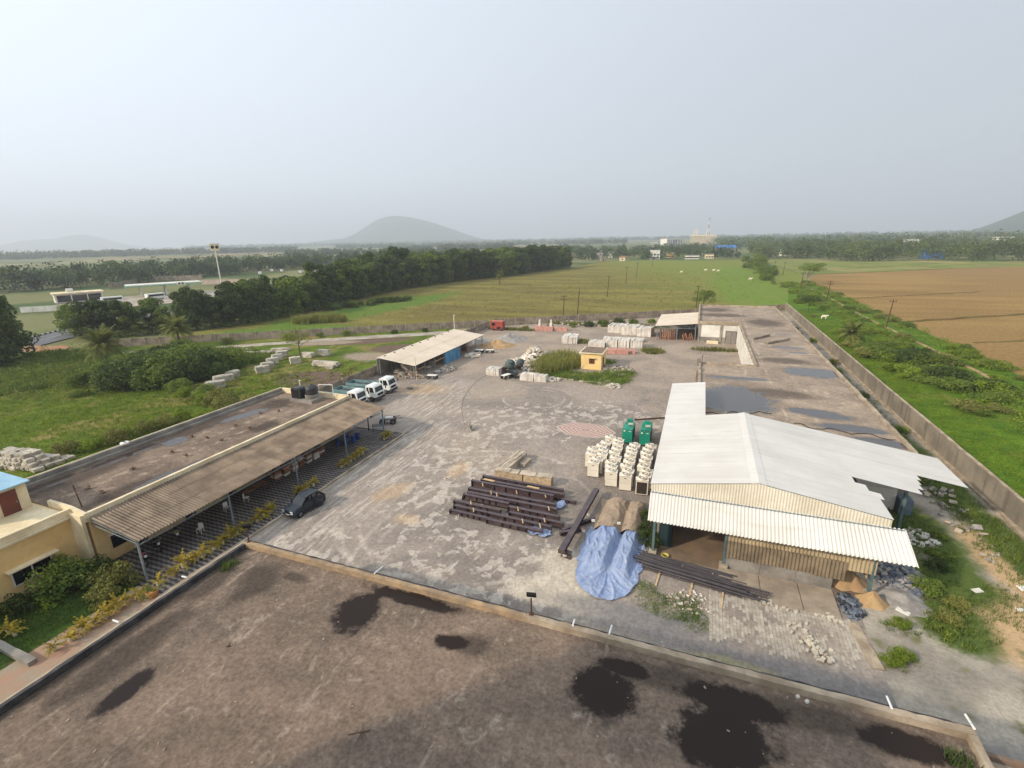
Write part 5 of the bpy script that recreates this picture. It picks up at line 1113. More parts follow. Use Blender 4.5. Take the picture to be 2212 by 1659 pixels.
# ------------------------------------------------------------ stone stacks, heaps and rubble at the back of the yard
M['wslab'] = pm('white_slab', sr(218,210,198), sr(188,180,168), 1., .85, .25, rand=.08, bump=.3); M['pinkslab'] = pm('pink_stone', sr(196,148,132), sr(176,128,114), 1.2, .9, .2, rand=.08, bump=.4)
for x0, x1, y0, d, h, n, mt, rz, lab in [
  (-37.3,-34.6,82.8,2.4,1.4,8,'wslab',.0,'white slab stack by the cement mixer at the left of the grass island'),
  (-29.8,-27.2,81.3,1.5,1.35,8,'wslab',-.03,'left of the two white slab stacks at the front of the grass island'),
  (-27.05,-24.8,81.3,1.5,1.35,7,'wslab',.0,'right of the two white slab stacks at the front of the grass island'),
  (-31.4,-27.6,115.4,5.5,1.7,10,'wslab',.12,'lone white slab stack in the open yard behind the island'),
  (-24.0,-20.1,113.2,3.4,1.3,10,'wslab',.0,'low white slab stack behind the yellow hut'),
  (-19.9,-17.3,114.2,3.4,1.9,7,'wslab',.0,'white slab stack behind the hut, second in its row'),
  (-17.1,-14.6,114.4,3.4,1.95,7,'wslab',.0,'white slab stack behind the hut, third in its row'),
  (-14.3,-11.6,114.4,3.4,2.0,7,'wslab',.0,'white slab stack at the right end of the row behind the hut'),
  (-22.6,-18.9,132.6,5,2.1,9,'wslab',-.1,'white slab stack left in the rear row near the tin shed'),
  (-18.7,-14.6,130.4,5,2.4,10,'wslab',-.1,'tall white slab stack in the middle of the rear row'),
  (-14.4,-10.8,129.2,5,2.3,9,'wslab',-.1,'white slab stack in the rear row touching the tin shed'),
  (-22,-12,121.5,3.0,.7,16,'wslab',.0,'low long white slab stack between the two stack rows'),
  (-19.0,-13.9,107.4,2.2,1.0,9,'pinkslab',.08,'long pink stone stack to the right of the yellow hut'),
  (-13.7,-12.5,108.4,2.0,.95,3,'pinkslab',.08,'short pink stone stack at the end of the long one'),
  (-43.0,-37.9,130.4,1.6,1.35,9,'pinkslab',.05,'long pink stone stack near the far wall'),
  (-37.4,-34.0,131.4,1.5,1.0,6,'pinkslab',.08,'short pink stone stack near the far wall')]:
    slab_stack('slab_stack', lab, ((x0+x1)/2, y0+d/2, 0), x1-x0, d, h, n, mt, rz, 0, .14)
for x, lab in ((-42.3,'left'),(-38.9,'right')):
    o = thing('stone_stand', 'upright pale stone frame, %s of the pair behind the pink stacks' % lab, 'stone frame', (x,132.4,0)); MB().prism([(-.5,0),(.5,0),(.3,3.0),(-.1,3.0)], 'y', -.12, .12).build('slab', M['wslab'], o); MB().prism([(-.1,0),(.9,0),(.7,2.2),(.3,2.2)], 'y', .2, .4).build('slab', M['slabgrey'], o)
def heap(name, label, x, y, r, h, mat, seed, ex=1.):
    rs = random.Random(seed); m = MB(); n, k = 28, 9; vs = [(0,0,h)]; ph = [rs.uniform(0,6) for _ in range(5)]
    for j in range(1, k+1):
        t = j/k
        for i in range(n):
            a = 2*pi*i/n; q = r*t*(1+.12*sin(2*a+ph[0])+.08*sin(5*a+ph[1])+.04*sin(9*a+ph[2])); vs.append((q*cos(a)*ex, q*sin(a), max(0, h*(1-t)**1.15*(1+.1*sin(3*a+ph[3]))+rs.uniform(-.03,.03)*h) if j < k else -.03))
    fs = [(0,1+i,1+(i+1) % n) for i in range(n)] + [(1+(j-1)*n+i, 1+j*n+i, 1+j*n+(i+1) % n, 1+(j-1)*n+(i+1) % n) for j in range(1, k) for i in range(n)]
    return tag(m.add(vs, fs).build(name, mat, loc=(x,y,0), smooth=True), label, 'heap')
M['sand'] = pm('orange_sand', sr(180,150,110), sr(160,130,96), .8, .95, .1, bump=.3); M['gravel'] = pm('grey_gravel', sr(164,158,150), sr(132,126,120), 1.2, .95, .1, bump=.6)
heap('sand_heap', 'tan sand heap in the open yard beyond the long shed', -45.6, 108.5, 4.2, 1.7, M['sand'], 1); heap('gravel_heap', 'grey gravel heap behind the tan sand heap', -45.2, 116.2, 4.6, 1.9, M['gravel'], 2); heap('gravel_heap', 'low grey gravel heap left of the sand heap', -52.5, 112.5, 3.6, 1.0, M['gravel'], 3)
heap('sand_heap', 'tan sand heap by the last column of the white shed', 13.1, 35.6, .9, .9, M['sand'], 4); heap('sand_heap', 'pale sand spill on the ground right of the white shed', 15.2, 36.6, 1.6, .5, M['gravel'], 5)
heap('sand_heap', 'tan sand leaning inside the right bay of the white shed', 12.0, 37.4, 1.3, 1.3, M['sand'], 8)
def rubble(name, label, x, y, rx, ry, h, n, s, mats, seed, kind='stuff', shape='box'):
    rs = random.Random(seed); m = MB()
    for k in range(n):
        a = rs.uniform(0, 6.28); q = sqrt(rs.random()); xx, yy = x+rx*q*cos(a), y+ry*q*sin(a); z = h*(1-q**1.4)*rs.uniform(.3,1); q2 = s*rs.uniform(.5,1.4); m.m = rs.randrange(len(mats))
        m.mbox(Matrix.Translation((xx,yy,z+q2*.25)) @ Matrix.Rotation(rs.uniform(0,6),4,'Z') @ Matrix.Rotation(rs.uniform(-.8,.8),4,'X'), q2*rs.uniform(.9,1.9), q2, q2*rs.uniform(.35,.8), rs.uniform(.7,1))
    return tag(m.build(name, mats), label, 'rubble', kind=kind)
WW, GG = [M['wslab'], M['slabgrey']], [M['gravel'], M['slabgrey'], M['junk1']]
M['bluestone'] = pm('blue_grey_stone', sr(116,122,132), sr(88,94,104), 2, .9, .2); M['blackstone'] = pm('black_stone', sr(58,60,66), sr(42,44,48), 2, .85, .3)
rubble('rubble_heap', 'tall heap of broken pale slabs on the grass island', -32.0, 97.5, 3.0, 3.0, 2.9, 170, .7, WW, 11)
rubble('rubble_heap', 'white stone litter left of the tall slab heap', -35, 95, 2.6, 2.2, .5, 110, .35, WW, 12)
rubble('rubble_heap', 'broken pale slabs in front of the tall heap', -29.8, 88.5, 2.0, 2.4, 1.5, 90, .6, GG, 13)
rubble('rubble_heap', 'small rubble beside the front white stacks', -24, 83.4, 1.4, 1.3, .5, 70, .32, WW, 14)
rubble('rubble_heap', 'heap of white cobbles at the right end of the island', -12.7, 82.5, 1.5, 1.1, .5, 120, .22, WW, 15)
rubble('rubble_heap', 'slab debris scattered between the hut and the yard edge', -14, 93, 3, 4.5, .15, 70, .5, GG, 16)
rubble('rubble_heap', 'blue grey broken stone strewn beside the white shed', 15.6, 39.3, 2.0, 2.2, .35, 420, .22, [M['bluestone'], M['gravel']], 17)
rubble('rubble_heap', 'black broken stone at the right front corner of the shed', 11.6, 34.6, .7, 1.3, .2, 130, .2, [M['blackstone'], M['bluestone']], 18)
rubble('rubble_heap', 'white rubbish strewn in the weeds right of the white shed', 19.2, 45.6, 1.3, 1.6, .1, 60, .22, [M['white'], M['wslab']], 19)
rubble('rubble_heap', 'stones in the weeds between the roof and the right wall', 23.5, 75, 2.2, 32, .2, 220, .35, GG, 20)
rubble('rubble_heap', 'chips around the pipes and the grass patch', 1.2, 31.4, 1.6, 1.2, .03, 90, .12, WW, 21)
rubble('rubble_heap', 'dusty debris under the near end of the long shed', -51, 78.4, 3.4, 2.0, .35, 130, .38, GG+[M['junk2']], 22)
rubble('rubble_heap', 'broken slabs on the ground before the blue panels', -46.5, 97.2, 1.6, 2.4, .12, 50, .6, WW, 23)
rubble('rubble_heap', 'broken slabs on the ground by the near shed posts', -46.6, 84, 1.4, 3.2, .1, 45, .6, GG, 24)
rubble('rubble_heap', 'stones on the verge before the far wall', -30, 145, 12, 3.5, .3, 150, .6, GG, 25)
rubble('rubble_heap', 'small stones scattered over the open yard', -22, 60, 18, 34, .0, 130, .12, GG, 26)
for i, (x, y, sx, sy, rz, lab) in enumerate([(23.8,40.8,.9,.5,.3,'white sheet scrap in the grass right of the shed'),(24.8,42.4,.6,.4,1.,'crumpled white bag by the right wall'),(20.5,39.4,.7,.4,.5,'white board lying right of the stone rubble'),(14.8,35.2,.8,.4,-.6,'white board lying before the pale sand'),(22.3,38.0,.5,.3,.2,'small white bag on the tan soil')]):
    tag(MB().mbox(Matrix.Translation((x,y,.05)) @ Matrix.Rotation(rz,4,'Z') @ Matrix.Rotation(.1,4,'X'), sx,sy,.05,.9).build('white_scrap', M['white']), lab, 'scrap')
# edging stones of the island
KS = [MB().mbox(Matrix.Translation((0,0,.12)), 1.0,.32,.28,.92).mesh('edging_stone', M['slabgrey'])]
ed = thing('island_edging', 'broken row of edging stones along the front of the grass island', 'edging', (-18,83.8,0))
for k in range(12):
    if k in (4, 9): continue
    mobj('edging_stone', KS[0], ed, (-6+k*1.05+rng.uniform(-.1,.1), -.1*k+.6+rng.uniform(-.15,.15), rng.uniform(-.06,.02)), rng.uniform(-.2,.1))
# cement mixers
def mixer(loc, rz, lab, s=1.):
    o = thing('cement_mixer', lab, 'cement mixer', loc, rz); o.scale = (s,)*3; mg = pm('mixer_green', sr(84,98,94), sr(64,76,74), 1.5, .7)
    d = MB(); d.lathe([(.25,-.75),(.7,-.45),(.85,.1),(.62,.6),(.36,.95),(.34,.97),(.3,.9)], 16); b = d.build('drum', mg, o); b.location = (0,0,1.35); b.rotation_euler = (radians(62),0,.4)
    MB().bar((-.8,-.6,.3),(-.5,0,1.3),.1).bar((.8,-.6,.3),(.5,0,1.3),.1).bar((-.8,.6,.3),(-.5,0,1.3),.1).bar((.8,.6,.3),(.5,0,1.3),.1).box(-.95,.95,-.7,.7,.25,.36).build('frame', M['bumper'], o); MB().box(-1.3,-.7,-.4,.4,.362,1.0).build('engine', M['rust'], o)
    for s_ in (-1, 1): wheel(o, s_*.75, -.75, .32, .14); wheel(o, s_*.75, .75, .32, .14)
    MB().lathe([(.35,0),(.36,.05),(.3,.04)], 12, (0,-1.0,1.75)).build('mouth', M['dark'], o); return o
mixer((-33.4,85.8,0), .6, 'large grey green cement mixer beside the left white slab stack', 1.25); mixer((-31.2,82.9,0), -.5, 'small pale cement mixer in front of the large one', .7); mixer((-32.6,89.2,0), 1.9, 'brown-topped mixer standing behind the large one', .95)
cart((-32.7,81.9,0), 1.2, 'little cart in front of the cement mixers')
rt = thing('red_cabin', 'old red truck cabin standing by the far wall', 'truck cabin', (-53.7,128.8,0))
MB().box(-1.85,1.85,-1.0,1.0,.35,2.55).build('body', pm('faded_red', sr(166,74,56), sr(140,62,50), 1, .7), rt); MB().box(-1.9,1.9,-1.05,1.05,2.552,2.66).build('roof', pm('faded_red_roof', sr(182,110,94), None, 1, .7), rt); MB().box(-1.4,-.4,-1.02,-1.003,1.4,2.2).build('window', M['dark'], rt); MB().box(.1,1.2,-1.02,-1.003,.5,1.1).build('hatch', M['dark'], rt); MB().box(-1.87,-1.853,-.8,.8,1.2,2.2).build('windshield', M['carglass'], rt)
for s in (-1, 1): [wheel(rt, x, s*.9, .42, .22, 'y') for x in (-1.2, 1.2)]
# ------------------------------------------------------------ rough stone blocks in the left compound
M['block'] = pm('rough_block', sr(192,183,167), sr(150,142,128), .8, .9, .2, rand=.1, bump=.5)
BLK = []
def rough_block(seed, mat):
    """quarried block: a cube grid with rounded, broken edges"""
    r = random.Random(seed); n = 4; key = {}; V = []; F = []
    def vid(i, j, k):
        if (i,j,k) not in key:
            p = Vector((i/n*2-1, j/n*2-1, k/n*2-1)); q = p.normalized()*1.12; p = p.lerp(q, .22)
            p += Vector((r.uniform(-.09,.09), r.uniform(-.09,.09), r.uniform(-.07,.07))); key[i,j,k] = len(V); V.append((p.x*.5, p.y*.5, max(0, p.z*.5+.47)))
        return key[i,j,k]
    for a_ in range(n):
        for b_ in range(n):
            for f in (0, n):
                F.append([vid(*q) for q in ((a_,b_,f),(a_+1,b_,f),(a_+1,b_+1,f),(a_,b_+1,f))]); F.append([vid(*q) for q in ((a_,f,b_),(a_+1,f,b_),(a_+1,f,b_+1),(a_,f,b_+1))]); F.append([vid(*q) for q in ((f,a_,b_),(f,a_+1,b_),(f,a_+1,b_+1),(f,a_,b_+1))])
    return MB().add(V, F).mesh('stone_block', mat)
BLK = [rough_block(60+k, M['block']) for k in range(5)]
for i, (x, y, sx, sy, sz, rz) in enumerate([(-81.8,71.6,2.6,1.5,1.5,.9),(-83.5,74.4,2.4,1.5,1.4,.95),(-85.4,77.6,2.4,1.4,1.5,1.0),(-87.4,80.8,2.2,1.4,1.5,1.0),(-89.2,84,2.4,1.5,1.4,1.0),(-81.2,79.8,2.2,1.4,1.5,.9),(-82.8,85.2,3,1.4,1.2,.1),(-80.2,87.6,3.2,1.4,1.5,.1),(-72.9,79.7,6.2,1.4,1.1,.05),(-70.6,78.3,1.6,1.3,.7,.3),(-94.6,88.9,4.6,1.3,.7,.35),(-95.2,85,3.4,1.3,.8,.1),(-99,84.2,4,1.2,.6,.2),(-104,86.4,3.6,1.2,.5,.3),(-81.2,60.4,3.2,1.6,1.4,.9),(-83.4,64,3.4,1.6,1.4,1.0),(-85,67.2,2.6,1.5,1.3,1.1)]):
    tag(mobj('stone_block', BLK[i % 5], None, (x,y,0), rz, (sx,sy,sz)), 'rough pale stone block in the left compound, %s' % ['nearest of the slanting row','second of the slanting row','third of the slanting row','fourth of the slanting row','last of the slanting row','lone one right of the slanting row','left one under the thin tree','right one under the thin tree','long flat one on bare soil','small one beside the long one','long one by the path','shorter one in front of the path-side one','low one left of the path-side pair','lowest one at far left of the path','first of the overgrown three','second of the overgrown three','last of the overgrown three'][i], 'stone block', 'stone blocks in the left compound')
WP = thing('stone_pile', 'long pile of white stone pieces behind the left building', 'stone pile', (-74.8,29.6,0))
for lay in range(4):
    for k in range(14-2*lay):
        for j in range(4-min(2,lay)):
            mobj('stone_piece', BLK[rng.randrange(5)], WP, (-4.2+lay*.4+k*.62+rng.uniform(-.1,.1), -2.0+j*1.05+lay*.3+rng.uniform(-.15,.15)+.1*k, lay*.42), rng.uniform(-.3,.3), (rng.uniform(.5,.75),rng.uniform(.8,1.1),.44))
# ------------------------------------------------------------ concrete apron and brick paving before the shed
ap = thing('concrete_apron', 'cracked concrete apron before the tan wall of the white shed', 'apron', (7,34.4,0))
M['apron'] = pm('apron_concrete', sr(162,147,128), sr(138,124,108), .5, .9, .2, bump=.4)
for x0, x1, y0, y1 in [(3.1,5.9,33.2,36.0),(5.92,8.5,33.0,36.0),(8.52,10.75,32.95,36.0)]: wb(MB().add([(x0,y0+.1,-.02),(x1,y0,-.02),(x1,y1,-.02),(x0,y1,-.02),(x0+.02,y0+.12,.11),(x1-.02,y0+.03,.1),(x1-.02,y1,.11),(x0+.02,y1,.12)], [(4,5,6,7),(0,1,5,4),(1,2,6,5),(2,3,7,6),(3,0,4,7)]), 'slab', M['apron'], ap)
bp = thing('brick_paving', 'worn pale brick paving between the apron and the roof edge', 'paving', (7,30.5,0))
M['paver'] = pm('pale_paver', sr(178,168,153), sr(152,142,128), 2, .9, .2, rand=.12)
pme = MB().mbox(Matrix.Translation((0,0,.012)), .205,.40,.03,.97).mesh('paver', M['paver']); cnt = 0; rest = MB(); rr = random.Random(9)
for i in range(42):
    for j in range(12):
        x = 2.5+i*.216; y = 28.35+j*.42+(.21 if i % 2 else 0); edge = 28.6+.55*sin(x*1.7)+.4*sin(x*4.1)+.12*(x-2.5)*(x > 8)
        hole = any(((x-a)/c)**2+((y-b)/d)**2 < 1+.3*sin(7*x+5*y) for a, b, c, d in ((4.1,31.2,.7,.55),(6.2,31.8,.45,.6),(9.0,31.4,.9,.5),(4.9,30.6,.4,.3),(9.8,30.4,.5,.5)))
        if y < edge or y > 33.0 or hole or rr.random() < .04: continue
        if cnt < 300: mobj('paver', pme, bp, (x-7,y-30.5,rr.uniform(-.004,.006)), rr.uniform(-.03,.03)); cnt += 1
        else: rest.mbox(Matrix.Translation((x,y,.012+rr.uniform(-.004,.006))) @ Matrix.Rotation(rr.uniform(-.03,.03),4,'Z'), .205,.40,.03,.97)
if rest.v: tag(wb(rest, 'pavers', M['paver'], bp), kind='stuff')
M['loose'] = pm('loose_brick', sr(198,189,170), sr(172,162,144), 2, .9, .2, rand=.1)
lme = MB().mbox(Matrix.Translation((0,0,.05)), .24,.17,.1,.95).mesh('loose_brick', M['loose'])
P_ = [(7.7,31.6),(8.0,30.9),(8.4,30.2),(8.6,29.6),(8.7,29.1),(9.0,28.8)]
lb = []
for k in range(64):
    a = rr.uniform(0, 4.99); i = int(a); q = Vector(P_[i]).lerp(Vector(P_[i+1]), a-i); lb.append((q.x+rr.gauss(0,.28), q.y+rr.gauss(0,.16), rr.choice((0,0,.09))))
for k in range(26): lb.append((5.5+rr.uniform(0,5.3), 32.95+rr.gauss(0,.2), 0))
for i, (x, y, z) in enumerate(lb): tag(mobj('loose_brick', lme, None, (x,y,z+.02), rr.uniform(0,3)), 'loose pale brick %s' % ('tumbled over the brick paving' if i < 64 else 'lying along the edge of the concrete apron'), 'brick', 'bricks tumbled over the paving' if i < 64 else 'bricks along the apron edge')
tag(MB().box(-.35,.35,-1.9,1.9,-.02,.06).build('drain_slab', M['coping'], loc=(11.55,31.0,0)), 'pale concrete strip along the right end of the brick paving', 'slab').rotation_euler.z = .12
# ------------------------------------------------------------ potted plants
M['potw'] = pm('white_pot', sr(226,222,206), sr(200,194,176), 2, .6); M['soil'] = pm('potting_soil', sr(66,52,42), None, 4, .95)
def plant_mesh(seed, H, n, mat, spread=.55):
    r = random.Random(seed); m = MB()
    for k in range(n):
        a = r.uniform(0, 6.28); el = r.uniform(.5, 1.4); L = H*r.uniform(.65, 1.1); p = Vector((0,0,.3)); d = Vector((cos(a)*cos(el), sin(a)*cos(el), sin(el))); sd = Vector((-sin(a), cos(a), 0))
        for i in range(5):
            q = p+d*(L/5); w = .07*sin(pi*(i+.6)/5.4)*H
            m.add([p, p+d*(L*.1)+sd*w*1.7, q, p+d*(L*.1)-sd*w*1.7], [(0,1,2,3)]); p = q; d = (d+Vector((0,0,-.36))).normalized()
    return m.mesh('leaves', mat)
PL = [plant_mesh(70+k, 1.0+.12*k, 26, M['leaf_yellow']) for k in range(4)]
pot_me = MB().lathe([(.15,0),(.2,.34),(.22,.36),(.19,.35)], 12).mesh('pot', M['potw']); soil_me = MB().lathe([(.185,.32),(.01,.33)], 12).mesh('soil', M['soil'])
pots = [(-37.2,y) for y in (13.1,14.0,14.9,15.5,16.2,17.0,17.6,18.4,19.8,21.0,22.0,23.0,23.6,24.6,25.4,26.3,26.9,27.7,29.1,29.9,30.6,31.0,34.5,35.0,35.7,36.4,41.1,41.8,42.6,43.4,44.2,45.1,49.6,50.0,50.4)]+[(-42.0,13.0),(-41.2,13.0)]
for i, (x, y) in enumerate(pots):
    o = thing('potted_plant', 'yellowing palm in a white pot, %s' % ('%s from the near end of the kerb row' % nth(i) if i < 35 else ('left' if i == 35 else 'right')+' of the pair on the garden wall'), 'potted plant', (x+rng.uniform(-.12,.12), y, .012 if y > 19.2 else 0), rng.uniform(0,6.28), 'yellow potted palms'); s = rng.uniform(.7,1.05); o.scale = (s,s,s)
    mobj('pot', pot_me, o); mobj('leaves', PL[i % 4], o); mobj('soil', soil_me, o)
tp = thing('planter', 'round orange clay planter at the bend of the potted row', 'planter', (-36.3,18.8,0)); MB().lathe([(.3,0),(.42,.3),(.4,.5),(.36,.5),(.34,.4)], 16).build('pot', pm('clay', sr(196,140,88), None, 2, .8), tp); mobj('leaves', plant_mesh(90,.9,18,M['leaf_mid']), tp)
# motorbikes, chairs, barrels and shelves under the veranda
def motorbike(loc, rz, col, lab):
    o = thing('motorbike', lab, 'motorbike', loc, rz); wheel(o, 0, -.62, .3, .1); wheel(o, 0, .62, .3, .1)
    MB().bar((0,-.62,.3),(0,-.4,.95),.06).bar((0,-.3,.75),(0,.6,.35),.07).bar((0,-.1,.4),(0,.3,.4),.2,.3).build('frame', M['dark'], o); MB().mbox(Matrix.Translation((0,-.15,.8)), .26,.5,.22,.8).build('tank', col, o); MB().mbox(Matrix.Translation((0,.38,.8)), .24,.62,.1).build('seat', M['dark'], o); MB().bar((-.35,-.36,1.02),(.35,-.36,1.02),.035).build('handlebar', M['steel'], o); MB().mbox(Matrix.Translation((0,-.6,.82)), .18,.12,.18).build('headlight', M['lens'], o); return o
redp = pm('red_paint', sr(168,34,34), None, 2, .35); motorbike((-41.0,21.4,.012), 1.2, redp, 'red motorbike under the near end of the veranda'); motorbike((-41.8,22.9,.012), 1.35, M['dark'], 'black motorbike next to the red one under the veranda'); motorbike((-41.6,24.6,.012), 1.1, pm('yellow_paint', sr(206,170,60), None, 2, .4), 'yellow-tanked motorbike third from the near end of the veranda')
def chair(loc, rz, lab):
    o = thing('plastic_chair', lab, 'chair', loc, rz); MB().box(-.22,.22,-.22,.22,.42,.46).build('seat', M['white'], o); MB().box(-.22,.22,.2,.24,.46,.88).build('backrest', M['white'], o)
    for x in (-.2,.2):
        for y in (-.2,.2): MB().box(x-.02,x+.02,y-.02,y+.02,0,.42).build('leg', M['white'], o)
chair((-40.6,26.0,.012), .4, 'white chair behind the second veranda bay, nearest'); chair((-41.6,29.6,.012), 1.4, 'white chair deeper under the second veranda bay'); chair((-41.3,31.6,.012), 2.2, 'white chair under the middle of the veranda')
tb = thing('long_table', 'long brown table under the middle of the veranda', 'table', (-41.8,33.2,.012)); MB().box(-.45,.45,-1.3,1.3,.72,.78).build('table_top', M['junk2'], tb)
for x in (-.4,.4):
    for y in (-1.2,1.2): MB().box(x-.04,x+.04,y-.04,y+.04,0,.72).build('leg', M['rust'], tb)
M['barrel'] = pm('blue_barrel', sr(52,78,140), sr(40,62,116), 2, .5)
for i, (x, y) in enumerate([(-41.0,46.6),(-41.6,47.6),(-40.7,47.7),(-41.9,46.2),(-40.9,48.8)]): tag(MB().lathe([(.28,0),(.3,.05),(.28,.3),(.31,.33),(.28,.36),(.28,.62),(.31,.65),(.28,.68),(.3,.9),(.26,.92),(.02,.92)], 14).build('barrel', M['barrel'], loc=(x,y,.012)), 'blue plastic barrel under the far veranda bay, %s from the near end' % nth(sorted([46.6,47.6,47.7,46.2,48.8]).index(y)), 'barrel', 'blue barrels under the veranda')
for k in range(7):
    o = thing('tile_stack', 'stack of boxed tiles under the veranda, %s from the near end' % nth(k), 'tiles', (-42.3+.1*(k % 3),36.4+k*1.15,.012), rng.uniform(-.1,.1), 'tile stacks under the veranda')
    for j in range(4): MB().box(-.4,.4,-.42,.42,j*.26,j*.26+.24).build('box', M[['wslab','junk2','pinkslab'][rng.randrange(3)]], o)
# ------------------------------------------------------------ trees and plants
def along(pts, step):
    out = []; acc = 0.
    for a, b in zip(pts[:-1], pts[1:]):
        a, b = Vector(a), Vector(b); L = (b-a).length; t = acc
        while t < L: out.append(a.lerp(b, t/L)); t += step
        acc = t-L
    return out
line = [(-166,87),(-158,91),(-151,100),(-143,111),(-139,120),(-140,139),(-143,154),(-150,184),(-156,232),(-151,277),(-144,305),(-132,328),(-126,377),(-112,432)]
P1 = along(line, 4.3); n1 = len(P1)
for i, p in enumerate(P1):
    s = .70+.54*min(1, i/34); q = p+Vector((rng.uniform(-2,1), rng.uniform(-1.5,1.5)))
    tree('row_tree', 'row%d' % rng.randrange(5), (q.x,q.y,0), 'dark leafy tree in the front of the field-side row, %s from the road' % nth(i), 'trees in the row along the paddy field', s*rng.uniform(.78,1.2))
P2 = along([(x-9, y+3) for x, y in line], 7.0)
for i, p in enumerate(P2):
    s = .64+.62*min(1, i/24); q = p+Vector((rng.uniform(-3,2), rng.uniform(-2,2)))
    tree('row_tree', 'row%d' % rng.randrange(5), (q.x,q.y,0), 'dark leafy tree behind the field-side row, %s from the road' % nth(i), 'trees behind the row along the paddy field', s*rng.uniform(.9,1.2))
for x, y, s, lab in [(-143.5,57,1.05,'big dark tree at the left picture edge, front one'),(-150,62,1.12,'big dark tree at the left picture edge, behind the front one'),(-156,55,1.1,'big dark tree at the left picture edge, leftmost one')]: tree('big_tree', 'row3', (x,y,0), lab, None, s)
palm('date_palm', (-115.7,63.1,0), 'date palm with dry fronds beside the thicket, nearest on the left', 5.6, 5.4, 84, 1); palm('date_palm', (-123.5,84.5,0), 'smaller date palm before the boundary wall on the left', 5.0, 4.9, 80, 2); palm('date_palm', (-110.5,270,0), 'lone palm standing in the paddy field by the tree row', 5.6, 3.6, 60, 3); palm('date_palm', (34.1,134,0), 'leaning date palm among the bushes beyond the right wall', 2.4, 4.2, 70, 4)
for i, (x, y, s) in enumerate([(-103,57,1),(-98,56,1.05),(-93,57.5,.85),(-91,62,.95),(-96,62,1.15),(-101.5,63,1.1),(-107,62,.9),(-95,68.5,1.0),(-100,69,1.05),(-106,70,1.0),(-92,73,.75),(-112,73,.8),(-116,80,.7),(-88,66,.6),(-86,57,.45),(-97,77,.6),(-108,54,.55)]):
    tree('thicket_bush', 'thick%d' % (i % 2), (x,y,0), 'dense green bush of the left thicket, %s from the roof side' % nth(i), 'bushes of the thicket in the left compound', s, cat='bush')
for i, (x, y, s, k) in enumerate([(-73.5,33,.7,3),(-71.8,35,.6,2),(-71.4,37.5,.8,3),(-72.5,39,.6,2),(-71,41.5,.75,3),(-70.6,44,.7,3),(-71.5,47,.6,2),(-69,52.5,.9,3),(-72,54,1.0,3),(-75.5,54,.8,2),(-78,56,.9,0),(-66.5,55,.8,3),(-64,57,.7,0),(-82,55,.7,2),(-68.5,47.5,.5,2)]):
    tree('wall_bush', 'bush%d' % k, (x,y,0), 'light green bush along the back of the left building, %s from the near end' % nth(i), 'bushes behind the left building', s, cat='bush')
wc = sorted([q for q in [(rng.uniform(-150,-84), rng.uniform(22,90)) for _ in range(34)] if not (q[1] > 40 and q[0] > -100)])
for i, (x, y) in enumerate(wc):
    tree('weed_bush', 'bush%d' % rng.choice((0,3,3,2)), (x,y,0), 'low weed clump in the left compound grass, %s from the left' % nth(i), 'weed clumps in the left compound', rng.uniform(.25,.7), cat='bush', flat=.7)
tree('thin_tree', 'thin', (-84,84.2,0), 'thin feathery young tree among the stone blocks', None, 1.12)
for i, (x, y, s) in enumerate([(-92,112,.6),(-80,118,.5),(-104,103,.8),(-116,94,.7),(-98,108.5,.5),(-73,122.5,.5),(-66,124,.45),(-125,88,.9)]): tree('wall_bush', 'bush%d' % (i % 4), (x,y-2,0), 'bush at the foot of the far panel wall, %s from the right' % nth(sorted([-92,-80,-104,-116,-98,-73,-66,-125], reverse=True).index(x)), 'bushes along the far panel wall', s, cat='bush')
tree('lone_tree', 'round', (1.5,191.5,0), 'round green tree growing behind the far corner of the flat building', None, .92); tree('lone_tree', 'flat', (50.3,290.5,0), 'flat-topped tree at the corner of the stubble field', None, 1.0); tree('lone_tree', 'flat2', (34.3,188.4,0), 'low spreading dark tree beyond the right wall corner', None, .85)
# bushes between the right-hand wall and the stubble field
bz = []
for k in range(215):
    y = rng.uniform(52,300); x = rng.uniform(36.5 if y < 100 else 33.5, 54.5)
    if 47.4 < x < 50.2 and rng.random() < .85: continue
    if y > 150 and x < 40 and rng.random() < .6: continue
    bz.append((x, y))
for i, (x, y) in enumerate(sorted(bz, key=lambda q: q[1])):
    tree('hedge_bush', 'bush%d' % rng.choice((0,0,2,2,3)), (x,y,-.05), 'green bush in the strip beyond the right wall, %s counted from the near end' % nth(i), 'bushes between the right wall and the stubble field', rng.uniform(.5,1.2)*(1.1 if 95 < y < 145 else .85), cat='bush', flat=rng.uniform(.4,.75))
for i, (x, y, s) in enumerate([(36,119,.75),(39.5,117,.8),(43,115,.7),(42,104,.7),(35.5,126,.6),(44,122,.6),(40,97,.6),(45,98,.6)]): tree('thicket_bush', 'thick%d' % (i % 2), (x,y,0), 'large bush in the strip beyond the right wall, %s from its far end' % nth(sorted([119,117,115,104,126,122,97,98], reverse=True).index(y)), 'large bushes beyond the right wall', s, cat='bush', flat=.65)
for i in range(26):
    p = Vector((-137,148)).lerp(Vector((-121,190)), i/25); tree('field_shrub', 'bush%d' % (i % 2), (p.x+rng.uniform(-4,3),p.y,0), 'green shrub in the low belt before the tree row, %s from its near end' % nth(i), 'shrubs of the belt before the tree row', rng.uniform(.7,1.1), cat='bush')
for i in range(20):
    a = i/19; p = Vector((30,315)).lerp(Vector((44,560)), a); tree('field_tree', 'round' if i % 3 else 'thick0', (p.x+rng.uniform(-5,10),p.y,0), 'tree right of the paddy field, %s from the near end' % nth(i), 'trees along the right end of the paddy field', rng.uniform(.7,1.1))
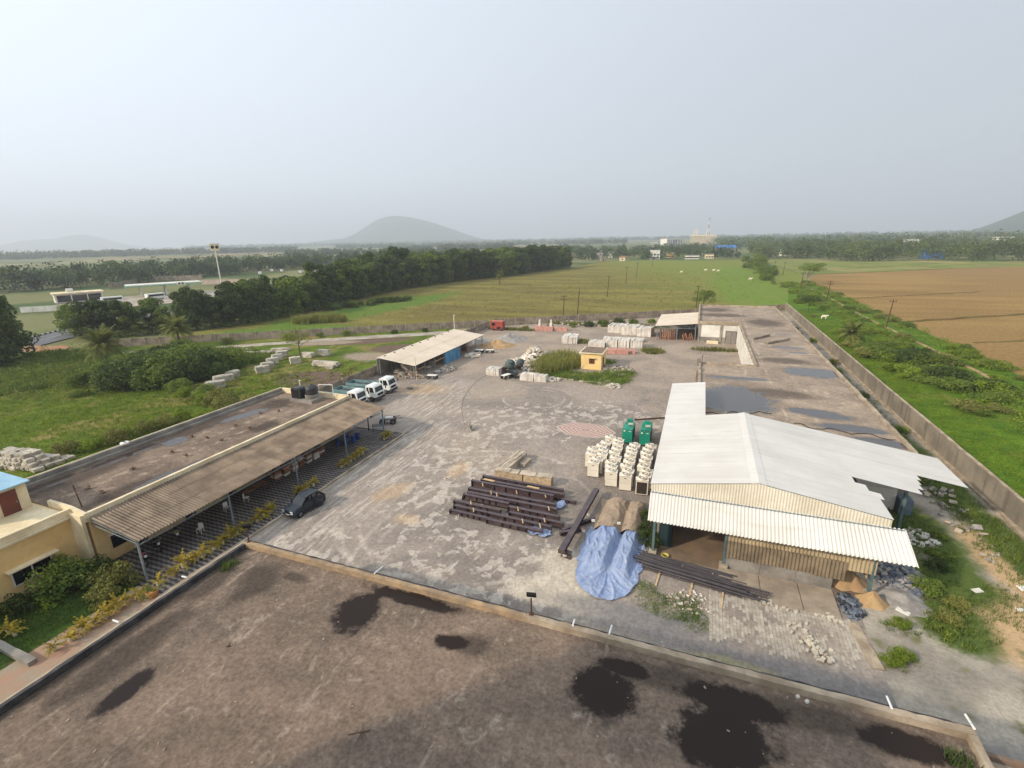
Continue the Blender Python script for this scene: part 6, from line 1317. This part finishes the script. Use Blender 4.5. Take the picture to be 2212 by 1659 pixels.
for i, (x, y, s, k) in enumerate([(-30,141,.7,1),(-26,143,.8,0),(-22,145.5,.9,1),(-18,148,.7,0),(-34,139,.6,0),(-13,151,.6,2),(-46,131,.5,3),(-40,134,.5,3)]): tree('wall_bush', 'bush%d' % k, (x,y,0), 'green bush before the far end wall, %s from the left' % nth(sorted([-30,-26,-22,-18,-34,-13,-46,-40]).index(x)), 'bushes before the far end wall', s, cat='bush')
# weeds beside the white shed and in the right-hand lane
for i, (x, y, s, k) in enumerate([(17.2,38.3,.75,0),(18.4,36.9,.6,3),(17.3,35.2,.6,3),(16.6,33.8,.5,0),(19.6,43.2,.6,0),(18.8,41.3,.6,1),(20.6,46.2,.5,0),(14.2,33.6,.45,2),(13.4,30.6,.5,2),(12.7,29.9,.45,2),(-2.6,41.2,.5,1),(-2.5,39.4,.5,1),(-2.45,37.6,.5,1)]): tree('weed_bush', 'bush%d' % k, (x,y,0), 'weed bush by the white shed, %s' % ['beside the blue grey stones','behind the tan soil','right of the pale sand','nearest the right roof edge','near the teal column','behind the stone rubble','by the white rubbish','over the black stones','on the open ground, farther','on the open ground, nearer','left of the side wall, farthest','left of the side wall, middle','left of the side wall, nearest'][i], 'bush', None, s, cat='bush') if False else tree('weed_bush', 'bush%d' % k, (x,y,0), 'weed bush by the white shed, %s' % ['beside the blue grey stones','behind the tan soil','right of the pale sand','nearest the right roof edge','near the teal column','behind the stone rubble','by the white rubbish','over the black stones','on the open ground, farther','on the open ground, nearer','left of the side wall, farthest','left of the side wall, middle','left of the side wall, nearest'][i], 'weed bushes by the white shed', s*(.62 if i < 10 else 1.), cat='bush', flat=.75)
for i in range(16):
    y = 58+i*7.5; tree('weed_bush', 'bush%d' % (i % 4), (rng.uniform(21.5,26.5),y,0), 'weed clump in the lane beside the right wall, %s from the near end' % nth(i), 'weed clumps in the right lane', rng.uniform(.3,.6), cat='bush')
# garden shrubs by the yellow wing
for i, (x, y, k, s, lab) in enumerate([(-43.6,17.2,'bush0',.95,'largest dark shrub against the yellow wing'),(-42.2,18.4,'bush1',.75,'shrub at the corner of the yellow wing'),(-40.2,18.5,'bush3',.7,'tall shrub beside the near veranda post'),(-43.9,14.6,'bush1',.55,'low shrub under the wing window'),(-39.2,17.2,'bush3',.5,'yellowish shrub before the veranda post'),(-44.4,12.8,'small0',.9,'small shrub at the left picture edge'),(-42.4,15.4,'small1',.9,'small bright shrub on the garden grass')]): tree('garden_shrub', k, (x,y,0), lab, None, s, cat='shrub')
# grass
grass('lawn_tufts', 'rough green grass over the left compound', [(-100,38,40,16),(-80,48,16,12),(-75,62,12,10),(-110,60,24,12)], 12000, .26, .04, M['leaf_bright'], 1)
grass('tall_weeds', 'dense tall weeds at the far left of the compound', [(-130,52,18,14),(-118,70,18,6),(-104,80,16,6),(-140,68,12,6)], 6500, .95, .09, M['leaf_mid'], 12, blades=6, spread=.3)
grass('lawn_tufts', 'green grass between the right wall and the bushes', [(32.5,90,5,50),(33,140,5,50)], 9000, .16, .03, M['leaf_bright'], 2)
grass('island_grass', 'tall wild grass over the yard island', [(-26,95,4,6),(-27,90,3,4)], 420, 1.9, .06, M['leaf_olive'], 3, blades=13, spread=.45)
grass('island_grass', 'low weeds over the front and right of the yard island', [(-22,87,6,3),(-15,87,4.5,4.5),(-20,99,5,3),(-13,91,3,3)], 1300, .55, .05, M['leaf_mid'], 13, blades=6, spread=.3)
grass('field_reeds', 'pale reed clumps before the far wall', [(-121,124,3.5,2),(-117,127.5,3.5,2),(-112,130,3.5,1.6)], 150, 2.4, .07, M['leaf_olive'], 4, blades=22, spread=.5)
grass('weeds', 'green weeds along the right lane and around the shed', [(19,46,2.2,5),(24.6,52,2,16),(24,90,2.2,40),(18,37,2.4,4),(17,34,1.6,1.6),(13,30.2,1,.8),(25.8,46,1.2,7),(14,33.2,1.2,.6),(22.5,38,2.4,3)], 3800, .3, .022, M['leaf_mid'], 5)
grass('weeds', 'patch of grass before the blue tarpaulin', [(-.3,30.4,2.3,1.2),(1.5,29.6,.9,1.1),(-2,31.7,.9,.8),(.9,31.2,.9,.9)], 800, .13, .016, M['leaf_mid'], 6)
grass('weeds', 'dry grass tufts over the stacks area at the back of the yard', [(-27,118,2.5,2),(-9,112,2.6,2.6),(4,117,5,1.4),(-25,144,18,2.5),(-50,130,7,1.2)], 2200, .7, .05, M['leaf_olive'], 7)
grass('weeds', 'garden grass before the yellow wing', [(-41.6,15,3.4,3.6),(-43,10,2.2,5)], 1700, .16, .02, M['leaf_mid'], 8)
grass('weeds', 'stray weeds at the edge of the foreground roof corner', [(11.4,19.8,.5,.5),(-27.9,19.2,.5,.7)], 90, .3, .02, M['leaf_dark'], 9, z=4.5)
grass('field_tussocks', 'tussocks spread over the paddy field', [(-60,220,70,90),(-20,300,50,120),(-90,160,40,30)], 1300, .34, .10, M['leaf_olive'], 10, blades=5, spread=.4)
# low scrub filling the strip beyond the right wall
def scrub(name, label, spots, mat, seed, leaf=.26, per=46):
    rs = np.random.RandomState(seed); C, N = crown_points(rs, [(x, y, h*.45, r, r, h*.6) for x, y, h, r in spots], per, .6); V, F = leaf_quads(C, N, leaf, rs, .7); V[:, 2] = np.maximum(V[:, 2], -.03)
    return tag(mobj(name, np_mesh(name, V, F, mat)), label, 'scrub', kind='stuff')
sp1, sp2 = [], []
for k in range(900):
    y = 50+rng.random()**.9*245; lo = 38.5 if y < 95 else 35.5 if y < 150 else 38; x = rng.uniform(lo, 54.6)
    if 47.6 < x < 49.9: continue
    (sp1 if rng.random() < .6 else sp2).append((x, y, rng.uniform(.5,1.5), rng.uniform(.7,1.5)))
scrub('low_scrub', 'yellow green low scrub between the right wall and the stubble field', sp1, M['leaf_bright'], 21); scrub('low_scrub', 'olive low scrub mixed into the strip beyond the right wall', sp2, M['leaf_mid'], 22)
sp3, sp4 = [], []
for k in range(520):
    x, y = rng.uniform(-156,-100), rng.uniform(44,88)
    if y > 60+(x+156)*.55 and rng.random() < .8: continue
    (sp3 if rng.random() < .55 else sp4).append((x, y, rng.uniform(.5,1.5), rng.uniform(.7,1.6)))
for k in range(240):
    a, b = rng.uniform(-100,-58), rng.uniform(52,84); sp4.append((a, b, rng.uniform(.2,.5), rng.uniform(.4,.9)))
for p in along(line, 1.6): sp3.append((p.x+rng.uniform(1.5,4.5), p.y+rng.uniform(-1,1), rng.uniform(1.2,2.8), rng.uniform(1.2,2.2)))
scrub('low_scrub', 'dense green weeds and undergrowth over the far left of the compound', sp3, M['leaf_mid'], 23, .34); scrub('low_scrub', 'dry olive weeds scattered over the left compound', sp4, M['leaf_olive'], 24, .24)
# far woods
def woods(name, label, spots, mat, seed, leaf=1.9, per=80):
    rs = np.random.RandomState(seed); cl = []
    for x, y, h, r in spots:
        for k in range(5):
            a = rs.uniform(0, 6.28); q = r*.55*sqrt(rs.uniform()); c = r*rs.uniform(.42,.66); cl.append((x+q*cos(a), y+q*sin(a), h*rs.uniform(.42,.86)-.1*c, c, c, c*.72))
        cl.append((x, y, h*.3, r*.75, r*.75, h*.3))
    C, N = crown_points(rs, cl, per//6, .5); V, F = leaf_quads(C, N, leaf, rs, .8); return tag(mobj(name, np_mesh(name, V, F, mat)), label, 'woods', kind='stuff')
def belt(pts, depth, n, h, r, seed):
    rr_ = random.Random(seed); P = [Vector(p) for p in pts]; out = []; Ls = [(b-a).length for a, b in zip(P[:-1], P[1:])]; T = sum(Ls)
    for k in range(n):
        t = rr_.random()*T; i = 0
        while t > Ls[i]: t -= Ls[i]; i += 1
        p = P[i].lerp(P[i+1], t/Ls[i]); d = p.normalized(); q = p+d*(rr_.random()**1.3*depth); out.append((q.x, q.y, h*rr_.uniform(.55,1.25), r*rr_.uniform(.6,1.5)))
    return out
M['wood_a'] = leaf_mat('far_leaf', sr(78,94,50), sr(54,70,40), sr(110,122,66), .035, 0); M['wood_b'] = leaf_mat('far_leaf_light', sr(96,110,58), sr(62,80,46), sr(136,142,80), .03, 0)
woods('far_woods', 'dark wood beyond the fuel station on the left', belt([(-420,150),(-385,185),(-372,212),(-384,258),(-384,318),(-395,347),(-372,400),(-330,470),(-300,560)], 110, 560, 13.5, 6.5, 1), M['wood_a'], 1, 1.6, 110)
woods('far_woods', 'wooded land behind the field on the right', belt([(46,585),(96,605),(128,528),(189,545),(236,522),(330,560),(460,610)], 420, 900, 15, 8, 2), M['wood_b'], 2, 1.7, 110)
woods('far_woods', 'trees among the far houses', belt([(-175,640),(-120,575),(-86,575),(-20,640),(40,610)], 520, 260, 10.5, 7, 3), M['wood_a'], 3, 1.8, 110)
woods('far_woods', 'distant wooded plain to the right', belt([(20,1100),(400,1050),(900,1000),(1500,900)], 2200, 1500, 17, 15, 4), M['wood_b'], 4, 4.2, 60)
woods('far_woods', 'distant tree belts across the plain on the left', belt([(-1700,700),(-1500,1000),(-1250,1300)], 220, 330, 15, 16, 5)+belt([(-1500,1800),(-900,2000),(-300,2100)], 300, 300, 15, 17, 6)+belt([(-900,900),(-620,960)], 60, 60, 11, 9, 7)+belt([(-800,1250),(-500,1350)], 80, 90, 12, 11, 8), M['wood_a'], 5, 4.5, 54)
woods('far_woods', 'hazy woods along the horizon', belt([(-3500,2600),(-2500,3200),(-1200,3600),(0,3600),(1200,3300),(2400,2500)], 1200, 1100, 18, 34, 9), M['wood_a'], 6, 9., 42)
woods('far_woods', 'scattered trees over the middle plain behind the tree row', belt([(-330,520),(-230,620),(-160,760)], 700, 130, 11, 6.5, 10)+belt([(-560,560),(-420,700)], 500, 60, 11, 7, 11), M['wood_a'], 7, 2., 90)

# ------------------------------------------------------------ poles
def pole(x, y, h, arms, lab, lean=0., grp='power poles across the fields'):
    o = thing('power_pole', lab, 'power pole', (x,y,0), .3, grp); o.rotation_euler = (0, lean, .3); MB().cyl((0,0,-.3),(0,0,h),.16,.11,8).build('pole', M['rust'], o)
    for k in range(arms):
        zz = h-.5-k*1.0; MB().bar((-.95,0,zz),(.95,0,zz),.12).build('crossarm', M['rust'], o)
        for s in (-.85,0,.85): MB().cyl((s,0,zz+.06),(s,0,zz+.34),.06,n=6).build('insulator', M['dark'], o)
for x, y, h, a, ln, lab in [(-42.3,159,7,2,.02,'double-armed power pole just behind the far wall'),(-38.7,164,8.5,0,.06,'bare leaning power pole right of the double-armed one'),(-38.2,218,9,1,.05,'power pole in the middle of the paddy field'),(-39,280,9.4,1,.03,'fourth power pole out across the paddy field'),(-39.3,328,9.3,1,.06,'fifth power pole out across the paddy field'),(-40,441,8.5,1,0,'farthest power pole in the paddy field'),(-1.0,189.2,8,1,.03,'power pole beside the round tree behind the flat building'),(43.8,265,7.9,1,.03,'power pole by the flat-topped tree'),(45.3,218,7.7,2,.06,'double-armed power pole in the right-hand bushes'),(48.3,160,7.5,1,.07,'nearest power pole along the stubble field'),(44.4,373,8,1,.04,'far left power pole of the pair beyond the flat-topped tree'),(48.1,357,8,1,.06,'far right power pole of the pair beyond the flat-topped tree'),(-147,103,8.5,0,.05,'grey pole standing before the trees on the left')]: pole(x, y, h, a, lab, ln)

# ------------------------------------------------------------ fuel station on the left
ang = atan2(30,16.5)
FS = thing('fuel_canopy', 'green and white fuel station canopy on slim columns', 'canopy', (-267,182,0), ang); M['fsgreen'] = pm('fascia_green', sr(110,176,140), sr(96,160,126), .3, .5)
MB().box(-17,17,-.2,12,5.0,5.9).build('fascia', M['fsgreen'], FS); MB().box(-16.8,16.8,0,11.8,5.902,6.0).build('top', M['white'], FS); MB().box(-17.02,17.02,-.23,-.205,5.45,5.8).build('stripe', M['white'], FS)
for x in (-11,0,11):
    for y in (2.5,9): MB().box(x-.35,x+.35,y-.35,y+.35,0,5.0).build('column', M['white'], FS)
MB().box(5,9,-.42,-.24,4.9,6.3).build('emblem_panel', M['white'], FS)
for x in (6.2,7.8): MB().lathe([(.5,0),(.5,.04),(.28,.04),(.28,0)], 18).build('emblem_ring', M['dark'], FS).matrix_local = Matrix.Translation((x,-.43,5.6)) @ Matrix.Rotation(pi/2,4,'X')
PY = thing('fuel_pylon', 'tall fuel station pole sign with a square double-ring board', 'sign', (-284,228.8,0), atan2(-229,284)+pi/2+.0); MB().cyl((0,0,0),(0,0,22.3),.38,.3,10).build('pole', M['white'], PY); bd = MB().box(-2.6,2.6,-.3,.3,21.6,26).build('board', M['cream'], PY)
for x in (-1.2,1.2):
    MB().lathe([(.95,0),(.95,.05),(.55,.05),(.55,0)], 20).build('ring', M['dark'], bd).matrix_local = Matrix.Translation((x,-.31,23.9)) @ Matrix.Rotation(pi/2,4,'X')
FB = thing('fuel_shop', 'low white fuel station shop with a dark glass front', 'building', (-281,149,0), atan2(15,6.4)); MB().box(-9,9,0,9,0,4.0).build('wall', M['white'], FB); MB().box(-9.6,9.6,-1.2,9.4,4.002,4.6).build('roof', M['cream'], FB); MB().box(-8.2,8.2,-.06,-.01,.4,3.4).build('window', M['glass'], FB); MB().box(-4,-1.5,3,6,4.602,6.2).build('roof_cabin', M['white'], FB)
for x in (-8.6,-3,3,8.6): MB().box(x-.2,x+.2,-.9,-.5,0,4).build('column', M['white'], FB)
def simple_wall(name, lab, p, q, h, mat): 
    p, q = Vector((*p,0)), Vector((*q,0)); o = thing(name, lab, 'wall', p); n = max(2, int((q-p).length/4))
    for i in range(n):
        a, b = (q-p)*(i/n), (q-p)*((i+.96)/n); MB().bar((a.x,a.y,h/2),(b.x,b.y,h/2),h,.25).build('panel', mat, o) if False else MB().mbox(Matrix.Translation(((a.x+b.x)/2,(a.y+b.y)/2,h/2)) @ Matrix.Rotation(atan2(b.y-a.y,b.x-a.x),4,'Z'), (b-a).length,.25,h).build('panel', mat, o)
simple_wall('fuel_wall', 'low white wall in front of the fuel station', (-260,116), (-243,129), 2.3, M['white']); simple_wall('fuel_wall', 'white wall running back from the fuel station front wall', (-243,129), (-247,147), 2.0, M['white']); simple_wall('far_wall', 'long pale wall to the right of the pole sign', (-312,237), (-276,252), 3.0, pm('pale_pink', sr(196,176,160), None, .5)); simple_wall('far_wall', 'grey compound wall behind the fuel station', (-345,200), (-392,252), 3.0, M['wall_conc']); simple_wall('far_wall', 'grey compound wall before the wood behind the canopy', (-390,254), (-356,272), 3.4, M['wall_conc'])
sheet('station_apron', [(-262,119),(-240,131),(-222,170),(-240,215),(-275,205),(-292,150)], -.2, M['conc_path'])
def small_truck(x, y, rz, col, lab, L=7., bus=False, grp=None):
    o = thing('bus' if bus else 'parked_truck', lab, 'bus' if bus else 'truck', (x,y,-.2), rz, grp)
    if bus:
        MB().box(-L/2,L/2,-1.2,1.2,.5,3.0).build('body', col, o); MB().box(-L/2+.6,L/2-.3,-1.22,1.22,1.6,2.5).build('window', M['glass'], o)
    else:
        MB().prism([(L/2-1.9,.7),(L/2,.7),(L/2,1.6),(L/2-.3,2.8),(L/2-1.9,2.8)], 'y', -1.15, 1.15).build('cab', col, o); MB().box(-L/2,L/2-2.1,-1.2,1.2,.9,2.2 if col is not M['cabwhite'] else 1.5).build('bed', M['bumper'], o); MB().add([(L/2-.02,-1,1.65),(L/2-.02,1,1.65),(L/2-.29,.9,2.6),(L/2-.29,-.9,2.6)], [(0,1,2,3)]).build('windshield', M['carglass'], o)
    for s in (-1, 1):
        for xx in (L/2-1.2,-L/2+1.4): wheel(o, xx, s*1.0, .5, .3, 'y')
small_truck(-259,150,1.2,M['cabwhite'],'white bus at the fuel station, left',8,True); small_truck(-253,166,1.5,M['cabwhite'],'white and green bus under the fuel canopy',8,True); small_truck(-238,168,.8,pm('dark_blue',sr(40,52,66),None,1,.5),'dark loaded truck leaving the fuel station',9)
for i, (x, y) in enumerate([(-357,326),(-380,361),(-366,359),(-328,342),(-323,347),(-316,348)]): small_truck(x, y, -.6, M['cabwhite'], 'white truck cab far behind the tree row, %s from the left' % nth(i), 6.5, grp='white trucks parked far behind the tree row')
# ------------------------------------------------------------ far town
def house(x, y, w, d, h, wall, roof, lab, rz=.1, nwin=3, flat=True, cat='house', nm='far_house'):
    o = thing(nm, lab, cat, (x,y,-.3), rz); MB().box(-w/2,w/2,-d/2,d/2,0,h).build('wall', wall, o)
    if flat: MB().box(-w/2-.4,w/2+.4,-d/2-.4,d/2+.4,h+.002,h+.5).build('roof', roof, o)
    else: MB().prism([(-d/2-.6,h),(d/2+.6,h),(0,h+d*.28)], 'x', -w/2-.5, w/2+.5).build('roof', roof, o)
    for fl in range(max(1, int(h/3.4))):
        for k in range(nwin): xx = -w/2+w*(k+.5)/nwin; MB().box(xx-w*.12/ max(1,nwin/4),xx+w*.12/max(1,nwin/4),-d/2-.06,-d/2-.01,fl*3.4+1.0,fl*3.4+2.4).build('window', M['glass'], o)
    return o
W_, C_, G_ = M['white'], M['cream'], M['greywall']; rustr = pm('tile_roof', sr(150,104,84), sr(128,92,78), .2, .9); bluer = pm('blue_roof', sr(62,112,172), None, .2, .5)
house(-53,608,11,9,9.5,W_,W_,'white two-storey house at the far edge of the paddy field'); house(-38,640,9,8,5.5,M['yellow'],C_,'yellow house right of the white two-storey house'); house(-12,603,15,7,4,W_,G_,'long low white house at the far edge of the paddy field',.05,5); house(6,620,9,7,4.5,C_,G_,'small cream house right of the long low one'); house(-84,566,6,5,4,C_,rustr,'small cream hut by the far left edge of the paddy field',.2,1,False); house(-103,552,5,6,5,M['wall_conc'],G_,'grey ruin at the end of the tree row',.4,1)
o = house(-75,1268,44,24,19,W_,C_,'large cream hall with tall dark vertical strips on the skyline',.75,1,cat='building',nm='far_hall')
for k in range(9): MB().box(-20+k*4.9,-18+k*4.9,-12.1,-12.02,2,17).build('strip', M['bumper'], o)
house(-112,1245,17,12,11,W_,W_,'white block left of the striped hall',.1,4,cat='building'); o = house(-6,1755,78,40,27,C_,C_,'long beige factory on the skyline',.03,8,cat='factory',nm='far_factory')
for x, hh in ((-28,44),(-20,46),(10,42)): MB().cyl((x,0,27),(x,0,hh),1.2,n=8).build('chimney', C_, o)
house(27,765,26,14,8,G_,bluer,'blue-roofed open shed among the far trees',.25,2,False,'shed','far_shed'); house(203,590,16,9,6.5,bluer,bluer,'small bright blue shed in the right-hand woods',.4,1,False,'shed','far_shed'); house(420,980,22,14,14,W_,W_,'white house showing above the right-hand woods',.3,3); house(250,800,14,9,15,W_,W_,'white tower house in the right-hand woods',.2,2); house(66,640,10,9,6,rustr,rustr,'rust-roofed house left in the right-hand woods',.2,2,False); house(92,690,11,9,11,W_,G_,'pale two-storey house left in the right-hand woods',.1,2); house(150,640,10,8,5,C_,rustr,'rust-roofed cottage in the right-hand woods',.3,2,False)
for i, (x, y, w, h) in enumerate([(-134,615,9,5),(-150,622,10,5.5),(-131,648,9,6),(-142,660,10,5),(-158,640,9,5),(-122,632,8,5),(-165,668,11,6),(-138,700,12,6),(-150,720,12,6),(-112,660,8,6),(-170,705,12,5)]): house(x, y, w, 7, h, G_ if i % 3 else W_, G_ if i % 2 else rustr, 'small far house past the tree row end, %s from the left' % nth(sorted([-134,-150,-131,-142,-158,-122,-165,-138,-150.1,-112,-170]).index(x if i != 8 else -150.1)), rng.uniform(-.3,.3), 2, i % 2 == 0)
house(-232,332,14,9,5,W_,W_,'white roofed house behind the tree row',.6,3); house(-216,350,16,9,5.5,W_,M['steel'],'long pale roof behind the tree row',.6,3,False)
CT = thing('cell_tower', 'tall red and white lattice mast on the skyline', 'mast', (far(1529,1000).x, far(1529,1000).y, 0)); mr_, mw_ = pm('mast_red', sr(170,90,80), None, 1), pm('mast_white', sr(220,220,220), None, 1)
for k in range(10):
    z0, z1 = k*5, k*5+5; r0, r1 = 2.4-.2*k, 2.2-.2*k; m = MB(); c4 = [(1,1),(-1,1),(-1,-1),(1,-1)]
    for i in range(4): a, b = c4[i], c4[(i+1) % 4]; m.bar((a[0]*r0,a[1]*r0,z0),(a[0]*r1,a[1]*r1,z1),.3).bar((a[0]*r0,a[1]*r0,z0),(b[0]*r1,b[1]*r1,z1),.16).bar((a[0]*r0,a[1]*r0,z0),(b[0]*r0,b[1]*r0,z0),.16)
    m.build('section', (mr_, mw_)[k % 2], CT)
CT.scale = (1.1,1.1,1.26)
for zz in (30,38,44): MB().cyl((1.6,-1,zz),(2.0,-1.6,zz),.9,n=12).build('dish', mw_, CT)
# ------------------------------------------------------------ cattle
def cow_mesh():
    js = [((0,.75,1.2),.34,.34),((0,.2,1.15),.40,.40),((0,-.45,1.15),.38,.36),((0,-.8,1.35),.2,.24),((0,-1.05,1.55),.15,.17),((0,-1.35,1.4),.09,.11)]; vs = [j[0] for j in js]; rad = [(j[1], j[2]) for j in js]; es = [(i, i+1) for i in range(5)]
    for at_, x, kn in ((0,.2,.12),(0,-.2,.12),(2,.18,-.06),(2,-.18,-.06)):
        b = vs[at_]; k = len(vs); vs += [(x,b[1]+kn,.62),(x,b[1],.05)]; rad += [(.11,.12),(.07,.07)]; es += [(at_,k),(k,k+1)]
    me = bpy.data.meshes.new('cow_skeleton'); me.from_pydata(vs, es, []); o = bpy.data.objects.new('cow_tmp', me); COL.objects.link(o); o.modifiers.new('s', 'SKIN'); o.modifiers.new('d', 'SUBSURF').levels = 1
    for i, v in enumerate(me.skin_vertices[0].data): v.radius = rad[i]; v.use_root = (i == 1)
    dg = bpy.context.evaluated_depsgraph_get(); out = bpy.data.meshes.new_from_object(o.evaluated_get(dg)); bpy.data.objects.remove(o); out.name = 'cow_body'; out.materials.clear(); out.materials.append(pm('cow_hide', sr(232,224,208), sr(206,194,172), 2, .85)); return out
cme = cow_mesh(); hm = MB()
for s in (-1, 1): hm.cyl((s*.1,-1.08,1.68),(s*.22,-1.0,1.95),.03,.01,6)
hme = hm.mesh('horns', M['bumper'])
for x, y, s, lab in [(35.7,171.3,.85,'white cow on the green strip beyond the right wall'),(-13.7,369,1,'white cow grazing alone far out in the paddy field'),(2.2,391,1,'far white cow, left of the three together'),(7.7,389,1,'far white cow, middle of the three together'),(10.6,383,1,'far white cow, right of the three together'),(26,312,1,'white cow at the right side of the paddy field')]:
    o = thing('cow', lab, 'cow', (x,y,-.1), rng.uniform(1,2.2), 'white cattle on the fields'); o.scale = (s,s,s); mobj('body', cme, o); mobj('horns', hme, o)
